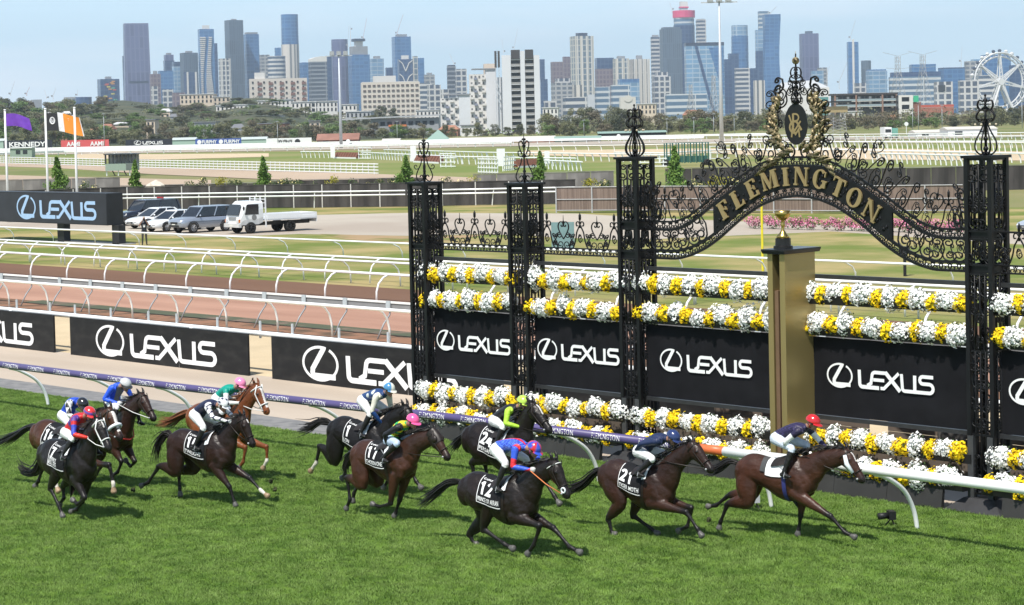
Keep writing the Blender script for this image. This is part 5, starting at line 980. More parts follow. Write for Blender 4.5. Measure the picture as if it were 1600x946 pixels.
def person(loc_, rz, lab, top, legs, hat=None, cam_=True):
    r = empty('person', loc_, rz, lab, 'person'); bd = Body()
    P = lambda *a: np.array(a, float)
    bd.limb([P(0, 0, .92), P(.01, 0, 1.1), P(.02, 0, 1.3), P(0, 0, 1.46)], [(.13, .17), (.12, .16), (.14, .2), (.09, .16)], 'torso', 4, 14)
    bd.limb([P(0, 0, 1.46), P(.03, 0, 1.58)], [(.06, .06), (.055, .055)], 'skin', 2, 10); bd.blob(P(.05, 0, 1.66), (.1, .078, .12), lab='skin'); bd.blob(P(.15, 0, 1.645), (.02, .015, .025), lab='skin'); bd.blob(P(.02, 0, 1.70), (.105, .085, .10), lab='hair')
    for q in (-1, 1):
        bd.limb([P(0, q * .09, .92), P(.03, q * .11, .5), P(-.01, q * .13, .09)], [(.1, .09), (.07, .065), (.05, .05)], 'leg', 4, 12); bd.limb([P(-.05, q * .13, .04), P(.06, q * .14, .04), P(.19, q * .16, .035)], [(.04, .04), (.045, .045), (.025, .035)], 'shoe', 2, 10)
        el = P(.12, q * .30, 1.2); hn = P(.22, q * .10, 1.56) if cam_ else P(.2, q * .26, .98)
        bd.limb([P(0, q * .18, 1.42), P(.06, q * .25, 1.3), el], [(.06, .06), (.052, .052), (.044, .044)], 'arm', 3, 10); bd.limb([el, hn], [(.042, .042), (.03, .03)], 'skin', 3, 10)
        v = (hn - el) / np.linalg.norm(hn - el); bd.limb([hn, hn + v * .08], [(.03, .02), (.038, .022)], 'skin', 2, 8)
        for i in range(4): a = hn + v * .075 + P(0, 0, .028 - .019 * i); bd.limb([a, a + v * .045, a + v * (.05 + .01 * (i % 2)) + P(.02, -q * .02, 0)], [.0105, .0095, .008], 'skin', 2, 6)
        a = hn + v * .02 - P(0, q * .03, 0); bd.limb([a, a + v * .04 - P(0, q * .02, 0)], [.012, .009], 'skin', 2, 6)
    me = bd.remesh(.011, 2, .4); me.name = 'person_body'; V = coords(me); idx, tt = bd.nearest(V); tg = np.array([g[4] for g in bd.seg])[idx]
    col = np.tile(np.array(top), (len(V), 1))
    for n, c in (('leg', legs), ('shoe', (.02, .02, .02)), ('skin', (.36, .2, .14)), ('hair', hat or (.03, .02, .015))): col[tg == n] = c
    setcol(me, col); me.materials.append(mSilk); me.polygons.foreach_set('use_smooth', [True] * len(me.polygons)); link('body', me, r)
    return r
p = gp(226, 383); r = person((p[0], p[1], 0), YAW - R(80), 'photographer in black bib and dark trousers, camera raised to the eye', (.014, .016, .028), (.05, .048, .05), (.40, .33, .27))
MB().box(.145, .153, -.06, .06, 1.12, 1.3).build('number_bib', mat('bib print', (.7, .7, .72), .7), r)
t = empty('hand_camera', (p[0], p[1], 0), YAW - R(80), 'black camera held up by the photographer on the grass', 'camera')
MB().box(.19, .27, -.07, .07, 1.57, 1.68).build('camera_body', mCamB, t); MB().tube([(.27, 0, 1.62), (.45, 0, 1.62)], [.045, .055], 10).build('lens', mCamB, t)
mTy = mat('tyre', (.022, .021, .02), .85, .2, 20); mRim = mat('alloy rim', (.34, .34, .35), .35, .1, 8, metal=.6); mGl = mat('car glass', (.018, .022, .028), .06, .2, 1.5, spec=.7); mPl = mat('black plastic', (.02, .02, .021), .6, .2)
mLmp = mat('lamp lens', (.60, .62, .64), .12, .1, 9, spec=.6); mAmb = mat('amber lens', (.55, .16, .02), .3); mPlt = mat('number plate', (.65, .65, .6), .5)
def wheel(t, x, y, r, w_, dark=False):
    tb = MB(); q = 1 if y > 0 else -1; n = 22
    prof = [(r * .62, -w_ / 2), (r * .9, -w_ / 2), (r, -w_ * .36), (r, w_ * .36), (r * .9, w_ / 2), (r * .62, w_ / 2)]
    V = [(a * math.cos(2 * math.pi * j / n), h, a * math.sin(2 * math.pi * j / n)) for a, h in prof for j in range(n)]
    tb.add(V, [(i * n + j, i * n + (j + 1) % n, (i + 1) * n + (j + 1) % n, (i + 1) * n + j) for i in range(5) for j in range(n)])
    o = tb.build('wheel', mTy, t, (x, y, r), smooth=True)
    rb = MB(); rb.add([(0, q * w_ * .12, 0)] + [(r * .63 * math.cos(2 * math.pi * j / n), q * w_ * .1, r * .63 * math.sin(2 * math.pi * j / n)) for j in range(n)], [(0, 1 + j, 1 + (j + 1) % n) for j in range(n)])
    for k in range(6): a = k * math.pi / 3; rb.tube([(0, q * w_ * .34, 0), (r * .6 * math.cos(a), q * w_ * .42, r * .6 * math.sin(a))], r * .085, 5)
    rb.tube([(r * .61 * math.cos(a), q * w_ * .42, r * .61 * math.sin(a)) for a in np.linspace(0, 2 * math.pi, 19)[:-1]], r * .05, 5, closed=True)
    rb.build('rim', mPl if dark else mRim, o, smooth=False)
def rring(x, z0, z1, hw, r=.12, top=1.):   # rounded section across the car
    p = [(hw * .93, z0), (hw, z0 + (z1 - z0) * .25), (hw, z0 + (z1 - z0) * .62), (hw * .95 * top, z1 - (z1 - z0) * .1), (hw * .78 * top, z1)]
    return [(x, y, z) for y, z in p] + [(x, -y, z) for y, z in p[::-1]]
def car(loc_, rz, lab, paint, st, cab, wh, wr, cat, grille=.35, extra=None):
    """st: body stations (x, z low, z high, half width); cab: glasshouse (x rear base, x rear roof, x front roof, x front base, z belt, z roof, half widths)"""
    t = empty('car', loc_, rz, lab, cat, 'vehicles parked on the gravel'); body = MB().loft([rring(*s) for s in smooth(np.array(st, float), 3)]).build('body', paint, t, smooth=True)
    a, b, c, d, zb, zr, hb, hr = cab
    g = MB(); g.loft([[(x, y * k, z) for x, y in ((a, -1), (d, -1), (d, 1), (a, 1))] for x_, z, k in ((0, zb, hb),)] and [[(a, -hb, zb), (d, -hb, zb), (d, hb, zb), (a, hb, zb)], [(b, -hr, zr), (c, -hr, zr), (c, hr, zr), (b, hr, zr)]]); g.build('glasshouse', mGl, t)
    MB().loft([[(b - .05, -hr * .98, zr - .03), (c + .06, -hr * .98, zr - .03), (c + .06, hr * .98, zr - .03), (b - .05, hr * .98, zr - .03)], [(b, -hr * .97, zr + .03), (c, -hr * .97, zr + .03), (c, hr * .97, zr + .03), (b, hr * .97, zr + .03)], [(b + .2, -hr * .7, zr + .06), (c - .2, -hr * .7, zr + .06), (c - .2, hr * .7, zr + .06), (b + .2, hr * .7, zr + .06)]]).build('roof', paint, t, smooth=False)
    for q in (-1, 1):
        m1, m2 = a * .45 + d * .55, b * .5 + c * .5
        for (p0, p1, w_) in (((d, zb), (c, zr), .045), ((a, zb), (b, zr), .08), ((m1, zb), (m2, zr), .045)): MB().tube([(p0[0], q * (hb + .005), p0[1]), (p1[0], q * (hr + .005), p1[1])], w_, 4).build('pillar', paint, t)
        MB().tube([(d, q * (hb + .01), zb + .01), (a, q * (hb + .01), zb + .01)], .02, 4).build('belt_trim', mPl, t)
        MB().ball((d - .25, q * (hb + .12), zb + .08), .1, 8, sc=(.6, 1, .7)).build('mirror', paint, t, smooth=True)
        fx, zl, zh, hw = st[-2][0], st[-2][1], st[-2][2], st[-2][3]
        MB().ball((fx + .02, q * hw * .74, zl + (zh - zl) * .68), .15, 10, sc=(.7, 1.25, .55)).build('headlight', mLmp, t, smooth=True)
        MB().tube([(x, q * (st[4][3] + .004), st[4][1] + (st[4][2] - st[4][1]) * .58) for x in (st[1][0] + .3, st[-2][0] - .5)], .012, 4).build('side_trim', mPl, t)
        for x in wh: wheel(t, x, q * (st[4][3] - .08), wr, .22); MB().tube([(x + (wr + .06) * math.cos(u), q * (st[4][3] - .01), wr + (wr + .06) * math.sin(u)) for u in np.linspace(.1, 3.04, 12)], .035, 4).build('wheel_arch', mPl, t)
    fx = st[-1][0]; zl, zh, hw = st[-1][1:]
    MB().box(fx - .1, fx + .035, -hw * grille * 1.6, hw * grille * 1.6, zl + (zh - zl) * .45, zl + (zh - zl) * .8).build('grille', mPl, t); MB().box(fx - .1, fx + .03, -hw * .8, hw * .8, zl - .02, zl + (zh - zl) * .26).build('air_intake', mPl, t)
    MB().box(fx + .03, fx + .055, -.2, .2, zl + (zh - zl) * .3, zl + (zh - zl) * .46).build('number_plate', mPlt, t)
    return t
pW = mat('white paint', (.74, .75, .76), .22, .03, 2, coat=.6); pS = mat('silver paint', (.36, .40, .47), .3, .04, 2, metal=.5, coat=.6); pD = mat('dark blue paint', (.014, .017, .03), .18, .1, 2, coat=.8)
sedan = [(-2.38, .42, .82, .72), (-2.25, .30, .92, .86), (-1.5, .22, .96, .92), (-.4, .2, .93, .93), (.6, .2, .92, .93), (1.3, .22, .86, .92), (2.0, .26, .74, .88), (2.3, .32, .64, .74), (2.38, .36, .58, .62)]
scab = (-1.75, -1.05, .25, 1.15, .9, 1.43, .84, .62)
HD = -math.pi / 2
car((-108.6, 55.5, 0), HD, 'white sedan between the dark police van and another white sedan', pW, sedan, scab, (-1.38, 1.42), .33, 'car')
car((-103.25, 53.35, 0), HD + .06, 'white sedan with open grille beside the silver four wheel drive', pW, sedan, scab, (-1.38, 1.42), .33, 'car')
suv = [(-2.4, .5, 1.0, .80), (-2.3, .42, 1.1, .90), (-1.4, .36, 1.14, .94), (-.4, .34, 1.14, .95), (.5, .34, 1.14, .95), (1.2, .36, 1.12, .94), (1.9, .4, 1.04, .91), (2.25, .44, .96, .82), (2.36, .48, .88, .7)]
car((-99.55, 53.1, 0), HD, 'silver four wheel drive between white sedan and white truck', pS, suv, (-2.25, -2.0, .45, 1.1, 1.12, 1.78, .87, .72), (-1.32, 1.4), .38, 'car')
t = car((-113.6, 58.0, 0), HD, 'dark blue police four wheel drive half hidden by the billboard', pD, [(x * 1.05, a, b, c) for x, a, b, c in suv], (-2.4, -2.2, .6, 1.2, 1.12, 1.85, .88, .74), (-1.4, 1.45), .38, 'car')
b = MB(); text_fit('POLICE', -1.5, 1.5, .62, .98, lambda u, v: (u, .985, v), .02, b); b.build('lettering', mBW, t); MB().tube([(-1.2, -.4, 1.98), (-1.2, .4, 1.98)], .07, 6).build('light_bar', mat('light bar red', (.4, .03, .03), .3), t)
car((-45.4, 75.2, 0), HD - .2, 'silver hatchback beyond the near arch pillar', mat('pale silver paint', (.5, .54, .6), .3, .04, 2, metal=.4, coat=.5), sedan, scab, (-1.38, 1.42), .33, 'car')
# flatbed truck
t = empty('flatbed_truck', (-94.75, 55.0, 0), HD - .1, 'white flatbed truck with ladder frame behind the cab', 'truck', 'vehicles parked on the gravel')
MB().loft([rring(*s) for s in ((.75, .75, 2.2, .95), (1.1, .62, 2.22, 1.0), (1.9, .6, 2.2, 1.0), (2.3, .6, 1.9, .98), (2.55, .58, 1.25, .96), (2.62, .55, .9, .93))]).build('cab', pW, t, smooth=False)
MB().add([(2.625, -.82, 1.28), (2.625, .82, 1.28), (2.36, .74, 2.0), (2.36, -.74, 2.0)], [(0, 1, 2, 3)]).build('windscreen', mGl, t)
for q in (-1, 1):
    MB().prism([(1.15, 1.3), (2.22, 1.3), (2.08, 2.0), (1.15, 2.0)], q * 1.006, q * 1.012).build('door_window', mGl, t)
    MB().box(2.56, 2.66, q * .7 - .14, q * .7 + .14, .78, .98).build('headlight', mLmp, t); MB().box(2.54, 2.65, q * .9 - .05, q * .9 + .05, .78, 1.0).build('indicator', mAmb, t)
    MB().ball((2.4, q * 1.15, 1.75), .13, 8, sc=(.5, .7, 1.2)).build('mirror', mPl, t)
    wheel(t, 1.75, q * .88, .4, .24, True); wheel(t, -1.42, q * .82, .4, .42, True)
b = MB(); text_fit('GM', 1.3, 1.75, .98, 1.2, lambda u, v: (u, 1.013, v), .02, b)
MB().ball((1.5, 1.004, 1.1), .2, 10, sc=(1, .02, 1)).build('door_badge', mat('badge grey', (.2, .2, .2), .6), t)
MB().box(2.6, 2.67, -.45, .45, .98, 1.16).build('grille', mGR, t); MB().box(2.5, 2.72, -.98, .98, .45, .7).build('bumper', mat('bumper silver', (.55, .55, .54), .4, .1), t); MB().box(2.72, 2.73, -.25, .25, .5, .62).build('number_plate', mPlt, t)
MB().box(-3.3, 2.3, -.4, .4, .5, .72).build('chassis', mPl, t)
MB().box(-3.5, .62, -1.05, 1.05, .84, .93).build('tray', pW, t)
for q in (-1, 1):
    for z0, z1 in ((.94, 1.1), (1.115, 1.27)): MB().box(-3.5, .5, q * 1.05 - .02, q * 1.05 + .02, z0, z1).build('dropside_board', pW, t)
    MB().box(-3.2, .3, q * 1.06 - .01, q * 1.06 + .01, .76, .80).build('rope_rail', mPl, t)
MB().box(-3.52, -3.48, -1.04, 1.04, .6, 1.27).build('tailboard', pW, t)
b = MB()
for y in (-1.02, -.35, .35, 1.02): b.box(.56, .64, y - .03, y + .03, .4 if abs(y) > 1 else .93, 2.45)
for z in (1.35, 1.7, 2.05, 2.3): b.box(.57, .63, -1.02, 1.02, z - .025, z + .025)
b.build('ladder_frame', pW, t)
# ---------------------------------------------------------------- flagpoles
mPole = mat('pole white', (.78, .78, .78), .4, .05); mPur = mat('flag purple', (.16, .05, .42), .6, .15, 3); mFB = mat('flag black', (.03, .03, .035), .6); mFO = mat('flag orange', (.75, .26, .03), .6, .1, 3); mFW = mat('flag white', (.72, .72, .74), .6)
def flag(par, z0, w_, h, parts, lab, ph):
    r = empty('flag', par, YAW, lab, 'flag')
    for nm, u0, u1, v0, v1, m_ in parts:
        b = MB(); n = 12; k = 5; V = []
        for j in range(k + 1):
            for i in range(n + 1):
                u = u0 + (u1 - u0) * i / n; v = v0 + (v1 - v0) * j / k; V.append((.06 + u * w_ * (1 - .1 * v), .22 * u * math.sin(7 * u + ph + 1.5 * v), z0 + v * h - .32 * u * u * h + .12 * math.sin(5 * u + ph) * u))
        b.add(V, [(j * (n + 1) + i, j * (n + 1) + i + 1, (j + 1) * (n + 1) + i + 1, (j + 1) * (n + 1) + i) for j in range(k) for i in range(n)]); b.build(nm, m_, r, smooth=True)
    return r
for i, (x, y, lab) in enumerate(((-128.8, 54.9, 'white flagpole flying the purple flag'), (-125.0, 56.3, 'white flagpole flying the black, white and orange flag'), (-120.4, 56.1, 'bare white flagpole in front of the orange flag'))):
    t = empty('flagpole', (x, y, 0), 0, lab, 'flagpole', 'flagpoles by the billboard')
    MB().tube([(0, 0, 0), (0, 0, 9.0)], [.11, .075], 10).build('pole', mPole, t, smooth=True); MB().ball((0, 0, 9.05), .12, 8, sc=(1, 1, .5)).build('truck_cap', mPole, t)
    if i == 0: flag((x, y, 0), 7.75, 2.05, 1.0, [('cloth', 0, 1, 0, 1, mPur)], 'plain purple flag blowing from the first flagpole', 0)
    if i == 1:
        f = flag((x, y, 0), 7.3, 2.95, 1.5, [('black_panel', 0, .34, 0, .93, mFB), ('white_panel', .34, .5, 0, 1, mFW), ('orange_panel', .5, .97, 0, 1, mFO), ('white_edge', .97, 1, 0, 1, mFW), ('white_emblem', .62, .86, .7, .92, mFW)], 'flag with black emblem panel, white bar and orange field', 1)
        MB().tube([(.55 + .19 * math.cos(a), -.03 + .06, 8.1 + .25 * math.sin(a)) for a in np.linspace(0, 2 * math.pi, 17)[:-1]], .07, 5, closed=True).build('emblem_ring', mFW, f)
        for q in (-1, 1): MB().tube([(.55 + q * .07, .02, 8.22), (.55 + q * .04, .02, 7.98)], .045, 5).build('emblem_bar', mFW, f)
# ---------------------------------------------------------------- small things on the grass strip
p = gp(880, 398); t = empty('notice_board', (p[0], p[1], 0), YAW - .1, 'small grey-green notice panel seen through the iron cresting', 'sign'); MB().box(-.62, .62, 0, .05, .2, 1.75).build('panel', mat('panel grey green', (.17, .27, .28), .6), t)
for q in (-.5, .5): MB().box(q - .03, q + .03, .05, .1, 0, 1.7).build('leg', mGR, t)
p = gp(1192, 432); t = empty('yellow_pole', (p[0], p[1], 0), 0, 'thin yellow pole behind the winning post', 'pole'); MB().tube([(0, 0, 0), (0, 0, 3.55)], .055, 8).build('shaft', mat('pole yellow', (.72, .60, .03), .5), t); MB().tube([(0, 0, 3.55), (.25, 0, 3.9)], .09, 6).build('head', mat('pole yellow', (.72, .6, .03), .5), t)
p = gp(1414, 432); t = empty('track_camera', (p[0], p[1], 0), 0, 'black camera on a stand under the near sweep of the arch', 'camera'); MB().box(-.14, .14, -.2, .2, 1.0, 1.32).build('camera_body', mCamB, t); MB().tube([(0, 0, 0), (0, 0, 1)], .07, 6).build('stand', mCamB, t)
t = empty('utility_vehicle', (-13.2, 21.5, 0), -.3, 'green utility buggy half hidden behind the near pillar', 'vehicle')
# placed on the lane behind the arch
t.location = (2.6, 5.2, 0); gG = mat('buggy green', (.02, .30, .05), .4, .08)
MB().loft([rring(*s) for s in ((-1.4, .45, 1.0, .66), (-.2, .4, 1.05, .7), (.5, .4, .95, .7), (1.3, .45, .8, .6))]).build('body', gG, t, smooth=False)
for q in (-1, 1):
    for x in (-.9, .9): wheel(t, x, q * .62, .3, .24)
    MB().tube([(-.3, q * .6, 1.0), (-.2, q * .55, 1.9), (.5, q * .55, 1.9), (.75, q * .6, .95)], .03, 6).build('roll_bar', mPl, t)
MB().box(-.3, .6, -.55, .55, 1.9, 1.94).build('roof', mPl, t); MB().box(-.25, .2, -.5, .5, .98, 1.1).build('seat', mat('seat yellow', (.6, .5, .04), .7), t)
# ---------------------------------------------------------------- fences beyond the gravel
def fdir(a, b): v = np.array(b) - np.array(a); L = np.linalg.norm(v); return L, math.atan2(v[1], v[0])
mDk = mat('weathered dark boards', (.075, .068, .064), .9, .35, 1.2, bump=.3, bsc=5, stretch=(1, 1, .15), c2=(.035, .032, .03), thr=(.4, .65)); mFp = mat('fence post pale', (.55, .53, .50), .8, .15)
pts = [gp(-60, 338)[:2], gp(200, 328)[:2], gp(640, 323)[:2], gp(900, 318)[:2]]
for k in range(3):
    L_, a = fdir(pts[k], pts[k + 1]); t = empty('board_fence', (*pts[k], 0), a, ['dark weathered board fence behind the billboard', 'dark weathered board fence behind the parked vehicles', 'dark weathered board fence behind the short iron pillars'][k], 'fence', 'dark fence along the infield')
    n = max(3, int(L_ / 2.45)); me = MB().box(0, L_ / n - .06, -.03, .03, .02, 2.0).mesh('panel', mDk); mp_ = MB().box(-.045, .045, -.1, -.031, 0, 2.02).mesh('post', mFp)
    for i in range(n): o = link('panel', me, t, (i * L_ / n + .03, 0, (i * 7 % 3) * .012)); link('post', mp_, t, (i * L_ / n, 0, 0))
    MB().box(0, L_, -.06, .1, 2.02, 2.09).build('capping', mDk, t)
    t2 = empty('running_rail', (pts[k][0] + 1.1 * math.sin(a), pts[k][1] - 1.1 * math.cos(a), 0), a, ['double white rail in front of the dark fence by the flagpoles', 'double white rail in front of the dark fence behind the truck', 'double white rail in front of the dark fence by the short pillars'][k], 'rail', 'white rails along the dark fence')
    for z in (1.42, 1.08): MB().tube([(0, 0, z), (L_, 0, z)], .075, 6).build('pipe', mW, t2)
    mq = MB().tube([(0, 0, 1.4), (-.12, .2, .8), (-.2, .3, 0)], .05, 5).mesh('post', mW)
    for i in range(int(L_ / 5.5)): link('post', mq, t2, (i * 5.5 + 2, 0, 0))
mTb = mat('brush fence', (.22, .165, .135), .95, .3, 3, bump=.5, bsc=14, stretch=(3, 3, .12), c2=(.15, .11, .09)); mGp = mat('grey steel', (.42, .42, .42), .5, .1)
pts2 = [gp(870, 333)[:2], gp(1040, 332)[:2], gp(1330, 334)[:2], gp(1505, 333)[:2]]
for k in range(3):
    L_, a = fdir(pts2[k], pts2[k + 1]); t = empty('brush_fence', (*pts2[k], 0), a, ['brown brush fence on grey posts past the second short pillar', 'brown brush fence on grey posts seen under the name arch', 'brown brush fence on grey posts near the near arch pillar'][k], 'fence', 'brown brush fence')
    n = max(2, int(L_ / 2.6)); me = MB().box(0, L_ / n, -.05, .05, .12, 1.95).mesh('panel', mTb); mp_ = MB().tube([(0, -.09, 0), (0, -.09, 2.02)], .055, 6).mesh('post', mGp)
    for i in range(n): link('panel', me, t, (i * L_ / n, 0, 0)); link('post', mp_, t, (i * L_ / n, 0, 0))
    for z in (.2, 1.05, 2.0): MB().tube([(0, -.09, z), (L_, -.09, z)], .035, 5).build('cross_rail', mGp, t)
# foliage: leaf quads gathered into clumps
def leaf_cloud(name, clumps, per, size, m_, seed, up=.35):
    rg = np.random.default_rng(seed); C = []; 
    for (c, r) in clumps:
        d = rg.normal(size=(per, 3)); d /= np.linalg.norm(d, axis=1)[:, None]; C.append(np.array(c) + d * np.array(r) * (rg.random((per, 1)) ** .45))
    C = np.vstack(C); n = len(C); u = rg.normal(size=(n, 3)); u /= np.linalg.norm(u, axis=1)[:, None]; w_ = rg.normal(size=(n, 3)); w_[:, 2] += up; v = np.cross(u, w_); v /= np.linalg.norm(v, axis=1)[:, None] + 1e-9
    s = size * rg.uniform(.6, 1.3, (n, 1)); V = np.stack([C - u * s, C + v * s * .55, C + u * s, C - v * s * .55], 1).reshape(-1, 3)
    me = bpy.data.meshes.new(name); me.vertices.add(4 * n); me.vertices.foreach_set('co', V.ravel()); me.loops.add(4 * n); me.loops.foreach_set('vertex_index', np.arange(4 * n)); me.polygons.add(n); me.polygons.foreach_set('loop_start', np.arange(0, 4 * n, 4)); me.polygons.foreach_set('loop_total', np.full(n, 4)); me.materials.append(m_); me.update(calc_edges=True); return me
mYT = mat('young tree leaf', (.085, .17, .025), .7, .3, 1.5, c2=(.16, .26, .05), thr=(.35, .7)); mBark = mat('bark', (.16, .12, .09), .9, .3, 4)
rg = np.random.default_rng(21)
for i, (x, yt, wpx, lab) in enumerate(((90, 250, 28, 'young conical tree behind the second flagpole'), (212, 255, 20, 'young conical tree by the white boulder near the lookout hut'), (412, 249, 22, 'slim conical tree above the truck tray'), (635, 247, 22, 'young conical tree beside the far end pillar'), (845, 241, 22, 'young conical tree beside the second short pillar'), (1055, 233, 26, 'young conical tree between tall pillar and the starting stalls'))):
    D = 196 if i < 4 else 190; p = atD(x, 300, D); hz_ = atD(x, yt, D)[2]; w_ = 2.2 * wpx * D / FPX; t = empty('young_tree', (p[0], p[1], 0), 0, lab, 'tree', 'young trees beyond the fence')
    MB().tube([(0, 0, 0), (0, 0, hz_ * .8)], [.09, .02], 6).build('trunk', mBark, t)
    cl = [((rg.normal() * w_ * .13 * (1 - f), rg.normal() * w_ * .13 * (1 - f), .5 + f * (hz_ - .6)), (w_ * .33 * (1.12 - f * .95), w_ * .33 * (1.12 - f * .95), .42)) for f in np.linspace(0, 1, 15)]
    link('crown', leaf_cloud('crown', cl, 190, .13, mYT, i), t)
mRo = mat('rose leaf', (.055, .085, .025), .8, .3, 2); mRoF = mat('cream bloom', (.72, .62, .28), .7, .2, 5); mYB = mat('yellow bush leaf', (.30, .28, .03), .8, .3, 2)
k = 0
for i, x in enumerate((128, 140, 300, 318, 345, 368, 430, 447, 462, 485, 508, 520, 553, 580, 600, 700, 712, 735, 920, 945, 1075, 1092, 1112, 1125, 1150, 1310, 1330)):
    D = 192 + (i * 5 % 7); p = atD(x, 300, D); yel = x in (345, 520, 735, 920, 1112, 1125); near_ = min([(abs(x - q), n) for q, n in ((90, 'second flagpole'), (215, 'lookout hut'), (330, 'silver four wheel drive'), (430, 'truck tray'), (520, 'lone yellow bush'), (600, 'far end pillar'), (720, 'cresting of the first bay'), (930, 'tall arch pillar'), (1055, 'starting stalls'), (1120, 'first arch letter'), (1320, 'last arch letters'))])[1]
    zb = 1.7; t = empty('rose_bush', (p[0], p[1], 0), 0, ('round yellow-green bush' if yel else 'rose bush with cream blooms') + f' over the dark fence near the {near_}, no. {i}', 'bush', 'bushes in the bed behind the dark fence')
    nb = ['low', 'wide', 'loose', 'small', 'thin', 'dense', 'leggy'][i % 7]; t['label'] = f"{nb} {'yellow-green bush' if yel else 'rose bush with cream blooms'} over the fence near the {near_}"
    h = zD(x, 277 if yel else 283 - i % 4, D); cl = [((rg.normal() * .45, rg.normal() * .3, .4 + rg.random() * (h - .5)), (.5, .45, .4)) for _ in range(8)]
    link('foliage', leaf_cloud('foliage', cl, 60, .09, mYB if yel else mRo, 40 + i), t); MB().tube([(0, 0, 0), (0, 0, h * .6)], .03, 5).build('stem', mBark, t)
    if not yel: o = link('blooms', leaf_cloud('blooms', [((c[0], c[1] - .2, c[2] + .15), (.45, .3, .3)) for c, r in cl[:5]], 9, .09, mRoF, 80 + i, .9), t); o['kind'] = 'stuff'
# low walls, boulder and box behind the bed
mWl = mat('grey timber wall', (.25, .235, .225), .9, .25, .8, bump=.3, bsc=4, c2=(.15, .14, .135), stretch=(1, 1, .3))
for i, (xa, xb, D, yt, lab) in enumerate(((-40, 188, 216, 281, 'grey timber wall behind the flagpoles'), (188, 420, 222, 289, 'dark retaining wall between the lookout hut and the slim tree'), (420, 665, 214, 281, 'dark low wall behind the rose bushes above the truck tray'), (740, 960, 205, 271, 'grey timber wall behind the second short pillar'), (1040, 1290, 200, 262, 'low dark wall behind the starting stalls'), (1300, 1650, 190, 262, 'black wall under the white rails near the near arch pillar'))):
    a_, b_ = atD(xa, 290, D), atD(xb, 290, D); L_, an = fdir(a_[:2], b_[:2]); h = zD((xa + xb) / 2, yt, D); t = empty('low_wall', (a_[0], a_[1], 0), an, lab, 'wall', 'walls behind the rose bed'); n = max(3, int(L_ / 2.2)); dk = i in (1, 2, 4, 5)
    me = MB().box(0, L_ / n - .05, 0, .1, 0, h).mesh('panel', mDk if dk else mWl)
    for j in range(n): link('panel', me, t, (j * L_ / n, 0, (j % 3) * .015))
    MB().box(-.05, L_ + .05, -.04, .16, h + .04, h + .1).build('capping', mWl, t)
p = atD(242, 290, 197); bo = MB().ball((0, 0, 1.6), 1.0, 12, sc=(1.35, .8, .75)); rgb = np.random.default_rng(5); bo.v = [tuple(np.array(v) + rgb.normal(size=3) * .07) for v in bo.v]
bo.ball((0, 0, .7), .9, 10, sc=(1.3, .8, .8)); tag(bo.build('boulder', mat('pale stone', (.55, .50, .42), .9, .15, 2), None, (p[0], p[1], 0)), 'large pale boulder between two young trees behind the fence', 'boulder')
# pink flower bed
mPk = mat('pink bloom', (.62, .13, .30), .7, .2, 3, c2=(.74, .38, .48), thr=(.4, .65)); mPg = mat('bed leaf', (.06, .10, .03), .8, .3)
for i in range(26):
    x = 1172 + i * 13.4; p = gp(x, 357 + (x - 1165) * .026); t = empty('pink_flower_bush', (p[0], p[1], 0), 0, None, 'flower bush', 'pink flower bushes along the gravel path')
    z_ = 'between tall pillar and yellow pole;between yellow pole and gold cup;behind the gold cup;to the near side of the gold cup;under the letter O of the arch;under the last arch letter;under the near sweep of the arch;against the near arch pillar'.split(';')[min(7, int((x - 1165) / 44))]
    t['label'] = f"{['low', 'full', 'patchy', 'tall'][i % 4]} pink flowering bush {z_}"
    hh = .45 + .25 * ((i * 5) % 4) / 4; cl = [((rg.normal() * .2, rg.normal() * .25, .2 + .18 * j), (.38, .4, .22)) for j in range(3)]
    o = link('foliage', leaf_cloud('foliage', cl, 34, .07, mPg, 200 + i), t); o = link('blooms', leaf_cloud('blooms', [((c[0], c[1] - .1, c[2] + .12), (.42, .4, .2 * hh * 2)) for c, r in cl], 60, .055, mPk, 300 + i, .9), t); o['kind'] = 'stuff'
# ---------------------------------------------------------------- infield: lattice fence, lookout hut, rails, jumps, stalls
def lattice(x0, x1, y0, y1, lab, bars=4, h=1.5, sp=1.75, group='white lattice fences'):
    a_, b_ = gp(x0, y0), gp(x1, y1); L_, an = fdir(a_[:2], b_[:2]); t = empty('lattice_fence', (a_[0], a_[1], 0), an, lab, 'fence', group)
    me = MB().box(0, L_, -.05, .05, -.07, .07).mesh('rail_board', mW)
    for k in range(bars): link('rail_board', me, t, (0, 0, .2 + (h - .2) * k / (bars - 1)))
    mp_ = MB().box(-.07, .07, .051, .16, 0, h + .1).mesh('picket', mW)
    for i in range(int(L_ / sp) + 1): link('picket', mp_, t, (i * sp, 0, 0))
lattice(-30, 165, 255, 261, 'white lattice fence from the photo edge to the lookout hut', sp=2.6); lattice(215, 591, 263, 273, 'long white lattice fence from the lookout hut to a yellow post', sp=1.9)
lattice(688, 712, 262, 262, 'white jump wing beside the far end pillar finial', 4, 2.2, 1.2, 'white jump wings'); lattice(747, 778, 271, 272, 'nearest white jump wing between the short pillars', 4, 2.0, .9, 'white jump wings'); lattice(560, 580, 249, 249, 'far white jump wing past the light mast', 4, 2.4, 1.5, 'white jump wings'); lattice(787, 806, 268, 266, 'second white jump wing between the short pillars', 4, 2.0, .9, 'white jump wings')
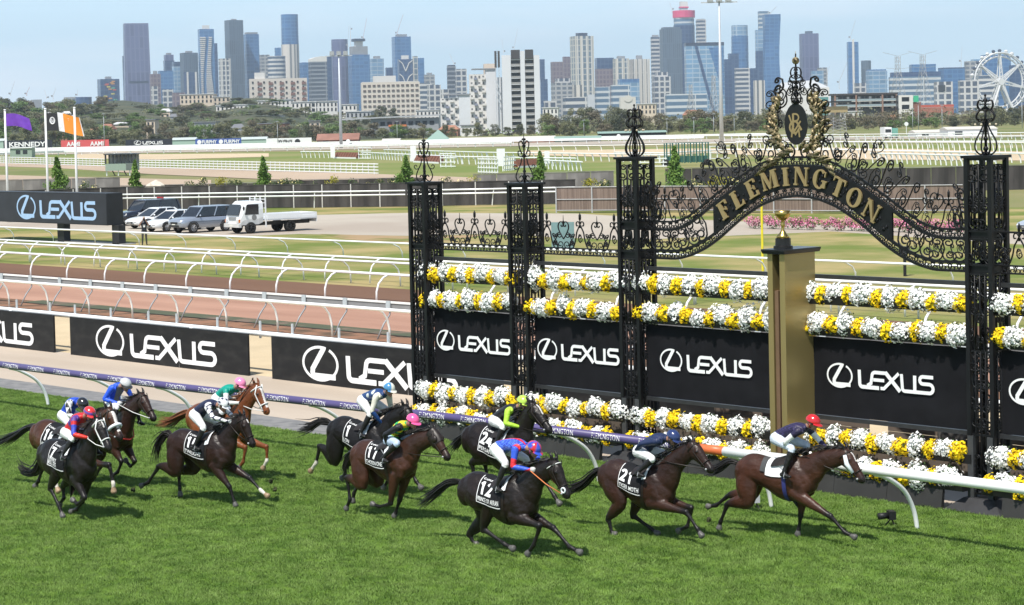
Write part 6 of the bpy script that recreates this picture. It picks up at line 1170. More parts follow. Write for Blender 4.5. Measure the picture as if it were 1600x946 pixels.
for i, (x, y, w_, h, lab) in enumerate(((520, 248, 7, 2.9, 'tall white panel at the far jump'), (646, 254, 9, 3.0, 'tall white panel by the far end pillar'), (783, 262, 13, 2.9, 'tall white panel between the short pillars'), (855, 258, 8, 2.2, 'white panel by the second short pillar'))):
    p = gp(x, y); D = (p - CAM) @ f0; t = empty('jump_panel', (p[0], p[1], 0), YAW, lab, 'panel', 'white panels at the jumps'); W_ = w_ * D / FPX; MB().box(-W_ / 2, W_ / 2, 0, .12, .2, h).build('panel', mW, t)
    for q in (-1, 1): MB().box(q * W_ * .4 - .06, q * W_ * .4 + .06, .121, .25, 0, h).build('leg', mW, t)
mBr = mat('brush red brown', (.17, .07, .045), .9, .3, 4)
for i, (x0, x1, y0, y1, lab) in enumerate(((524, 560, 247.5, 248.5, 'red brown brush jump past the light mast'), (650, 690, 254, 256, 'red brown brush jump behind the far end pillar'), (806, 842, 263, 261, 'red brown brush jump behind the second short pillar'))):
    a_, b_ = gp(x0, y0), gp(x1, y1); L_, an = fdir(a_[:2], b_[:2]); t = empty('brush_jump', (a_[0], a_[1], 0), an, lab, 'jump', 'brush jumps'); n = 9
    for j in range(n): MB().hexa([(L_ * j / n, -.5, .15), (L_ * (j + .8) / n, -.5, .15), (L_ * (j + .8) / n, .5, .15), (L_ * j / n, .5, .15), (L_ * j / n + .2, .1, 1.3), (L_ * (j + .8) / n + .2, .1, 1.3), (L_ * (j + .8) / n + .2, .4, 1.3), (L_ * j / n + .2, .4, 1.3)]).build('brush_bay', mBr, t)
    MB().box(0, L_, -.6, -.501, 0, .3).build('guard_board', mW, t)
def farrail(pp, lab, z=1.2, sp=4.0, nr=1, rp=.11):
    for i in range(len(pp) - 1):
        a_, b_ = gp(*pp[i]), gp(*pp[i + 1]); L_, an = fdir(a_[:2], b_[:2])
        if i == 0: t = empty('infield_rail', (a_[0], a_[1], 0), 0, lab, 'rail', 'white rails across the infield'); o0 = a_
        b = MB(); ca, sa = math.cos(an), math.sin(an); Q = lambda u, v, w_: (a_[0] - o0[0] + ca * u - sa * v, a_[1] - o0[1] + sa * u + ca * v, w_)
        for k in range(nr): b.tube([Q(0, 0, z - .35 * k), Q(L_, 0, z - .35 * k)], rp, 5)
        b.build('pipe', mW, t); b = MB()
        for j in range(int(L_ / sp) + 1): b.tube([Q(j * sp, 0, z), Q(j * sp + .3, .15, z * .7), Q(j * sp + .45, .2, 0)], rp * .75, 4)
        o = b.build('post', mW, t); o['kind'] = 'stuff'
rl = [([(-40, 248), (100, 243), (420, 236.5), (800, 229)], 'far white rail in front of the black and red hoardings', 1.3, 5), ([(-40, 244), (420, 234), (800, 226), (1100, 221)], 'thick double white rail along the far straight', 1.3, 4), ([(-40, 240), (420, 230.5), (800, 223), (1200, 215.5)], 'white rail beyond the far straight', 1.3, 4), ([(470, 247), (524, 247.5)], 'short curved white rail before the far jump', 1.4, 2.2), ([(565, 248), (720, 257), (900, 261)], 'white rail past the brush jumps', 1.3, 2.6), ([(600, 243), (760, 249), (960, 253), (1060, 256)], 'second white rail past the brush jumps', 1.3, 3), ([(842, 264), (910, 268)], 'short white rail by the second short pillar', 1.3, 2), ([(820, 238), (1000, 236), (1200, 231), (1650, 232)], 'white rail along the sandy track', 1.3, 3.4), ([(960, 250), (1040, 252), (1130, 246), (1300, 246), (1650, 257)], 'white rail behind the starting stalls', 1.3, 2.6), ([(1150, 226), (1340, 222), (1650, 222)], 'white rail behind the crest', 1.3, 2.6), ([(1150, 234), (1340, 236), (1650, 239.5)], 'hooped white rail in front of the green strip', 1.7, 1.7), ([(1130, 221), (1650, 217)], 'farthest white rail near the truck park', 1.5, 3), ([(1360, 255), (1450, 258), (1560, 262)], 'zigzag white rail near the near arch pillar', 1.4, 1.6)]
for pp, lab, z, sp in rl: farrail(pp, lab, z, sp, 2 if 'straight' in lab or 'hoardings' in lab else 1, .17 if 'straight' in lab or 'hoardings' in lab else .11)
# lookout hut on stilts and a low hut
p = gp(189, 275); s_ = ((p - CAM) @ f0) / FPX; t = empty('lookout_hut', (p[0], p[1], 0), YAW, 'grey green lookout hut on stilts with dark window band', 'hut'); mHg = mat('hut green', (.26, .33, .27), .7, .1); mDkW = mat('dark window', (.03, .035, .04), .2)
w_ = 24 * s_; MB().box(-w_, w_, 0, 3, 8 * s_, 19 * s_).build('cabin', mHg, t); MB().box(-w_ - .2, w_ + .2, -.2, 3.2, 33 * s_, 34.5 * s_).build('roof', mDkW, t)
for i in range(9): x = -w_ + .05 + i * (2 * w_ - .1) / 8; MB().box(x - .12, x + .12, 0, .2, 19 * s_, 33 * s_).build('mullion', mDkW, t)
MB().box(-w_, w_, 2.8, 3, 19 * s_, 33 * s_).build('rear_window', mat('bright window', (.42, .43, .40), .3), t); MB().box(w_ * .35, w_ * .99, -.03, -.005, 9 * s_, 18.6 * s_).build('dark_panel', mat('hut dark grey', (.12, .14, .13), .7), t)  # thin panel in a darker grey over part of the cabin front
for i in range(6): x = -w_ + .15 + i * (2 * w_ - .3) / 5; MB().tube([(x, .3, 8 * s_), (x + .4 * (i % 2), .3, 0)], .09, 5).build('stilt', mPl if i % 2 else mW, t)
p = gp(33, 247); s_ = ((p - CAM) @ f0) / FPX; t = empty('track_hut', (p[0], p[1], 0), YAW, 'low grey green hut with two dark windows below the first hoarding', 'hut'); MB().box(-17 * s_, 17 * s_, 0, 4, 0, 15 * s_).build('wall', mHg, t); MB().box(-18 * s_, 18 * s_, -.3, 4.3, 15.05 * s_, 16.5 * s_).build('roof', mW, t)
for x in (-5, 6): MB().box((x - 3) * s_, (x + 4) * s_, -.06, -.01, 6 * s_, 12 * s_).build('window', mDkW, t)
# hoardings
def hoarding(x0, x1, y0, y1, m_, lab, words, mw=None, D=860):
    a_, b_ = atD(x0, HORZ, D), atD(x1, HORZ, D); L_, an = fdir(a_[:2], b_[:2]); z0, z1 = zD((x0 + x1) / 2, y1, D), zD((x0 + x1) / 2, y0, D); t = empty('hoarding', (a_[0], a_[1], 0), an, lab, 'hoarding', 'hoardings along the far straight'); b = MB().box(0, L_, 0, .4, z0, z1).build('panel', m_, t)
    for q in (.1, .5, .9): MB().box(q * L_ - .2, q * L_ + .2, .41, .7, 0, z1).build('leg', mGR, t)
    for wd, u0, u1 in words:
        tb = MB()
        if wd == '@': s = (u1 - u0) * L_ / 5.65; wordmark(tb, lambda u, v, d: (u0 * L_ + u * s, -.2 - d, z0 + (z1 - z0) * (.18 + .64 * v)))
        elif wd == 'o': tb.lathe([(.36 * (z1 - z0), 0), (.36 * (z1 - z0), .1)], 12); tb.v = [(u0 * L_ + x, -.2 - z, (z0 + z1) / 2 + y) for x, y, z in tb.v]
        else: text_fit(wd, u0 * L_, u1 * L_, z0 + (z1 - z0) * .2, z0 + (z1 - z0) * .8, lambda u, v: (u, -.22, v), .03, tb)
        tb.build('lettering', mw or mBW, t)
hoarding(4, 80, 219.5, 232, mat('hoarding black', (.02, .022, .03), .5), 'black hoarding with one big white word behind the flagpoles', [('KENNEDY', .12, .87)])
hoarding(94, 169, 219, 231, mat('hoarding red', (.62, .10, .10), .5), 'red hoarding with the same short white word twice', [('AAMI', .12, .40), ('AAMI', .61, .89)])
hoarding(195, 268, 218, 228, mat('hoarding black', (.02, .022, .03), .5), 'black hoarding with white emblem and word by the far straight', [('@', .18, .8)])
hoarding(304, 376, 217, 226.5, mat('hoarding blue', (.05, .10, .34), .5), 'blue hoarding with two white discs and two white words', [('o', .09, .1), ('FURPHY', .15, .47), ('o', .56, .6), ('FURPHY', .63, .97)])
hoarding(415, 486, 216, 228, mW, 'white hoarding with a small black word and mark', [('POLYTRACK', .27, .58), ('o', .69, .7)], mPl)
mPG = mat('pale green cladding', (.33, .45, .38), .7, .08); 
for x0, x1, y0, y1, lab in ((268, 304, 219, 226, 'pale green shed between the black and blue hoardings'), (376, 415, 218, 226, 'pale green shed between blue and white hoardings'), (-40, 4, 221, 233, 'grey shed at the photo edge by the far straight')): 
    D = 880; a_, b_ = atD(x0, HORZ, D), atD(x1, HORZ, D); L_, an = fdir(a_[:2], b_[:2]); h = zD((x0 + x1) / 2, y0, D); t = empty('shed', (a_[0], a_[1], 0), an, lab, 'shed', 'sheds along the far straight'); MB().box(0, L_, 0, 8, 0, h).build('wall', mPG, t); MB().hexa([(-.3, -.3, h), (L_ + .3, -.3, h), (L_ + .3, 8.3, h), (-.3, 8.3, h), (-.3, 3.9, h + 1), (L_ + .3, 3.9, h + 1), (L_ + .3, 4.1, h + 1), (-.3, 4.1, h + 1)]).build('roof', mat('shed roof', (.45, .5, .48), .6), t)
# low tin roofs to the near side of the far rails
def lowbuilding(x0, x1, yt, ye, D, mw, mr, lab, depth=12, hip=False):
    a_, b_ = atD(x0, HORZ, D), atD(x1, HORZ, D); L_, an = fdir(a_[:2], b_[:2]); ze, zt = zD((x0 + x1) / 2, ye, D), zD((x0 + x1) / 2, yt, D); t = empty('low_building', (a_[0], a_[1], 0), an, lab, 'building', 'low buildings along the far rails')
    MB().box(.3, L_ - .3, .3, depth - .3, 0, ze).build('wall', mw, t); k = L_ * .5 if hip else 0
    MB().hexa([(0, 0, ze), (L_, 0, ze), (L_, depth, ze), (0, depth, ze), (k, depth / 2 - .1, zt), (L_ - k + .05, depth / 2 - .1, zt), (L_ - k + .05, depth / 2 + .1, zt), (k, depth / 2 + .1, zt)]).build('roof', mr, t)
    n = max(2, int(L_ / 7))
    for i in range(n): MB().box(L_ * (i + .3) / n, L_ * (i + .6) / n, .24, .299, ze * .3, ze * .75).build('window', mDkW, t)
mBrk = mat('red brick', (.30, .13, .095), .9, .15, .5); mRfC = mat('cream roof', (.55, .52, .46), .7, .08); mRfG = mat('sage roof', (.23, .33, .28), .6, .06); mRfR = mat('terracotta roof', (.26, .13, .095), .85, .2, .3)
lowbuilding(662, 704, 203, 221, 740, mBrk, mRfG, 'pavilion with pointed sage green roof by the far end pillar', 16, True); lowbuilding(700, 815, 215, 219, 680, mBrk, mRfC, 'long red brick stables with cream roof between the short pillars'); lowbuilding(815, 868, 213, 218, 660, mBrk, mRfC, 'short brick stable with cream roof near the second short pillar')
lowbuilding(866, 940, 213, 220, 650, mRfG, mRfG, 'long barrel shaped sage green roof'); lowbuilding(934, 1042, 205, 208, 690, mPl, mRfG, 'open shelter with flat sage green roof behind the tall pillar finial'); lowbuilding(493, 560, 209, 219, 840, mBrk, mRfR, 'house with terracotta roof and white dormer behind the light mast'); lowbuilding(595, 624, 217, 221, 720, mW, mRfC, 'small pale roofed shed between light mast and far end pillar')
lowbuilding(1480, 1560, 198, 202, 560, mW, mRfC, 'long white stand roof beside the near pillar finial'); lowbuilding(1430, 1500, 203, 207, 580, mW, mRfC, 'white marquee by the truck park')
# green horse truck, starting stalls
p = atD(1392, HORZ, 564); s_ = 564 / FPX; t = empty('horse_truck', (p[0], p[1], 0), YAW, 'white and green horse truck on the far side of the track', 'truck'); z1 = zD(1392, 199, 564)
MB().box(-10 * s_, 1 * s_, 0, 7, .5, z1).build('cab', mW, t); MB().box(1.1 * s_, 11 * s_, .3, 9, .5, z1 - .3).build('box', mat('truck green', (.15, .35, .28), .5), t); MB().box(-9 * s_, 0, -.1, -.01, z1 * .55, z1 * .82).build('windscreen', mDkW, t)
for x in (-8, 0, 8): wheel(t, x * s_, -.2, .4, .3, True)
p = gp(1075, 259); s_ = ((p - CAM) @ f0) / FPX; t = empty('starting_stalls', (p[0], p[1], 0), YAW + .1, 'dark green starting stalls on wheels behind the young tree', 'starting stalls'); mSG = mat('stalls green', (.03, .11, .09), .6, .1)
for i in range(8):
    x = (-33 + i * 9.4) * s_; MB().box(x - .09, x + .09, 0, .2, 4 * s_, 35 * s_).build('post', mSG, t); MB().box(x - .07, x + .07, 2.0, 2.2, 4 * s_, 35 * s_).build('post', mSG, t)
    if i < 7: MB().box(x + .1, x + 9.4 * s_ - .1, .3, .45, 5 * s_, 15 * s_).build('gate', mSG, t)
MB().box(-34 * s_, 34 * s_, 0, .25, 35 * s_, 36.2 * s_).build('gantry', mSG, t)
for x in (-34, 30): 
    for q in (0, 2.0): wheel(t, x * s_, q - .3, 5 * s_, .4, True)
lattice(1000, 1042, 262, 262, 'white hurdle frame before the starting stalls', 3, 1.3, 2.2); lattice(1110, 1140, 250, 249, 'white fence behind the starting stalls', 3, 2.2, 1.4)
# light masts and lamp posts
mMs = mat('mast grey', (.48, .51, .54), .5, .08, metal=.3)
def mast(x, yb, yt, D, r, lab, heads):
    p = atD(x, HORZ, D); z1 = zD(x, yt, D); t = empty('light_mast', (p[0], p[1], 0), YAW, lab, 'light mast', 'light masts'); MB().tube([(0, 0, 0), (0, 0, z1 * .45), (0, 0, z1)], [r, r * .8, r * .35], 10).build('shaft', mMs, t, smooth=True)
    for i in range(heads): x_ = (i - (heads - 1) / 2) * 1.0 * r * 4; MB().box(x_ - r * 1.3, x_ + r * 1.3, -.6, .2, z1 - r, z1 + r * 1.4).build('lamp_head', mat('lamp head', (.30, .32, .33), .5), t)
    MB().box(-r * (heads + 1) * 2, r * (heads + 1) * 2, -.1, .1, z1 - r * 1.6, z1 - r * 1.1).build('cross_arm', mMs, t)
mast(532, 232, 84, 626, .5, 'tall pale light mast in front of the dark rounded tower', 3); mast(1127, 237, -1, 422, .45, 'very tall light mast in front of the slanted glass tower', 3)
for i, (x, yt, D, lab) in enumerate(((162, 178, 800, 'lamp post above the red hoarding'), (433, 190, 850, 'lamp post behind the white hoarding'), (620, 190, 850, 'lamp post by the pointed green roof'), (892, 182, 850, 'lamp post in front of the cream and blue tower'), (912, 188, 860, 'second lamp post in front of the cream and blue tower'), (1042, 186, 800, 'lamp post behind the open shelter'), (1084, 184, 800, 'lamp post before the banded office'), (1115, 178, 800, 'lamp post beside the very tall light mast'), (1147, 180, 800, 'lamp post below the rounded blue tower'), (1426, 170, 780, 'lamp post beside the white end block'), (1435, 160, 780, 'taller lamp post beside the white end block'), (1472, 165, 800, 'lamp post before the white frame building'), (1597, 155, 760, 'lamp post at the photo edge under the wheel'))): mast(x, 0, yt, D, .13, lab, 2)
for i, (x, y, D, lab) in enumerate(((543, 221, 640, 'round white disc on a post near the light mast'), (966, 213, 640, 'small white disc post left of the tall pillar finial'), (1416, 194, 640, 'round white furlong disc near the horse truck'))):
    p = atD(x, HORZ, D); z = zD(x, y, D); t = empty('furlong_disc', (p[0], p[1], 0), YAW, lab, 'sign', 'furlong discs'); MB().tube([(0, 0, 0), (0, 0, z)], .1, 6).build('post', mW, t); b = MB().lathe([(.62, 0), (.62, .1)], 16); b.v = [(x_, -z_, y_ + z) for x_, y_, z_ in b.v]; b.build('disc', mW, t)
# ---------------------------------------------------------------- city
def facade(name, glass, frame, fh, bw, fz, fx, rough=.25, spec=.5, var=.35):
    """floors and bays as a procedural pattern on far towers, cell by cell a little different"""
    m = bpy.data.materials.new(name); m.use_nodes = True; nt = m.node_tree; b = nt.nodes['Principled BSDF']; L = nt.links.new
    tc = N('ShaderNodeTexCoord', nt); sx = N('ShaderNodeSeparateXYZ', nt); L(tc.outputs['Object'], sx.inputs[0])
    def mth(op, a, b_=None):
        n = N('ShaderNodeMath', nt, operation=op)
        for i, q in enumerate((a, b_)):
            if q is None: continue
            if isinstance(q, (int, float)): n.inputs[i].default_value = q
            else: L(q, n.inputs[i])
        return n.outputs[0]
    u = mth('ADD', sx.outputs[0], sx.outputs[1]); uz, uu = mth('DIVIDE', sx.outputs[2], fh), mth('DIVIDE', u, bw)
    mask = mth('MAXIMUM', mth('LESS_THAN', mth('FRACT', uz), fz), mth('LESS_THAN', mth('FRACT', uu), fx))
    wn = N('ShaderNodeTexWhiteNoise', nt); cb = N('ShaderNodeCombineXYZ', nt); L(mth('FLOOR', uz), cb.inputs[0]); L(mth('FLOOR', uu), cb.inputs[1]); L(cb.outputs[0], wn.inputs['Vector'])
    big = N('ShaderNodeTexNoise', nt); big.inputs['Scale'].default_value = .018; L(tc.outputs['Object'], big.inputs['Vector'])
    gl = N('ShaderNodeMixRGB', nt); gl.inputs[1].default_value = tuple(c * (1 - var) for c in glass) + (1,); gl.inputs[2].default_value = tuple(c * (1 + var) for c in glass) + (1,); L(mth('ADD', mth('MULTIPLY', wn.outputs['Value'], .5), mth('MULTIPLY', big.outputs[0], .5)), gl.inputs[0])
    mx = N('ShaderNodeMixRGB', nt); L(mask, mx.inputs[0]); L(gl.outputs[0], mx.inputs[1]); mx.inputs[2].default_value = tuple(frame) + (1,); L(mx.outputs[0], b.inputs['Base Color'])
    b.inputs['Roughness'].default_value = rough; b.inputs['Specular IOR Level'].default_value = spec
    return m
F_ = dict(
    gB=facade('blue glass', (.045, .13, .30), (.08, .19, .36), 7, 9, .25, .15), gD=facade('dark blue glass', (.018, .05, .13), (.05, .09, .17), 8, 8, .2, .2), gS=facade('slate cladding', (.07, .105, .15), (.10, .14, .19), 30, 4, .05, .35, .5),
    gP=facade('purple blue glass', (.095, .11, .21), (.14, .155, .26), 24, 9, .06, .3, .35), gL=facade('pale blue glass', (.14, .26, .40), (.34, .42, .50), 8, 12, .22, .1), wG=facade('white grid', (.07, .09, .13), (.50, .49, .48), 9, 9, .28, .32, .6), wH=facade('white floors', (.06, .09, .14), (.52, .51, .50), 8, 60, .45, .03, .6),
    wV=facade('white ribs', (.13, .14, .15), (.58, .54, .49), 90, 9, .01, .62, .6), cV=facade('cream ribs', (.10, .15, .20), (.52, .49, .43), 11, 12, .16, .46, .6), bG=facade('brown purple stone', (.11, .08, .11), (.20, .155, .165), 9, 7, .3, .4, .6), dH=facade('dark floors', (.045, .06, .085), (.22, .24, .27), 7.5, 50, .35, .03, .5), oB=facade('office bands', (.08, .15, .24), (.50, .52, .53), 9, 70, .4, .02, .5), cy=facade('grey office', (.10, .12, .15), (.34, .34, .34), 7, 9, .4, .3, .6))
mCr = mat('plant room grey', (.26, .27, .29), .7, .15, .05); mWt = mat('city white', (.62, .60, .57), .8, .06, .05); mPkB = mat('construction pink', (.62, .07, .17), .6, .1); mNv = mat('crown navy', (.03, .045, .08), .4, .1); mLg = mat('plain light wall', (.47, .49, .52), .8, .05, .05)
def box_(W, d, z0, z1): return MB().box(-W / 2, W / 2, -d / 2, d / 2, z0, z1)
def tower(x0, x1, yt, D, st, label, rot=18, crown=None, kind='box', split=None, k=.8, cm=None, name='skyscraper', fins=0, mast_=0, group='towers of the city skyline'):
    xm = (x0 + x1) / 2; p = atD(xm, HORZ, D); s = D / FPX; Wp = (x1 - x0) * s; r = R(rot); H = zD(xm, yt, D); t = empty(name, (p[0], p[1], 0), YAW - math.atan((xm - PX0) / FPX) + r, label, 'building', group)
    ar = abs(r); W = Wp / (math.cos(ar) + k * math.sin(ar)); d = W * k; m = F_[st] if isinstance(st, str) else st
    if kind == 'round': W = d = Wp; n = 24; ring = lambda z, q: [(q * W / 2 * math.copysign(abs(math.cos(a)) ** .8, math.cos(a)), q * d / 2 * math.copysign(abs(math.sin(a)) ** .8, math.sin(a)), z) for a in np.linspace(0, 2 * math.pi, n + 1)[:-1]]
    z1 = H if not split else zD(xm, split[0], D)
    if kind == 'round': MB().loft([ring(0, 1), ring(z1 * .5, 1), ring(z1, 1)]).build('tower_block', m, t)
    elif kind == 'taper': MB().loft([[(sx * W / 2 * q, sy * d / 2 * q, z) for sx, sy in ((-1, -1), (1, -1), (1, 1), (-1, 1))] for z, q in ((0, 1.13), (z1 * .5, 1.06), (z1, 1))]).build('tower_block', m, t)
    elif kind == 'curvy': MB().loft([[(sx * W / 2 * (1 + .13 * math.sin(z / z1 * 6.5 + (-.6 if sx < 0 else 1.0))), sy * d / 2 * (1 + .08 * math.sin(z / z1 * 6.5)), z) for sx, sy in ((-1, -1), (0, -1.06), (1, -1), (1, 1), (-1, 1))] for z in np.linspace(0, z1, 20)]).build('tower_block', m, t)
    else: box_(W, d, 0, z1).build('tower_block', m, t)
    if split:
        q = split[2] if len(split) > 2 else 1.0; m2 = F_[split[1]] if isinstance(split[1], str) else split[1]
        if kind == 'round': MB().loft([ring(z1 + .1, q), ring(H, q)]).build('upper_block', m2, t)
        else: box_(W * q, d * q, z1 + .1, H).build('upper_block', m2, t)
    if crown: cw_, ch, off = (crown + (0,))[:3]; b = box_(W * cw_, d * cw_, H + .1, H + ch * s); b.v = [(x + off * W, y, z) for x, y, z in b.v]; b.build('plant_room', cm or mCr, t)
    for i in range(fins): x = -W / 2 + W * (i + .5) / fins; MB().box(x - W * .03, x + W * .03, -d / 2 - 1.2, -d / 2 - .05, 0, H).build('fin', mWt if st[0] in 'wc' else F_['gL'], t)
    if mast_: MB().tube([(0, 0, H), (0, 0, H + mast_ * s)], [.8, .3], 5).build('antenna', mCr, t)
    return t, W, d, H, s
def T(*a, **k): return tower(*a, **k)
t, W, d, H, s = T(154, 188, 124, 3600, 'gD', 'low dark tower with a mosaic of yellow, red and teal panels', 12, (.3, 4), cm=mCr)
rg = random.Random(9)
for i in range(34): x, z = rg.uniform(-.3, .48) * W, rg.uniform(.3, .97) * H; MB().box(x - 3, x + 3, -d / 2 - .6, -d / 2 - .1, z, z + 2.2).build('panel', mat('mosaic ' + ('yellow', 'red', 'teal', 'orange')[i % 4], [(.55, .48, .1), (.45, .08, .06), (.08, .35, .25), (.5, .25, .08)][i % 4], .7), t)
T(194, 204, 88, 4500, 'gD', 'narrow dark slice standing against the purple slab tower', 5); t, W, d, H, s = T(197, 236, 37, 4300, 'gP', 'tall purple slab tower standing apart at the far end of the skyline', 7, kind='taper', k=.5)
for z in (.45, .05): MB().box(-W * .36, W * .42, -d * .56, -d * .53, H * z, H * z + 4).build('vent_band', mNv, t)
T(236, 253, 116, 4000, 'bG', 'low brown stone tower beside the purple slab', 14, (.4, 5)); T(237, 248, 135, 3700, 'wG', 'small white gridded tower in front of the brown stone tower', 10); T(249, 273, 111, 4100, 'gB', 'plain blue glass block behind the brown stone tower', 10); T(258, 275, 86, 4500, 'gD', 'dark tower with a small white roof sign', 14, (.5, 3), split=(95, 'gP', .9)); T(271, 289, 97, 4300, 'gL', 'pale glazed tower between the blue block and the striped pair', 16, split=(104, 'gD')); T(284, 312, 83, 4200, 'gS', 'grey topped tower with two white striped legs', 18, (.4, 3), split=(83.5, 'gS'))
t, W, d, H, s = T(289, 309, 113, 4150, 'gD', 'dark lower block with white piers under the grey topped tower', 14)
for x in (-.42, .35): MB().box(W * x, W * (x + .16), -d / 2 - 1, -d / 2 - .1, 0, H).build('pier', mWt, t)
T(255, 272, 140, 3300, 'wG', 'short white flats below the blue glass block', 12); T(270, 290, 145, 3200, 'bG', 'short pink stone block below the pale glazed tower', 10)
t, W, d, H, s = T(313, 338, 46, 4200, 'gB', 'white balconied tower with two wavy blue ribbons down its face', 10, (.45, 6), cm=mWt)
nf = 46
for i in range(nf):
    z = H * .03 + H * .9 * i / nf; f = i / nf; c1 = -.12 + .14 * math.sin(f * 5 + 2.4); c2 = .42 + .1 * math.sin(f * 6 + .6)
    for a, b_ in ((-.5, c1 - .1), (c1 + .12, c2 - .1)): MB().box(W * a, W * b_, -d / 2 - 3, -d / 2 - .05, z, z + H * .9 / nf * .55).build('balcony', mWt, t)
T(336, 343, 68, 4300, 'gD', 'narrow dark blue flank behind the wavy tower', 5); t, W, d, H, s = T(344, 363, 92, 3900, 'wG', 'white gridded tower with jagged parapet', 14, fins=3)
T(355, 384, 32, 4300, 'gS', 'tall slate grey tower with fine vertical streaks', 22, (.3, 2)); T(384, 408, 54, 4350, 'gB', 'bright blue glass tower with dark speckled bands', 16, (.85, 3), cm=mCr); T(408, 424, 86, 4200, 'cy', 'grey tower with dark vertical stripes', 12); T(421, 448, 88, 4000, 'wH', 'rounded white tower with horizontal balconies', 14, kind='round'); T(432, 442, 75, 4600, 'gB', 'small blue block peeping over the rounded white tower', 8)
t, W, d, H, s = T(443, 470, 23, 4300, 'wV', 'very tall tower, blue glass above and white ribbed below', 10, kind='round', split=(70, 'gB', .97)); T(470, 498, 98, 4000, 'gB', 'blue slab with flat roof beside the ribbed tower', 20, split=(100, 'gB')); t, W, d, H, s = T(484, 513, 97, 3900, 'dH', 'grey banded tower under a curved white roof', 12)
MB().loft([[(-W / 2 - 1, -d / 2, H + q), (-W / 2 - 1, d / 2, H + q), (-W / 2, d / 2, H + q + 2), (-W / 2, -d / 2, H + q + 2)] if False else [(x, y, H + 1 + 9 * math.sin(math.pi * (.15 + .5 * (x / W + .5)))) for x, y in ((x_, -d / 2), (x_, d / 2))] + [(x_, d / 2, H + .2), (x_, -d / 2, H + .2)] for x_ in np.linspace(-W / 2, W / 2, 8) for q in (0,)]).build('curved_roof', mWt, t)
T(503, 521, 89, 4300, 'gD', 'blue grey slab behind the banded tower', 14); T(521, 546, 62, 4200, 'gP', 'dark purple rounded tower behind the light mast', 10, kind='round'); t, W, d, H, s = T(546, 580, 86, 4100, 'gB', 'broad blue glass tower under construction with concrete top', 16, split=(86.5, 'gB'))
box_(W * .85, d * .8, H, zD(563, 73, 4100)).build('concrete_core', mCr, t); box_(W * .6, d * .8, zD(563, 65, 4100), zD(563, 61, 4100)).build('climbing_platform', mNv, t); box_(W * .4, d * .4, zD(563, 73, 4100), zD(563, 65, 4100)).build('core_wall', mWt, t)
T(580, 602, 92, 4300, 'gL', 'pale blue gridded tower next to the concrete top', 16, (.5, 4)); T(604, 616, 106, 4200, 'gD', 'low dark block left of the cable crane tower', 10); T(615, 645, 58, 4300, 'gB', 'blue glass tower with a crane on its roof', 14, (.6, 4), cm=mCr)
t, W, d, H, s = T(623, 647, 93, 4100, 'gD', 'navy tower with white zigzag lines on its face', 8, (.5, 6), cm=mWt)
for zc in (.92, .72, .5):
    b = MB(); [b.tube([(W * a, -d / 2 - .6, H * (zc + da)), (W * c, -d / 2 - .6, H * (zc + dc))], 1.1, 4) for a, da, c, dc in ((-.48, .06, -.25, .02), (-.25, .02, -.02, -.1), (-.02, -.1, .22, .02), (.22, .02, .48, .06))]; b.build('zigzag', mWt, t)
T(647, 655, 88, 4150, 'cV', 'slim cream tower beside the zigzag tower', 6); T(653, 665, 91, 4300, 'gB', 'slim blue tower beside the cream one', 10); T(664, 681, 117, 4000, 'cy', 'grey low tower behind the white balconied flats', 14, (.5, 3)); T(648, 676, 130, 3400, 'wH', 'white balconied flats next to the long white slab', 14); T(668, 690, 133, 3200, 'wG', 'white flats in front of the grey low tower', 12)
t, W, d, H, s = T(700, 714, 104, 3600, 'dH', 'dark banded half of the paired tower', 8, (.9, 2), cm=mNv); T(713, 731, 108, 3550, 'wG', 'white framed half of the paired tower', 14); T(690, 702, 140, 3000, 'wG', 'low white flats beside the paired tower', 10)
T(844, 853, 93, 4200, 'gD', 'small dark tower peeping beside the white twin tower', 8); T(845, 857, 124, 3800, 'gD', 'dark glazed tower right beside the white twin tower', 8); T(862, 882, 97, 4200, 'bG', 'brown purple tower with notched shoulders', 14, (.7, 0)); T(881, 893, 89, 4300, 'bG', 'darker brown tower with cream edge', 14); t, W, d, H, s = T(893, 930, 57, 4000, 'cV', 'tall cream and blue ribbed tower with crown', 20, (.5, 5), fins=4, cm=mNv)
T(931, 961, 91, 4200, 'bG', 'broad tower, dark blue above and purple ribbed below', 10, split=(108, 'gD')); t, W, d, H, s = T(959, 985, 92, 4000, 'cV', 'cream and green glazed tower with stepped top', 14, (.5, 4), fins=3); T(984, 1017, 93, 4050, 'wV', 'white pier tower with dark glazing strips', 14, (.3, 6), fins=4); T(966, 1000, 124, 3500, 'gL', 'low glazed block in front of the white pier tower', 10, split=(130, 'gB')); T(955, 985, 133, 3200, 'oB', 'low white framed office at the foot of the cream tower', 8); T(930, 954, 136, 3300, 'oB', 'low white banded office below the purple ribbed tower', 10)
T(862, 898, 130, 3300, 'cy', 'broad grey office block below the brown towers', 10, split=(131, 'cy')); T(868, 892, 123, 3350, 'wG', 'white roof storey above the grey office block', 10); T(895, 912, 133, 3200, 'wV', 'white ended block below the ribbed tower', 10); T(850, 870, 158, 2600, 'wG', 'white flats peeping over the gums by the twin tower', 12); T(880, 918, 152, 2600, 'wH', 'white balcony flats peeping over the gums', 10); T(918, 930, 148, 2700, mLg, 'plain pale wall block over the gums', 8)
t, W, d, H, s = T(968, 994, 152, 2500, mat('church white', (.54, .52, .47), .8), 'old cream building with a curved gable over the gums', 6); b = MB().lathe([(W * .27, 0), (W * .27, .8)], 20); b.v = [(x, -z - d / 2, y * .8 + H - 2) for x, y, z in b.v]; b.build('curved_gable', mat('church white', (.72, .69, .62)), t)
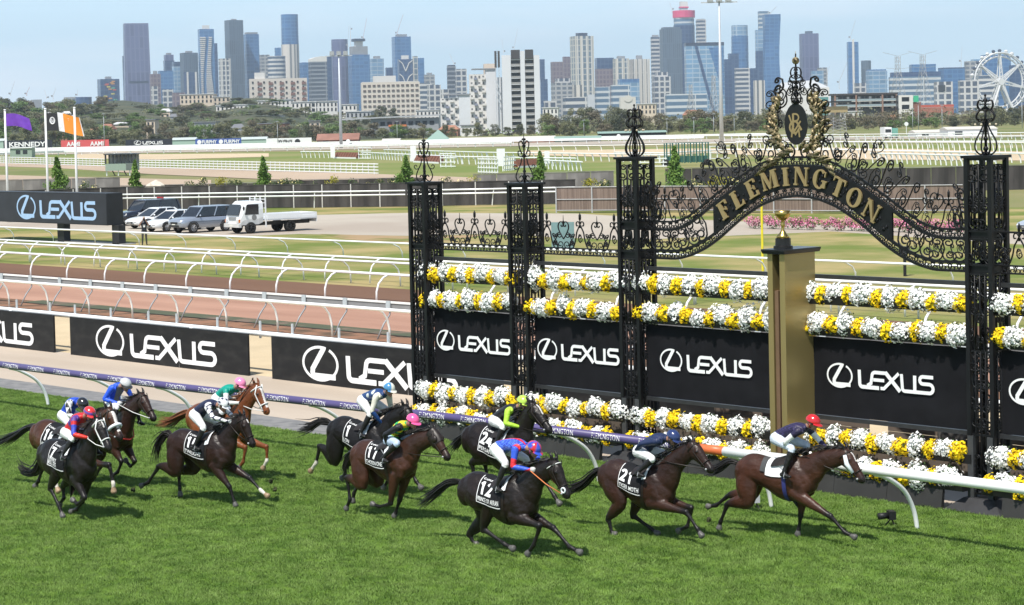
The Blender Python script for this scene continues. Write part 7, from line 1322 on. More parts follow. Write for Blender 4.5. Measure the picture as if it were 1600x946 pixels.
T(1019, 1034, 58, 4300, 'wH', 'narrow white banded tower behind the slate slab', 10, (.7, 3)); T(1033, 1068, 46, 4200, 'gS', 'massive slate slab tower with a notch line', 12, (.85, 3), cm=F_['gS']); box_(4, 4, 0, 10)
t, W, d, H, s = T(1055, 1088, 17, 4400, 'gD', 'round tower under construction with a bright pink band at the top', 8, kind='round', split=(40, 'oB', .95)); b = MB().lathe([(W * .53, zD(1072, 28, 4400)), (W * .53, zD(1072, 17, 4400))], 24); b.build('pink_screen', mPkB, t); box_(W * .35, W * .35, H, H + 14 * s).build('crane_base', mWt, t); box_(W * .42, W * .42, H + 4 * s, H + 6 * s).build('crane_base_rail', mPkB, t)
T(1090, 1106, 31, 4500, 'wH', 'white striped tower between the pink band and the light mast', 14, (.8, 1))
t, W, d, H, s = T(1071, 1133, 72, 3700, 'gL', 'broad pale glass building with a dark diagonal slash', 8, k=.4); MB().prism([(-W * .28, H), (-W * .2, H), (W * .25, H * .08), (W * .17, H * .08)], -d / 2 - 1.2, -d / 2 - .1).build('diagonal_slash', F_['gD'], t); MB().prism([(W * .1, H * .97), (W * .48, H * .97), (W * .48, H * .3)], -d / 2 - 1.0, -d / 2 - .1).build('dark_facet', F_['gB'], t); box_(W * 1.01, d * 1.02, H, H + 5 * s).build('roof_band', mNv, t)
T(1040, 1105, 147, 3000, 'oB', 'low blue and white banded office with flat roof', 6, k=.4); T(1020, 1049, 113, 3500, 'wG', 'stepped white flats below the slate slab', 14, split=(120, 'wG', .7)); T(1131, 1146, 93, 3900, 'gD', 'dark blue tower speckled with light', 10)
T(1145, 1171, 40, 4300, 'gB', 'blue glass tower with a clear rounded top', 10, split=(57, 'gL', .96), kind='round'); T(1139, 1156, 84, 4100, 'gD', 'lower dark shoulder of the rounded blue tower', 12); T(1149, 1173, 107, 3800, 'wH', 'white striped block below the rounded blue tower', 8); T(1171, 1186, 107, 3900, 'gD', 'dark block between white striped block and curvy tower', 14); T(1178, 1196, 126, 3600, 'wV', 'white and blue low tower at the foot of the curvy tower', 14)
T(1187, 1204, 18, 4500, 'oB', 'white banded tower rising behind the curvy tower', 10); T(1182, 1196, 47, 4400, 'gB', 'blue shoulder tower left of the curvy tower', 8, split=(80, 'gL')); T(1193, 1221, 23, 4200, 'gB', 'tall curvy blue tower with swelling sides', 12, kind='curvy'); T(1182, 1194, 80, 4100, 'gD', 'narrow dark tower in the lee of the curvy tower', 6)
T(1251, 1281, 53, 4300, 'gP', 'grey purple tower with a set back top behind the crest', 14, (.4, 4), cm=F_['gS']); T(1268, 1288, 111, 3700, 'gL', 'pale glass block below the grey purple tower', 12); T(1278, 1294, 106, 3900, 'cy', 'grey stone block beside the pale glass block', 10); t, W, d, H, s = T(1325, 1343, 66, 4200, 'gB', 'slim blue tower with a white stripe and a crane on top', 10); MB().box(-W * .12, W * .08, -d / 2 - 1, -d / 2 - .05, 0, H + 4 * s).build('white_stripe', mWt, t)
T(1347, 1362, 95, 4100, 'gS', 'slate tower with rounded top near the slim blue tower', 10, kind='round'); T(1354, 1387, 109, 3900, 'gL', 'pale blue glass office with dark floor lines', 14, split=(111, 'gB', .9)); T(1336, 1354, 130, 3400, 'wG', 'low white block at the foot of the slim blue tower', 10); t, W, d, H, s = T(1390, 1470, 120, 3300, 'oB', 'long white banded office block behind the pylons', 6, k=.3); T(1392, 1470, 113, 3350, 'gD', 'dark top storeys of the long banded office', 6, k=.3); T(1422, 1463, 101, 3800, 'gB', 'blue glass box behind the long banded office', 8)
T(1467, 1508, 106, 3400, 'gB', 'blue office block with dark stripes beside the wheel', 20, split=(108, 'gD')); t, W, d, H, s = T(1460, 1489, 128, 2700, 'wG', 'white framed building with a square window', 8); MB().box(-W * .35, W * .05, -d / 2 - 1, -d / 2 - .1, H * .72, H * .9).build('square_window', mDkW, t)
T(1508, 1535, 96, 3500, 'cy', 'beige gridded office behind the wheel rim', 10, split=(97, 'cy')); T(1518, 1545, 93, 3700, 'gL', 'pale office top behind the wheel', 10); T(1534, 1580, 86, 3600, 'gB', 'large blue glass office behind the wheel hub', 16); T(1578, 1612, 102, 3500, 'gD', 'dark blue office at the photo edge behind the wheel', 14); T(1498, 1530, 126, 2900, 'wG', 'white colonnaded block at the foot of the wheel', 8); T(1520, 1560, 118, 3150, 'wH', 'white louvred block behind the lower wheel', 6)
T(50, 66, 156, 3800, mCr, 'small grey tower above the hillside trees behind the flags', 10); T(101, 121, 152, 3800, 'cy', 'grey office above the hillside trees', 12); T(119, 144, 152, 3700, 'gD', 'round fronted dark office above the hillside trees', 8, kind='round'); T(172, 200, 158, 3400, 'gL', 'long low pale glass building at the foot of the purple slab', 6)
# hospital slab, apartment block, white flats on the hill
def windows(t, W, d, H, cols, rows, x0, x1, z0, z1, wf, hf, m_=None, sill=False):
    cw_, ch = (x1 - x0) * W / cols, (z1 - z0) * H / rows; me = MB().box(-cw_ * wf / 2, cw_ * wf / 2, -.5, -.06, 0, ch * hf).mesh('window', m_ or mDkW)
    for i in range(cols):
        for j in range(rows): link('window', me, t, (-W / 2 + x0 * W + (i + .5) * cw_, -d / 2, z0 * H + (j + .35) * ch))
t, W, d, H, s = T(565, 657, 129, 2100, mat('hospital cream', (.60, .54, .46), .85, .05, .05), 'long cream slab block with rows of square windows', 4, (.97, 1), k=.25, name='slab_block', cm=mWt); windows(t, W, d, H, 12, 8, .01, .99, .12, .98, .62, .4, mat('brown grey window', (.12, .10, .09), .4)); T(584, 620, 119, 2150, mWt, 'roof house on the long cream slab block', 4, k=.4, name='roof_house')  # slab windows in a dark brown grey
t, W, d, H, s = T(391, 481, 123, 2200, mat('flats cream', (.56, .51, .45), .85, .05, .05), 'cream apartment slab with five red brown balcony columns', 4, k=.25, name='apartment_block')
me = MB().box(-W * .036, W * .036, -1.0, -.06, 0, H * .05).mesh('balcony', mat('balcony brown', (.20, .11, .09), .8))
for i in range(5):
    for j in range(9): link('balcony', me, t, (-W * .33 + i * W * .193, -d / 2, H * (.08 + .1 * j)))
windows(t, W, d, H, 10, 9, .0, .98, .06, .98, .3, .35); box_(W * .17, d * .8, H, zD(410, 114, 2200)).build('lift_house', mWt, t).location.x = -W * .32
# white twin tower with balcony shafts, and its lower neighbours
mTw = mat('twin tower white', (.60, .61, .63), .8, .04, .05); mTd = mat('twin tower dark', (.06, .058, .06), .6, .1); D = 1080; s = D / FPX
p = atD(816, HORZ, D); t = empty('twin_tower', (p[0], p[1], 0), YAW, 'white residential tower with two dark balcony shafts and dark roof boxes', 'building'); Z = lambda y: zD(816, y, D); X = lambda x: (x - 816) * s
for x0, x1, yt in ((786, 800, 86), (815, 822, 80), (836, 845, 87)): MB().box(X(x0), X(x1), 0, 9, 0, Z(yt)).build('white_pier', mTw, t)
for x0, x1 in ((800.2, 814.8), (822.2, 835.8)):
    MB().box(X(x0), X(x1), 1.6, 9, 0, Z(92)).build('shaft_wall', mat('shaft grey', (.13, .12, .115), .8), t); MB().box(X(x0) + .1, X(x1) - .1, -.3, 4, Z(92), Z(78)).build('roof_box', mTd, t)
    for j in range(12):
        z = Z(92) * (j + .35) / 12.2 + 2; MB().box(X(x0) + .05, X(x1) - .05, .3, 1.55, z, z + .35).build('balcony_slab', mTw, t); MB().box(X(x0) + .05, X(x1) - .05, .25, .32, z + .36, z + 1.3).build('balustrade', mat('balustrade glass', (.30, .29, .28), .3), t); MB().box(X(x0) + .6, X(x1) - .6, 1.45, 1.58, z + .4, z + 2.7).build('window', mDkW, t)
for x in (776.5, 781.5): MB().box(X(x - 1.7), X(x + 1.7), .5, 3, Z(105), Z(79)).build('dark_fin', mTd, t); MB().box(X(x - .6), X(x + .6), .5, 1.5, 0, Z(106)).build('steel_column', mMs, t)
MB().box(X(774), X(785.9), 3.2, 8, 0, Z(120)).build('link_block', mTw, t)
for q in range(3): MB().tube([(X(776.5), .6, Z(125 + q * 12)), (X(781.5), .6, Z(137 + q * 12))], .3, 4).build('brace', mMs, t)
def stepped(x0, x1, yt, D, lab, cols, rows, seed):
    p = atD((x0 + x1) / 2, HORZ, D); s = D / FPX; W = (x1 - x0) * s; H = zD((x0 + x1) / 2, yt, D); t = empty('stepped_flats', (p[0], p[1], 0), YAW + .05, lab, 'building', 'white stepped flats by the twin tower'); rg = random.Random(seed)
    MB().box(W * .12, W * .5, 0, 8, 0, H).build('plain_wall', mTw, t); MB().box(-W * .5, W * .12 - .01, .6, 8, 0, H * .93).build('wall', mWt, t); MB().box(-W * .4, W * .53, -.6, 8.5, H + .01, H + .6).build('flat_roof', mCr, t)
    for j in range(rows):
        z = H * .9 * j / rows + 1.5
        for i in range(cols):
            x = -W * .5 + W * .6 * (i + .15) / cols
            if (i + j) % 2: MB().box(x, x + W * .5 / cols, -.8, .55, z, z + 1.1).build('balcony', mat('balcony blue grey', (.22, .24, .30), .7) if i == 1 else mWt, t)
            MB().box(x + .3, x + W * .36 / cols, .5, .59, z + .8, z + H * .9 / rows * .62).build('window', mat('flat window', (.16, .16, .165), .3), t)
stepped(735, 776, 109, 1090, 'white stepped flats attached to the white twin tower', 4, 9, 1); stepped(689, 735, 149, 1050, 'lower white flats with shaded balconies beside the stepped flats', 4, 6, 2)
T(757, 777, 100, 1500, mat('peach stair house', (.62, .52, .45), .8), 'peach coloured roof house behind the stepped flats', 6, name='roof_house')
# long low modern building, terraced apartments, stadium roof
p = atD(1344, HORZ, 1150); D = 1150; s = D / FPX; t = empty('terraced_apartments', (p[0], p[1], 0), YAW, 'long brown terraced apartments with balcony rows', 'building'); Z = lambda y: zD(1344, y, D); X = lambda x: (x - 1344) * s
MB().box(X(1304), X(1402), 1.5, 12, 0, Z(149)).build('wall', mat('apartment dark', (.10, .095, .09), .8, .2), t); MB().box(X(1300), X(1404), 0, 12.5, Z(149) + .02, Z(146)).build('roof', mat('apartment roof', (.055, .05, .05), .8), t)
for y in (155, 163.5): MB().box(X(1304), X(1402), -.4, 1.45, Z(y + 4), Z(y + 3)).build('balcony_slab', mWt, t); MB().box(X(1304), X(1402), -.45, -.38, Z(y + 3), Z(y)).build('balustrade', mat('rail glass', (.28, .34, .36), .3), t)
for x in (1304, 1337, 1378, 1400): MB().box(X(x), X(x + 2.4), -.6, 1.4, 0, Z(149)).build('brick_pier', mat('pier brown', (.26, .16, .12), .85), t)
for i in range(16):
    for y in (152, 160, 168): MB().box(X(1307 + i * 5.8), X(1310.6 + i * 5.8), 1.35, 1.48, Z(y + 2.5), Z(y - 1)).build('window', mDkW if i % 3 else mWt, t)
p = atD(1290, HORZ, 1180); t = empty('teal_apartments', (p[0], p[1], 0), YAW, 'teal fronted apartments at the end of the brown terrace', 'building'); b = MB().box(-16 * s, 5 * s, 0, 10, 0, zD(1290, 152, 1180)).build('wall', mat('teal panel', (.10, .26, .24), .6), t)
for y in (158, 166): MB().box(-17 * s, 5 * s, -1, -.05, zD(1290, y + 3, 1180), zD(1290, y, 1180)).build('balustrade', mat('rail glass', (.28, .34, .36), .3), t)
p = atD(1416, HORZ, 1120); s = 1120 / FPX; Z = lambda y: zD(1416, y, 1120); t = empty('white_end_block', (p[0], p[1], 0), YAW, 'white block with two deep loggias beside the brown terrace', 'building'); MB().box(-11 * s, 11 * s, 1.6, 9, 0, Z(149)).build('wall', mDkW, t)
for x0, x1, y0, y1 in ((-11, -6.5, 210, 149), (5.5, 11, 210, 149), (-6.4, 5.4, 152, 149), (-6.4, 5.4, 164, 159), (-6.4, 5.4, 176, 171)): MB().box(x0 * s, x1 * s, 0, 1.55, max(0, Z(y0)), Z(y1)).build('frame', mWt, t)
MB().box(11.2 * s, 24 * s, 1, 9, 0, Z(160)).build('side_wall', mat('red brown brick', (.22, .10, .075), .85), t); MB().box(12 * s, 20 * s, .5, .95, Z(160), Z(150)).build('green_panel', mat('panel green', (.05, .40, .22), .6), t)
T(1437, 1490, 168, 1250, mBrk, 'red brick block with red roof beside the white end block', 5, (1.0, 4), cm=mat('red tin roof', (.42, .09, .06), .7), name='brick_block', k=.4)
t, W, d, H, s = T(1216, 1296, 138, 3000, mWt, 'wide white stadium roof behind the crest', 4, k=.5, name='stadium'); MB().hexa([(-W / 2, -d / 2, H), (W / 2, -d / 2, H), (W / 2, d / 2, H), (-W / 2, d / 2, H), (-W * .45, -d * .2, H + 9 * s), (W * .2, -d * .2, H + 12 * s), (W * .2, d * .2, H + 12 * s), (-W * .45, d * .2, H + 9 * s)]).build('roof', mat('stadium roof', (.44, .45, .46), .6), t)
p = atD(627, HORZ, 1020); s = 1020 / FPX; Z = lambda y: zD(627, y, 1020); t = empty('long_hall', (p[0], p[1], 0), YAW, 'long low grey hall with skewed flat roof behind the trees', 'building'); MB().box(-48 * s, 58 * s, 1, 14, 0, Z(185)).build('wall', mat('hall grey', (.27, .28, .29), .8, .1, .1), t); MB().hexa([(-95 * s, -1, Z(186)), (62 * s, -1, Z(182)), (62 * s, 15, Z(182)), (-95 * s, 15, Z(186)), (-95 * s, -1, Z(184)), (62 * s, -1, Z(180)), (62 * s, 15, Z(180)), (-95 * s, 15, Z(184))]).build('roof', mat('hall roof', (.40, .41, .42), .6), t)
for i in range(9): MB().box((-44 + i * 11) * s, (-37 + i * 11) * s, .85, .98, Z(196), Z(190)).build('window', mDkW, t)
MB().box(-20 * s, 8 * s, -1, .8, Z(198), Z(195)).build('orange_awning', mat('awning orange', (.55, .16, .05), .6), t)
# ferris wheel, pylons, cranes
mWhl = mat('wheel white', (.66, .66, .66), .5, .05); D = 3000; s = D / FPX; p = atD(1563, HORZ, D); t = empty('observation_wheel', (p[0], p[1], 0), YAW + .25, 'giant white observation wheel cut by the photo edge', 'ferris wheel'); zc, Rr = zD(1563, 128, D), 45 * s
for rr, yy in ((Rr, -4), (Rr, 4), (Rr * .86, 0)): MB().tube([(rr * math.cos(a), yy, zc + rr * math.sin(a)) for a in np.linspace(0, 2 * math.pi, 49)[:-1]], 1.1, 5, closed=True).build('rim', mWhl, t)
for i in range(14):
    a = i * math.pi / 7 + .22; c, s_ = math.cos(a), math.sin(a)
    if i % 2: b = MB(); [b.tube([(3 * math.cos(a + q * 1.2), yy, zc + 3 * math.sin(a + q * 1.2)), (Rr * .98 * math.cos(a), yy * .6, zc + Rr * .98 * math.sin(a))], .9, 4) for q in (-1, 1) for yy in (-4, 4)]; [b.tube([(f * Rr * c - (1 - f) * 3 * s_, -3, zc + f * Rr * s_ + (1 - f) * 3 * c), ((f + .12) * Rr * c + (.88 - f) * 3 * s_, -3, zc + (f + .12) * Rr * s_ - (.88 - f) * 3 * c)], .5, 4) for f in np.arange(.1, .85, .15)]; b.build('star_spoke', mWhl, t)
    for q in (0, .22): MB().ball(((Rr + 3) * math.cos(a + q), 0, zc + (Rr + 3) * math.sin(a + q)), 2.4, 8, sc=(1.3, 1, 1)).build('cabin', mNv if i % 2 else mWhl, t)
    b = MB(); [b.tube([(Rr * math.cos(a + q), -4, zc + Rr * math.sin(a + q)), (Rr * .86 * math.cos(a + q + .11), 0, zc + Rr * .86 * math.sin(a + q + .11)), (Rr * math.cos(a + q + .22), 4, zc + Rr * math.sin(a + q + .22))], .5, 4) for q in (0, .22)]; b.build('rim_brace', mWhl, t)
b = MB().lathe([(5, -6), (5, 6)], 14); b.v = [(x, z, y + zc) for x, y, z in b.v]; b.build('hub', mWhl, t)
for x, y in ((-18, -8), (18, -8), (-18, 8), (18, 8)): MB().tube([(0, y * .5, zc), (x, y, 0)], 1.6, 6).build('support_leg', mWhl, t)
def lattice_tower(x, yt, D, lab, w0, w1, arms=True, yb=None):
    p = atD(x, HORZ, D); H = zD(x, yt, D); t = empty('pylon', (p[0], p[1], 0), YAW + .3, lab, 'pylon', 'lattice towers'); n = 9; b = MB(); m_ = mat('pylon steel', (.38, .38, .38), .6, .1, metal=.2)
    Q = lambda f, i: ((w0 + (w1 - w0) * min(1, f * 1.25)) * (1, 1, -1, -1)[i], (w0 + (w1 - w0) * min(1, f * 1.25)) * (1, -1, -1, 1)[i], H * f); lt = D / FPX * .32
    for i in range(4): MB().tube([Q(f, i) for f in (0, .4, .8, 1)], lt, 4).build('leg', m_, t)
    for j in range(n):
        for i in range(4): b.tube([Q(j / n, i), Q((j + 1) / n, (i + 1) % 4)], lt * .6, 3); b.tube([Q((j + 1) / n, i), Q(j / n, (i + 1) % 4)], lt * .6, 3)
    o = b.build('bracing', m_, t); o['kind'] = 'stuff'
    if arms:
        for f, l in ((1.0, 13), (.8, 11), (.62, 13)):
            for q in (-1, 1): MB().tube([(0, 0, H * f), (q * l * D / 1700, 0, H * (f + (.06 if f == 1 else .02)))], lt, 4).build('arm', m_, t)
    return t, H
lattice_tower(1404, 88, 1500, 'steel power pylon in front of the long banded office', 6, 1.4); lattice_tower(1443, 86, 1480, 'second steel power pylon nearer the wheel', 6, 1.4); lattice_tower(1080, 132, 1350, 'thin pylon in front of the low banded office', 3.2, .8, False); lattice_tower(1116, 118, 1350, 'thin pylon beside the slanted glass building', 3.4, .9, False)
t, H = lattice_tower(1307, 176, 560, 'timber topped lattice lookout tower by the crest', 2.2, 1.6, False); MB().box(-2.2, 2.2, -2.2, 2.2, H, H + 1.6).build('cabin', mat('cabin ochre', (.38, .30, .16), .8), t); MB().box(-3, 3, -3, 3, H + 2.6, H + 3).build('roof', mDkW, t)
mCn = mat('crane white', (.62, .58, .56), .6); mCp = mat('crane red', (.55, .25, .22), .6)
def crane(x, yb, yt, xj, yj, D, lab, m_=None):
    p = atD(x, HORZ, D); s = D / FPX; t = empty('tower_crane', (p[0], p[1], 0), YAW, lab, 'crane', 'cranes over the city'); z0, z1, zj = zD(x, yb, D), zD(x, yt, D), zD(x, yj, D); m_ = m_ or mCn; r = .33 * s
    MB().tube([(0, 0, z0), (0, 0, z1)], r * 1.3, 4).build('mast', m_, t); a = np.array((0, 0, z1)); b_ = np.array(((xj - x) * s, 0, zj)); b = MB()
    for o in (-1, 1): b.tube([a + (0, 0, o * r), b_ + (0, 0, o * r * .6)], r * .55, 3)
    b.build('jib', m_, t); MB().box((-3 if xj > x else 1) * s, (-1 if xj > x else 3) * s, -2, 2, z1 - 1.5 * s, z1 + s).build('counterweight', mCr, t)
for a in ((546.5, 75, 70, 549, 40, 4150, 'white crane beside the dark purple rounded tower'), (571, 62, 58, 577, 29, 4150, 'pink and white crane above the concrete topped tower', mCp), (551, 75, 45, 551, 40, 4160, 'upright mast crane between the rounded tower and concrete top'), (624, 56, 51, 634, 23, 4320, 'red and white crane on the blue glass tower', mCp), (711, 104, 99, 705, 84, 3700, 'white crane on the paired tower'), (1331, 64, 58, 1339, 32, 4250, 'crane on the slim blue tower'), (1312, 140, 128, 1325, 98, 3300, 'white crane in front of the slim blue tower'), (1292, 130, 126, 1297, 104, 3500, 'white crane beside the stadium roof'), (18, 150, 146, 25, 127, 3500, 'faint white crane nearest the photo edge'), (43, 150, 146, 48, 136, 3500, 'faint red crane second from the photo edge', mCp), (74, 155, 152, 71, 141, 3500, 'faint white crane above the flags'), (84, 157, 150, 89, 138, 3500, 'second faint white crane above the flags'), (122, 150, 148, 123, 140, 3500, 'small mast crane on the grey hillside office'), (1053, 20, 14, 1050, 4, 4420, 'crane mast on the round pink banded tower'), (1207, 22, 20, 1216, 11, 4250, 'crane on the curvy blue tower'), (1503, 110, 95, 1505, 72, 3500, 'tall mast crane near the wheel'), (806, 80, 74, 812, 46, 3800, 'far crane behind the white twin tower'), (789, 84, 80, 787, 62, 3800, 'thin far crane over the white twin tower')): crane(*a)
# ---------------------------------------------------------------- houses on the hillside and under the trees
mHW = [mat('house white', (.62, .60, .57), .85, .06), mat('house cream', (.55, .46, .36), .85, .06), mat('house grey', (.36, .37, .38), .85, .06), mat('house brick', (.30, .15, .10), .9, .15, 1)]; mHR = [mat('tile red', (.28, .13, .09), .85, .2, .5), mat('tin pale', (.52, .52, .52), .5, .1), mat('slate roof', (.16, .165, .18), .8, .15), mat('tile orange', (.34, .165, .105), .85, .2, .5)]
def house(x, yb, w_, h_, D, wi, ri, lab, flat=False):
    p = atD(x, HORZ, D); g = hillz(x, D); s = D / FPX; z1 = zD(x, yb - h_, D); z0 = min(g, zD(x, yb, D)) - .5; W = w_ * s; t = empty('house', (p[0], p[1], 0), YAW + ((int(x) * 7) % 5 - 2) * .08, lab, 'house', 'houses on the hillside'); ze = z1 if flat else z1 - (z1 - max(z0, z1 - 9)) * .35; d = max(6, W * .6)
    MB().box(-W / 2, W / 2, 0, d, z0, ze).build('wall', mHW[wi], t); e = .5
    if flat: MB().box(-W / 2 - e, W / 2 + e, -e, d + e, ze + .02, ze + .5).build('roof', mHR[ri], t)
    else: MB().hexa([(-W / 2 - e, -e, ze), (W / 2 + e, -e, ze), (W / 2 + e, d + e, ze), (-W / 2 - e, d + e, ze), (-W * .3, d * .45, z1), (W * .3, d * .45, z1), (W * .3, d * .55, z1), (-W * .3, d * .55, z1)]).build('roof', mHR[ri], t)
    n = max(2, int(w_ / 6)); hh = min(2.2, (ze - z0) * .4)
    for j in range(1 + int(flat and (ze - z0) > 7)):
        for i in range(n): x_ = -W / 2 + W * (i + .3) / n; MB().box(x_, x_ + W * .4 / n, -.15, -.02, ze - 3.2 - 3.4 * j, ze - 3.2 - 3.4 * j + hh).build('window', mDkW, t)
wn, rn = ['white', 'cream', 'grey', 'brick'], ['red tiled', 'pale tin', 'slate', 'orange tiled']
for x, yb, w_, h_, D, wi, ri, wh, fl in ((84, 178, 24, 7, 1350, 0, 1, 'between the first two flags', 0), (102, 183, 22, 9, 1300, 2, 1, 'behind the orange flag', 0), (146, 213, 16, 14, 1000, 0, 3, 'above the red hoarding', 0), (165, 212, 20, 18, 1020, 1, 0, 'beside the lamp post over the red hoarding', 0), (135, 178, 12, 9, 1400, 0, 2, 'high on the hill left of the mosaic tower', 0), (188, 200, 26, 9, 1120, 1, 1, 'under the purple slab tower', 0), (235, 208, 14, 20, 1000, 1, 2, 'with bare cream wall above the black hoarding', 1), (258, 182, 16, 12, 1350, 1, 1, 'by the dark pine under the brown tower', 0), (271, 187, 12, 9, 1300, 2, 2, 'with steep slate gable', 0), (281, 193, 10, 6, 1250, 1, 0, 'with red roof between two gums', 0), (320, 201, 34, 9, 1050, 2, 2, 'long and low above the blue hoarding', 1), (308, 168, 52, 20, 1700, 1, 1, 'a broad cream warehouse under the wavy tower', 1), (347, 168, 26, 16, 1700, 1, 1, 'a stepped cream warehouse end', 1), (358, 182, 40, 17, 1450, 0, 1, 'a white terrace left of the apartment slab', 1), (385, 184, 22, 20, 1420, 0, 1, 'a tall white townhouse pair below the apartment slab', 1), (372, 208, 20, 14, 1040, 0, 2, 'with glazed gable above the blue hoarding', 0), (420, 178, 34, 20, 1500, 0, 1, 'a white balconied terrace below the apartment slab', 1), (447, 180, 26, 24, 1500, 0, 1, 'a white stepped villa under the ribbed tower', 1), (475, 178, 40, 18, 1450, 0, 1, 'a white modern block left of the light mast', 1), (507, 176, 42, 17, 1450, 0, 1, 'a white modern block right of its twin', 1), (545, 178, 26, 14, 1450, 0, 1, 'a white house left of the long cream slab', 1), (560, 183, 40, 8, 1350, 2, 1, 'a grey low house under the cream slab', 1), (420, 204, 50, 10, 1060, 3, 2, 'a brown flat roofed block above the white hoarding', 1), (492, 206, 16, 16, 1060, 1, 2, 'a tan tower house by the light mast', 1), (425, 186, 30, 5, 1250, 0, 1, 'a long pale shed in the hillside trees', 1), (668, 182, 36, 9, 1400, 0, 1, 'a pale sawtooth house behind the long hall', 1), (700, 206, 30, 10, 1000, 3, 3, 'with orange roof under the lower white flats', 0), (735, 208, 30, 11, 980, 0, 2, 'a low shop front under the stepped flats', 1), (1330, 184, 34, 9, 1150, 0, 1, 'a white low house under the brown terrace', 1), (1390, 186, 24, 8, 1150, 3, 3, 'a small brick cottage by the white end block', 0), (860, 178, 24, 9, 1300, 0, 1, 'a white cottage over the gums by the twin tower', 1), (1010, 172, 30, 9, 1500, 1, 1, 'a cream block by the curved gable', 1), (1080, 178, 26, 6, 1300, 3, 0, 'with red roof behind the tall pillar gums', 0), (95, 208, 18, 14, 1010, 3, 3, 'with brick gable behind the second flagpole', 0)):
    house(x, yb, w_, h_, D, wi, ri, f"{wn[wi]} house with {rn[ri]} roof, {wh}", bool(fl))
# ---------------------------------------------------------------- trees
mLv = [mat('gum leaf olive', (.145, .15, .068), .8, .3, .35, c2=(.215, .21, .12), thr=(.35, .7)), mat('dark leaf', (.085, .095, .048), .85, .3, .35, c2=(.12, .125, .07)), mat('fresh leaf', (.11, .18, .045), .8, .3, .35, c2=(.17, .23, .085)), mat('brown olive leaf', (.18, .155, .10), .85, .3, .35, c2=(.125, .115, .07))]
crowns = []
for v in range(7):
    rg = np.random.default_rng(60 + v); cl = []
    for i in range(15 + v % 3 * 3):
        a = rg.uniform(0, 6.28); f = rg.random(); r = .34 * math.sqrt(1 - (2 * f - .9) ** 2 * .6) * rg.random() ** .5; cl.append(((r * math.cos(a), r * math.sin(a), .17 + f * .70), (rg.uniform(.12, .19),) * 2 + (rg.uniform(.10, .16),)))
    crowns.append([leaf_cloud('crown', cl, 150, .028, m_, 600 + v, 0) for m_ in mLv])
trunkM = MB().tube([(0, 0, 0), (.01, 0, .25), (-.01, 0, .5), (0, 0, .8)], [.026, .02, .014, .005], 6)
for a in range(5): trunkM.tube([(0, 0, .22 + .06 * a), (.1 * math.cos(a * 2.1), .1 * math.sin(a * 2.1), .38 + .06 * a), (.22 * math.cos(a * 2.1), .22 * math.sin(a * 2.1), .48 + .07 * a)], [.012, .009, .003], 5)
trunkM = trunkM.mesh('trunk', mBark, True)
LM = [(15, 'first flagpole'), (70, 'second flagpole'), (120, 'third flagpole'), (170, 'mosaic tower'), (215, 'purple slab tower'), (258, 'brown stone tower'), (300, 'grey topped tower'), (325, 'wavy tower'), (370, 'slate grey tower'), (410, 'cream apartment slab'), (455, 'very tall ribbed tower'), (500, 'banded tower'), (533, 'light mast'), (570, 'concrete topped tower'), (610, 'long cream slab'), (650, 'far end pillar'), (685, 'pointed green roof'), (720, 'paired tower'), (760, 'stepped flats'), (815, 'white twin tower'), (865, 'brown purple tower'), (910, 'cream ribbed tower'), (945, 'purple ribbed tower'), (985, 'curved gable'), (1035, 'slate slab tower'), (1075, 'low banded office'), (1105, 'slanted glass building'), (1128, 'very tall light mast'), (1160, 'white striped block'), (1205, 'curvy tower'), (1250, 'arch crest'), (1310, 'lookout tower'), (1350, 'brown terrace'), (1415, 'white end block'), (1465, 'white framed building'), (1510, 'beige office'), (1545, 'near pillar finial'), (1590, 'observation wheel')]
rg = random.Random(17); used = {}; NT = [0]
def tree(x, yt, D, wpx, ci, where):
    p = atD(x, HORZ, D); g = hillz(x, D); s = D / FPX; H = max(3.5, zD(x, yt, D) - g); W = wpx * s * .88
    lm = min(LM, key=lambda q: abs(q[0] - x)); side = 'directly below' if abs(lm[0] - x) < 5 else ('just before' if x < lm[0] else 'just past'); nm = ['olive gum', 'dark pine-like tree', 'fresh green tree', 'brown olive gum'][ci]; sz = 'small' if H < 8 else 'tall' if H > 13 else 'wide' if W > H else 'middling'
    lab = f"{sz} {nm} {where}, {side} the {lm[1]}"; k = used.get(lab, 0); used[lab] = k + 1
    if k: lab = f"{sz} {nm} {where}, {side} the {lm[1]}, {['', 'behind another', 'rearmost', 'peeping between', 'lowest', 'last'][min(k, 5)]}"
    if len(lab.split()) > 16: lab = lab.replace(' in the front of the belt', ' in front').replace(' on the hillside', ' uphill').replace(' behind the hoardings', '').replace(' along the far straight', '')
    t = empty('tree', (p[0], p[1], g - .2), rg.uniform(0, 6.28), lab, 'tree', 'trees between the course and the city')
    c = link('crown', crowns[NT[0] % 7][ci], t, (0, 0, 0), None, (W / .86, W / .86, H)); link('trunk', trunkM, t, (0, 0, 0), None, (H * .9, H * .9, H)); NT[0] += 1
for i in range(44):       # front row along the far straight, left half
    x = -8 + i * 15.6 + rg.uniform(-5, 5); tree(x, rg.choice((188, 193, 198, 204)) - (x - 300) * .008 + rg.uniform(-3, 4), rg.uniform(905, 960), rg.uniform(28, 50), rg.choice((0, 0, 3, 1, 2)), 'behind the hoardings' if x < 490 else 'along the far straight')
for i in range(128):       # hillside
    x = -5 + (i * 37) % 655 + rg.uniform(-6, 6); f = rg.random(); D = 1020 + 480 * f; top = 193 - 30 * f - (8 if x < 140 else 0) + (8 if x > 500 else 0); tree(x, top + rg.uniform(-5, 4), D, rg.uniform(24, 48), rg.choice((0, 1, 2, 2, 3, 0)), 'on the hillside')
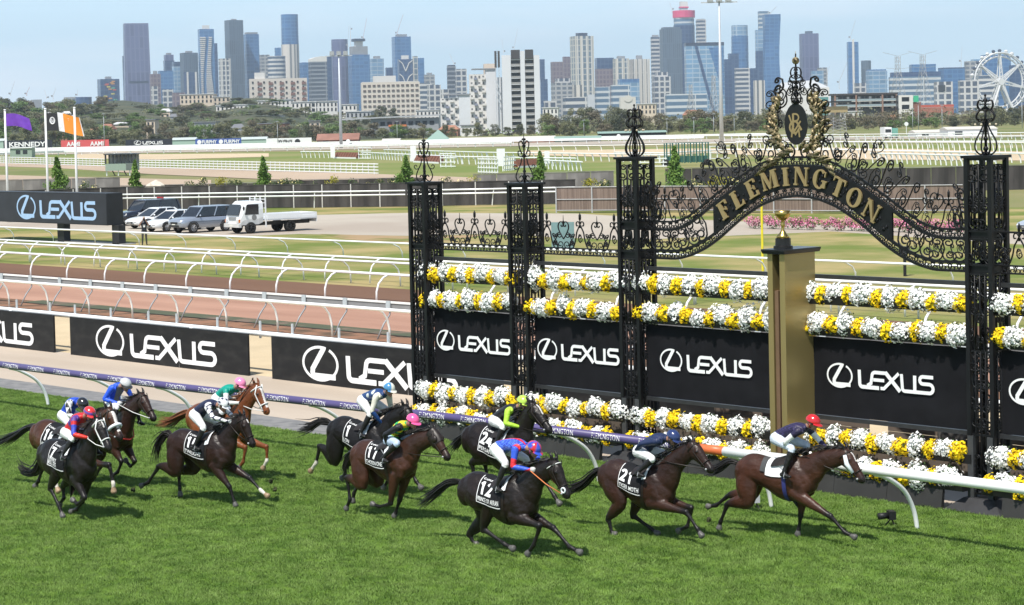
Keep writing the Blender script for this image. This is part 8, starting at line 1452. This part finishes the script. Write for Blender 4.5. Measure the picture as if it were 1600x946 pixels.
for x, yt, w_, ci in ((10, 152, 30, 1), (34, 152, 36, 1), (32, 158, 40, 2), (75, 158, 26, 1), (112, 156, 30, 2), (157, 148, 34, 3), (160, 164, 44, 2), (225, 164, 44, 1), (252, 162, 24, 2), (280, 163, 34, 1), (322, 170, 34, 1), (370, 152, 34, 1), (0, 148, 16, 1), (470, 160, 22, 1), (596, 164, 24, 1), (615, 168, 22, 1)): tree(x, yt, 1500, w_, ci, 'on the hilltop')
for i in range(12): x = 640 + i * 17 + rg.uniform(-4, 4); tree(x, rg.uniform(190, 203), rg.uniform(900, 960), rg.uniform(14, 26), rg.choice((0, 1, 3)), 'by the flats')
for i in range(44):       # gum belt on the flat, right half
    x = 852 + i * 17.4 + rg.uniform(-5, 5); base = np.interp(x, [850, 900, 960, 1000, 1060, 1100, 1180, 1300, 1400, 1500, 1560, 1620], [178, 170, 164, 172, 176, 168, 170, 172, 176, 176, 164, 158]); D = rg.uniform(880, 1000); tree(x, base + rg.uniform(-4, 8), D, rg.uniform(34, 52), rg.choice((0, 0, 3, 1, 3)), 'in the gum belt')
for i in range(24): x = 850 + i * 32 + rg.uniform(-6, 6); tree(x, np.interp(x, [850, 1100, 1620], [188, 184, 180]) + rg.uniform(-3, 5), rg.uniform(840, 870), rg.uniform(26, 40), rg.choice((0, 3, 1, 2)), 'in the front of the belt')
# undergrowth that reads as one mass: along the far straight, in the gum belt and over the hillside
rg = np.random.default_rng(77)
def scrub(lab, spots, m_, seed):
    o = link('undergrowth', leaf_cloud('undergrowth', spots, 26, .55, m_, seed, 0)); o['kind'] = 'stuff'
sp_ = [[], [], [], []]
for i in range(520):
    x = rg.uniform(845, 1625); D = rg.uniform(930, 1060); p = atD(x, HORZ, D); h = rg.uniform(1.5, 8.5 if x > 870 else 4); sp_[i % 2 if i % 5 else 3].append(((p[0], p[1], h * .6), (3.4, 3.4, h * .55)))
for i in range(300):
    x = rg.uniform(-40, 860); D = rg.uniform(935, 1560); p = atD(x, HORZ, D); h = rg.uniform(1.2, 3.6); sp_[(i % 3) if i % 5 else 3].append(((p[0], p[1], hillz(x, D) + h * .45), (3.6, 3.6, h * .55)))
for q in range(4): scrub('', sp_[q], mLv[q], 900 + q)
# ---------------------------------------------------------------- summer haze
hz_ = MB().box(-8000, 400, -400, 8000, -1.5, 420).build('haze', bpy.data.materials.new('haze')); hm = hz_.data.materials[0]; hm.use_nodes = True; nt = hm.node_tree; nt.nodes.clear(); hv = N('ShaderNodeVolumePrincipled', nt); hv.inputs['Color'].default_value = (.80, .90, 1.0, 1); hv.inputs['Density'].default_value = .000085; hv.inputs['Anisotropy'].default_value = .2
nt.links.new(hv.outputs[0], N('ShaderNodeOutputMaterial', nt).inputs['Volume']); hz_['kind'] = 'stuff'
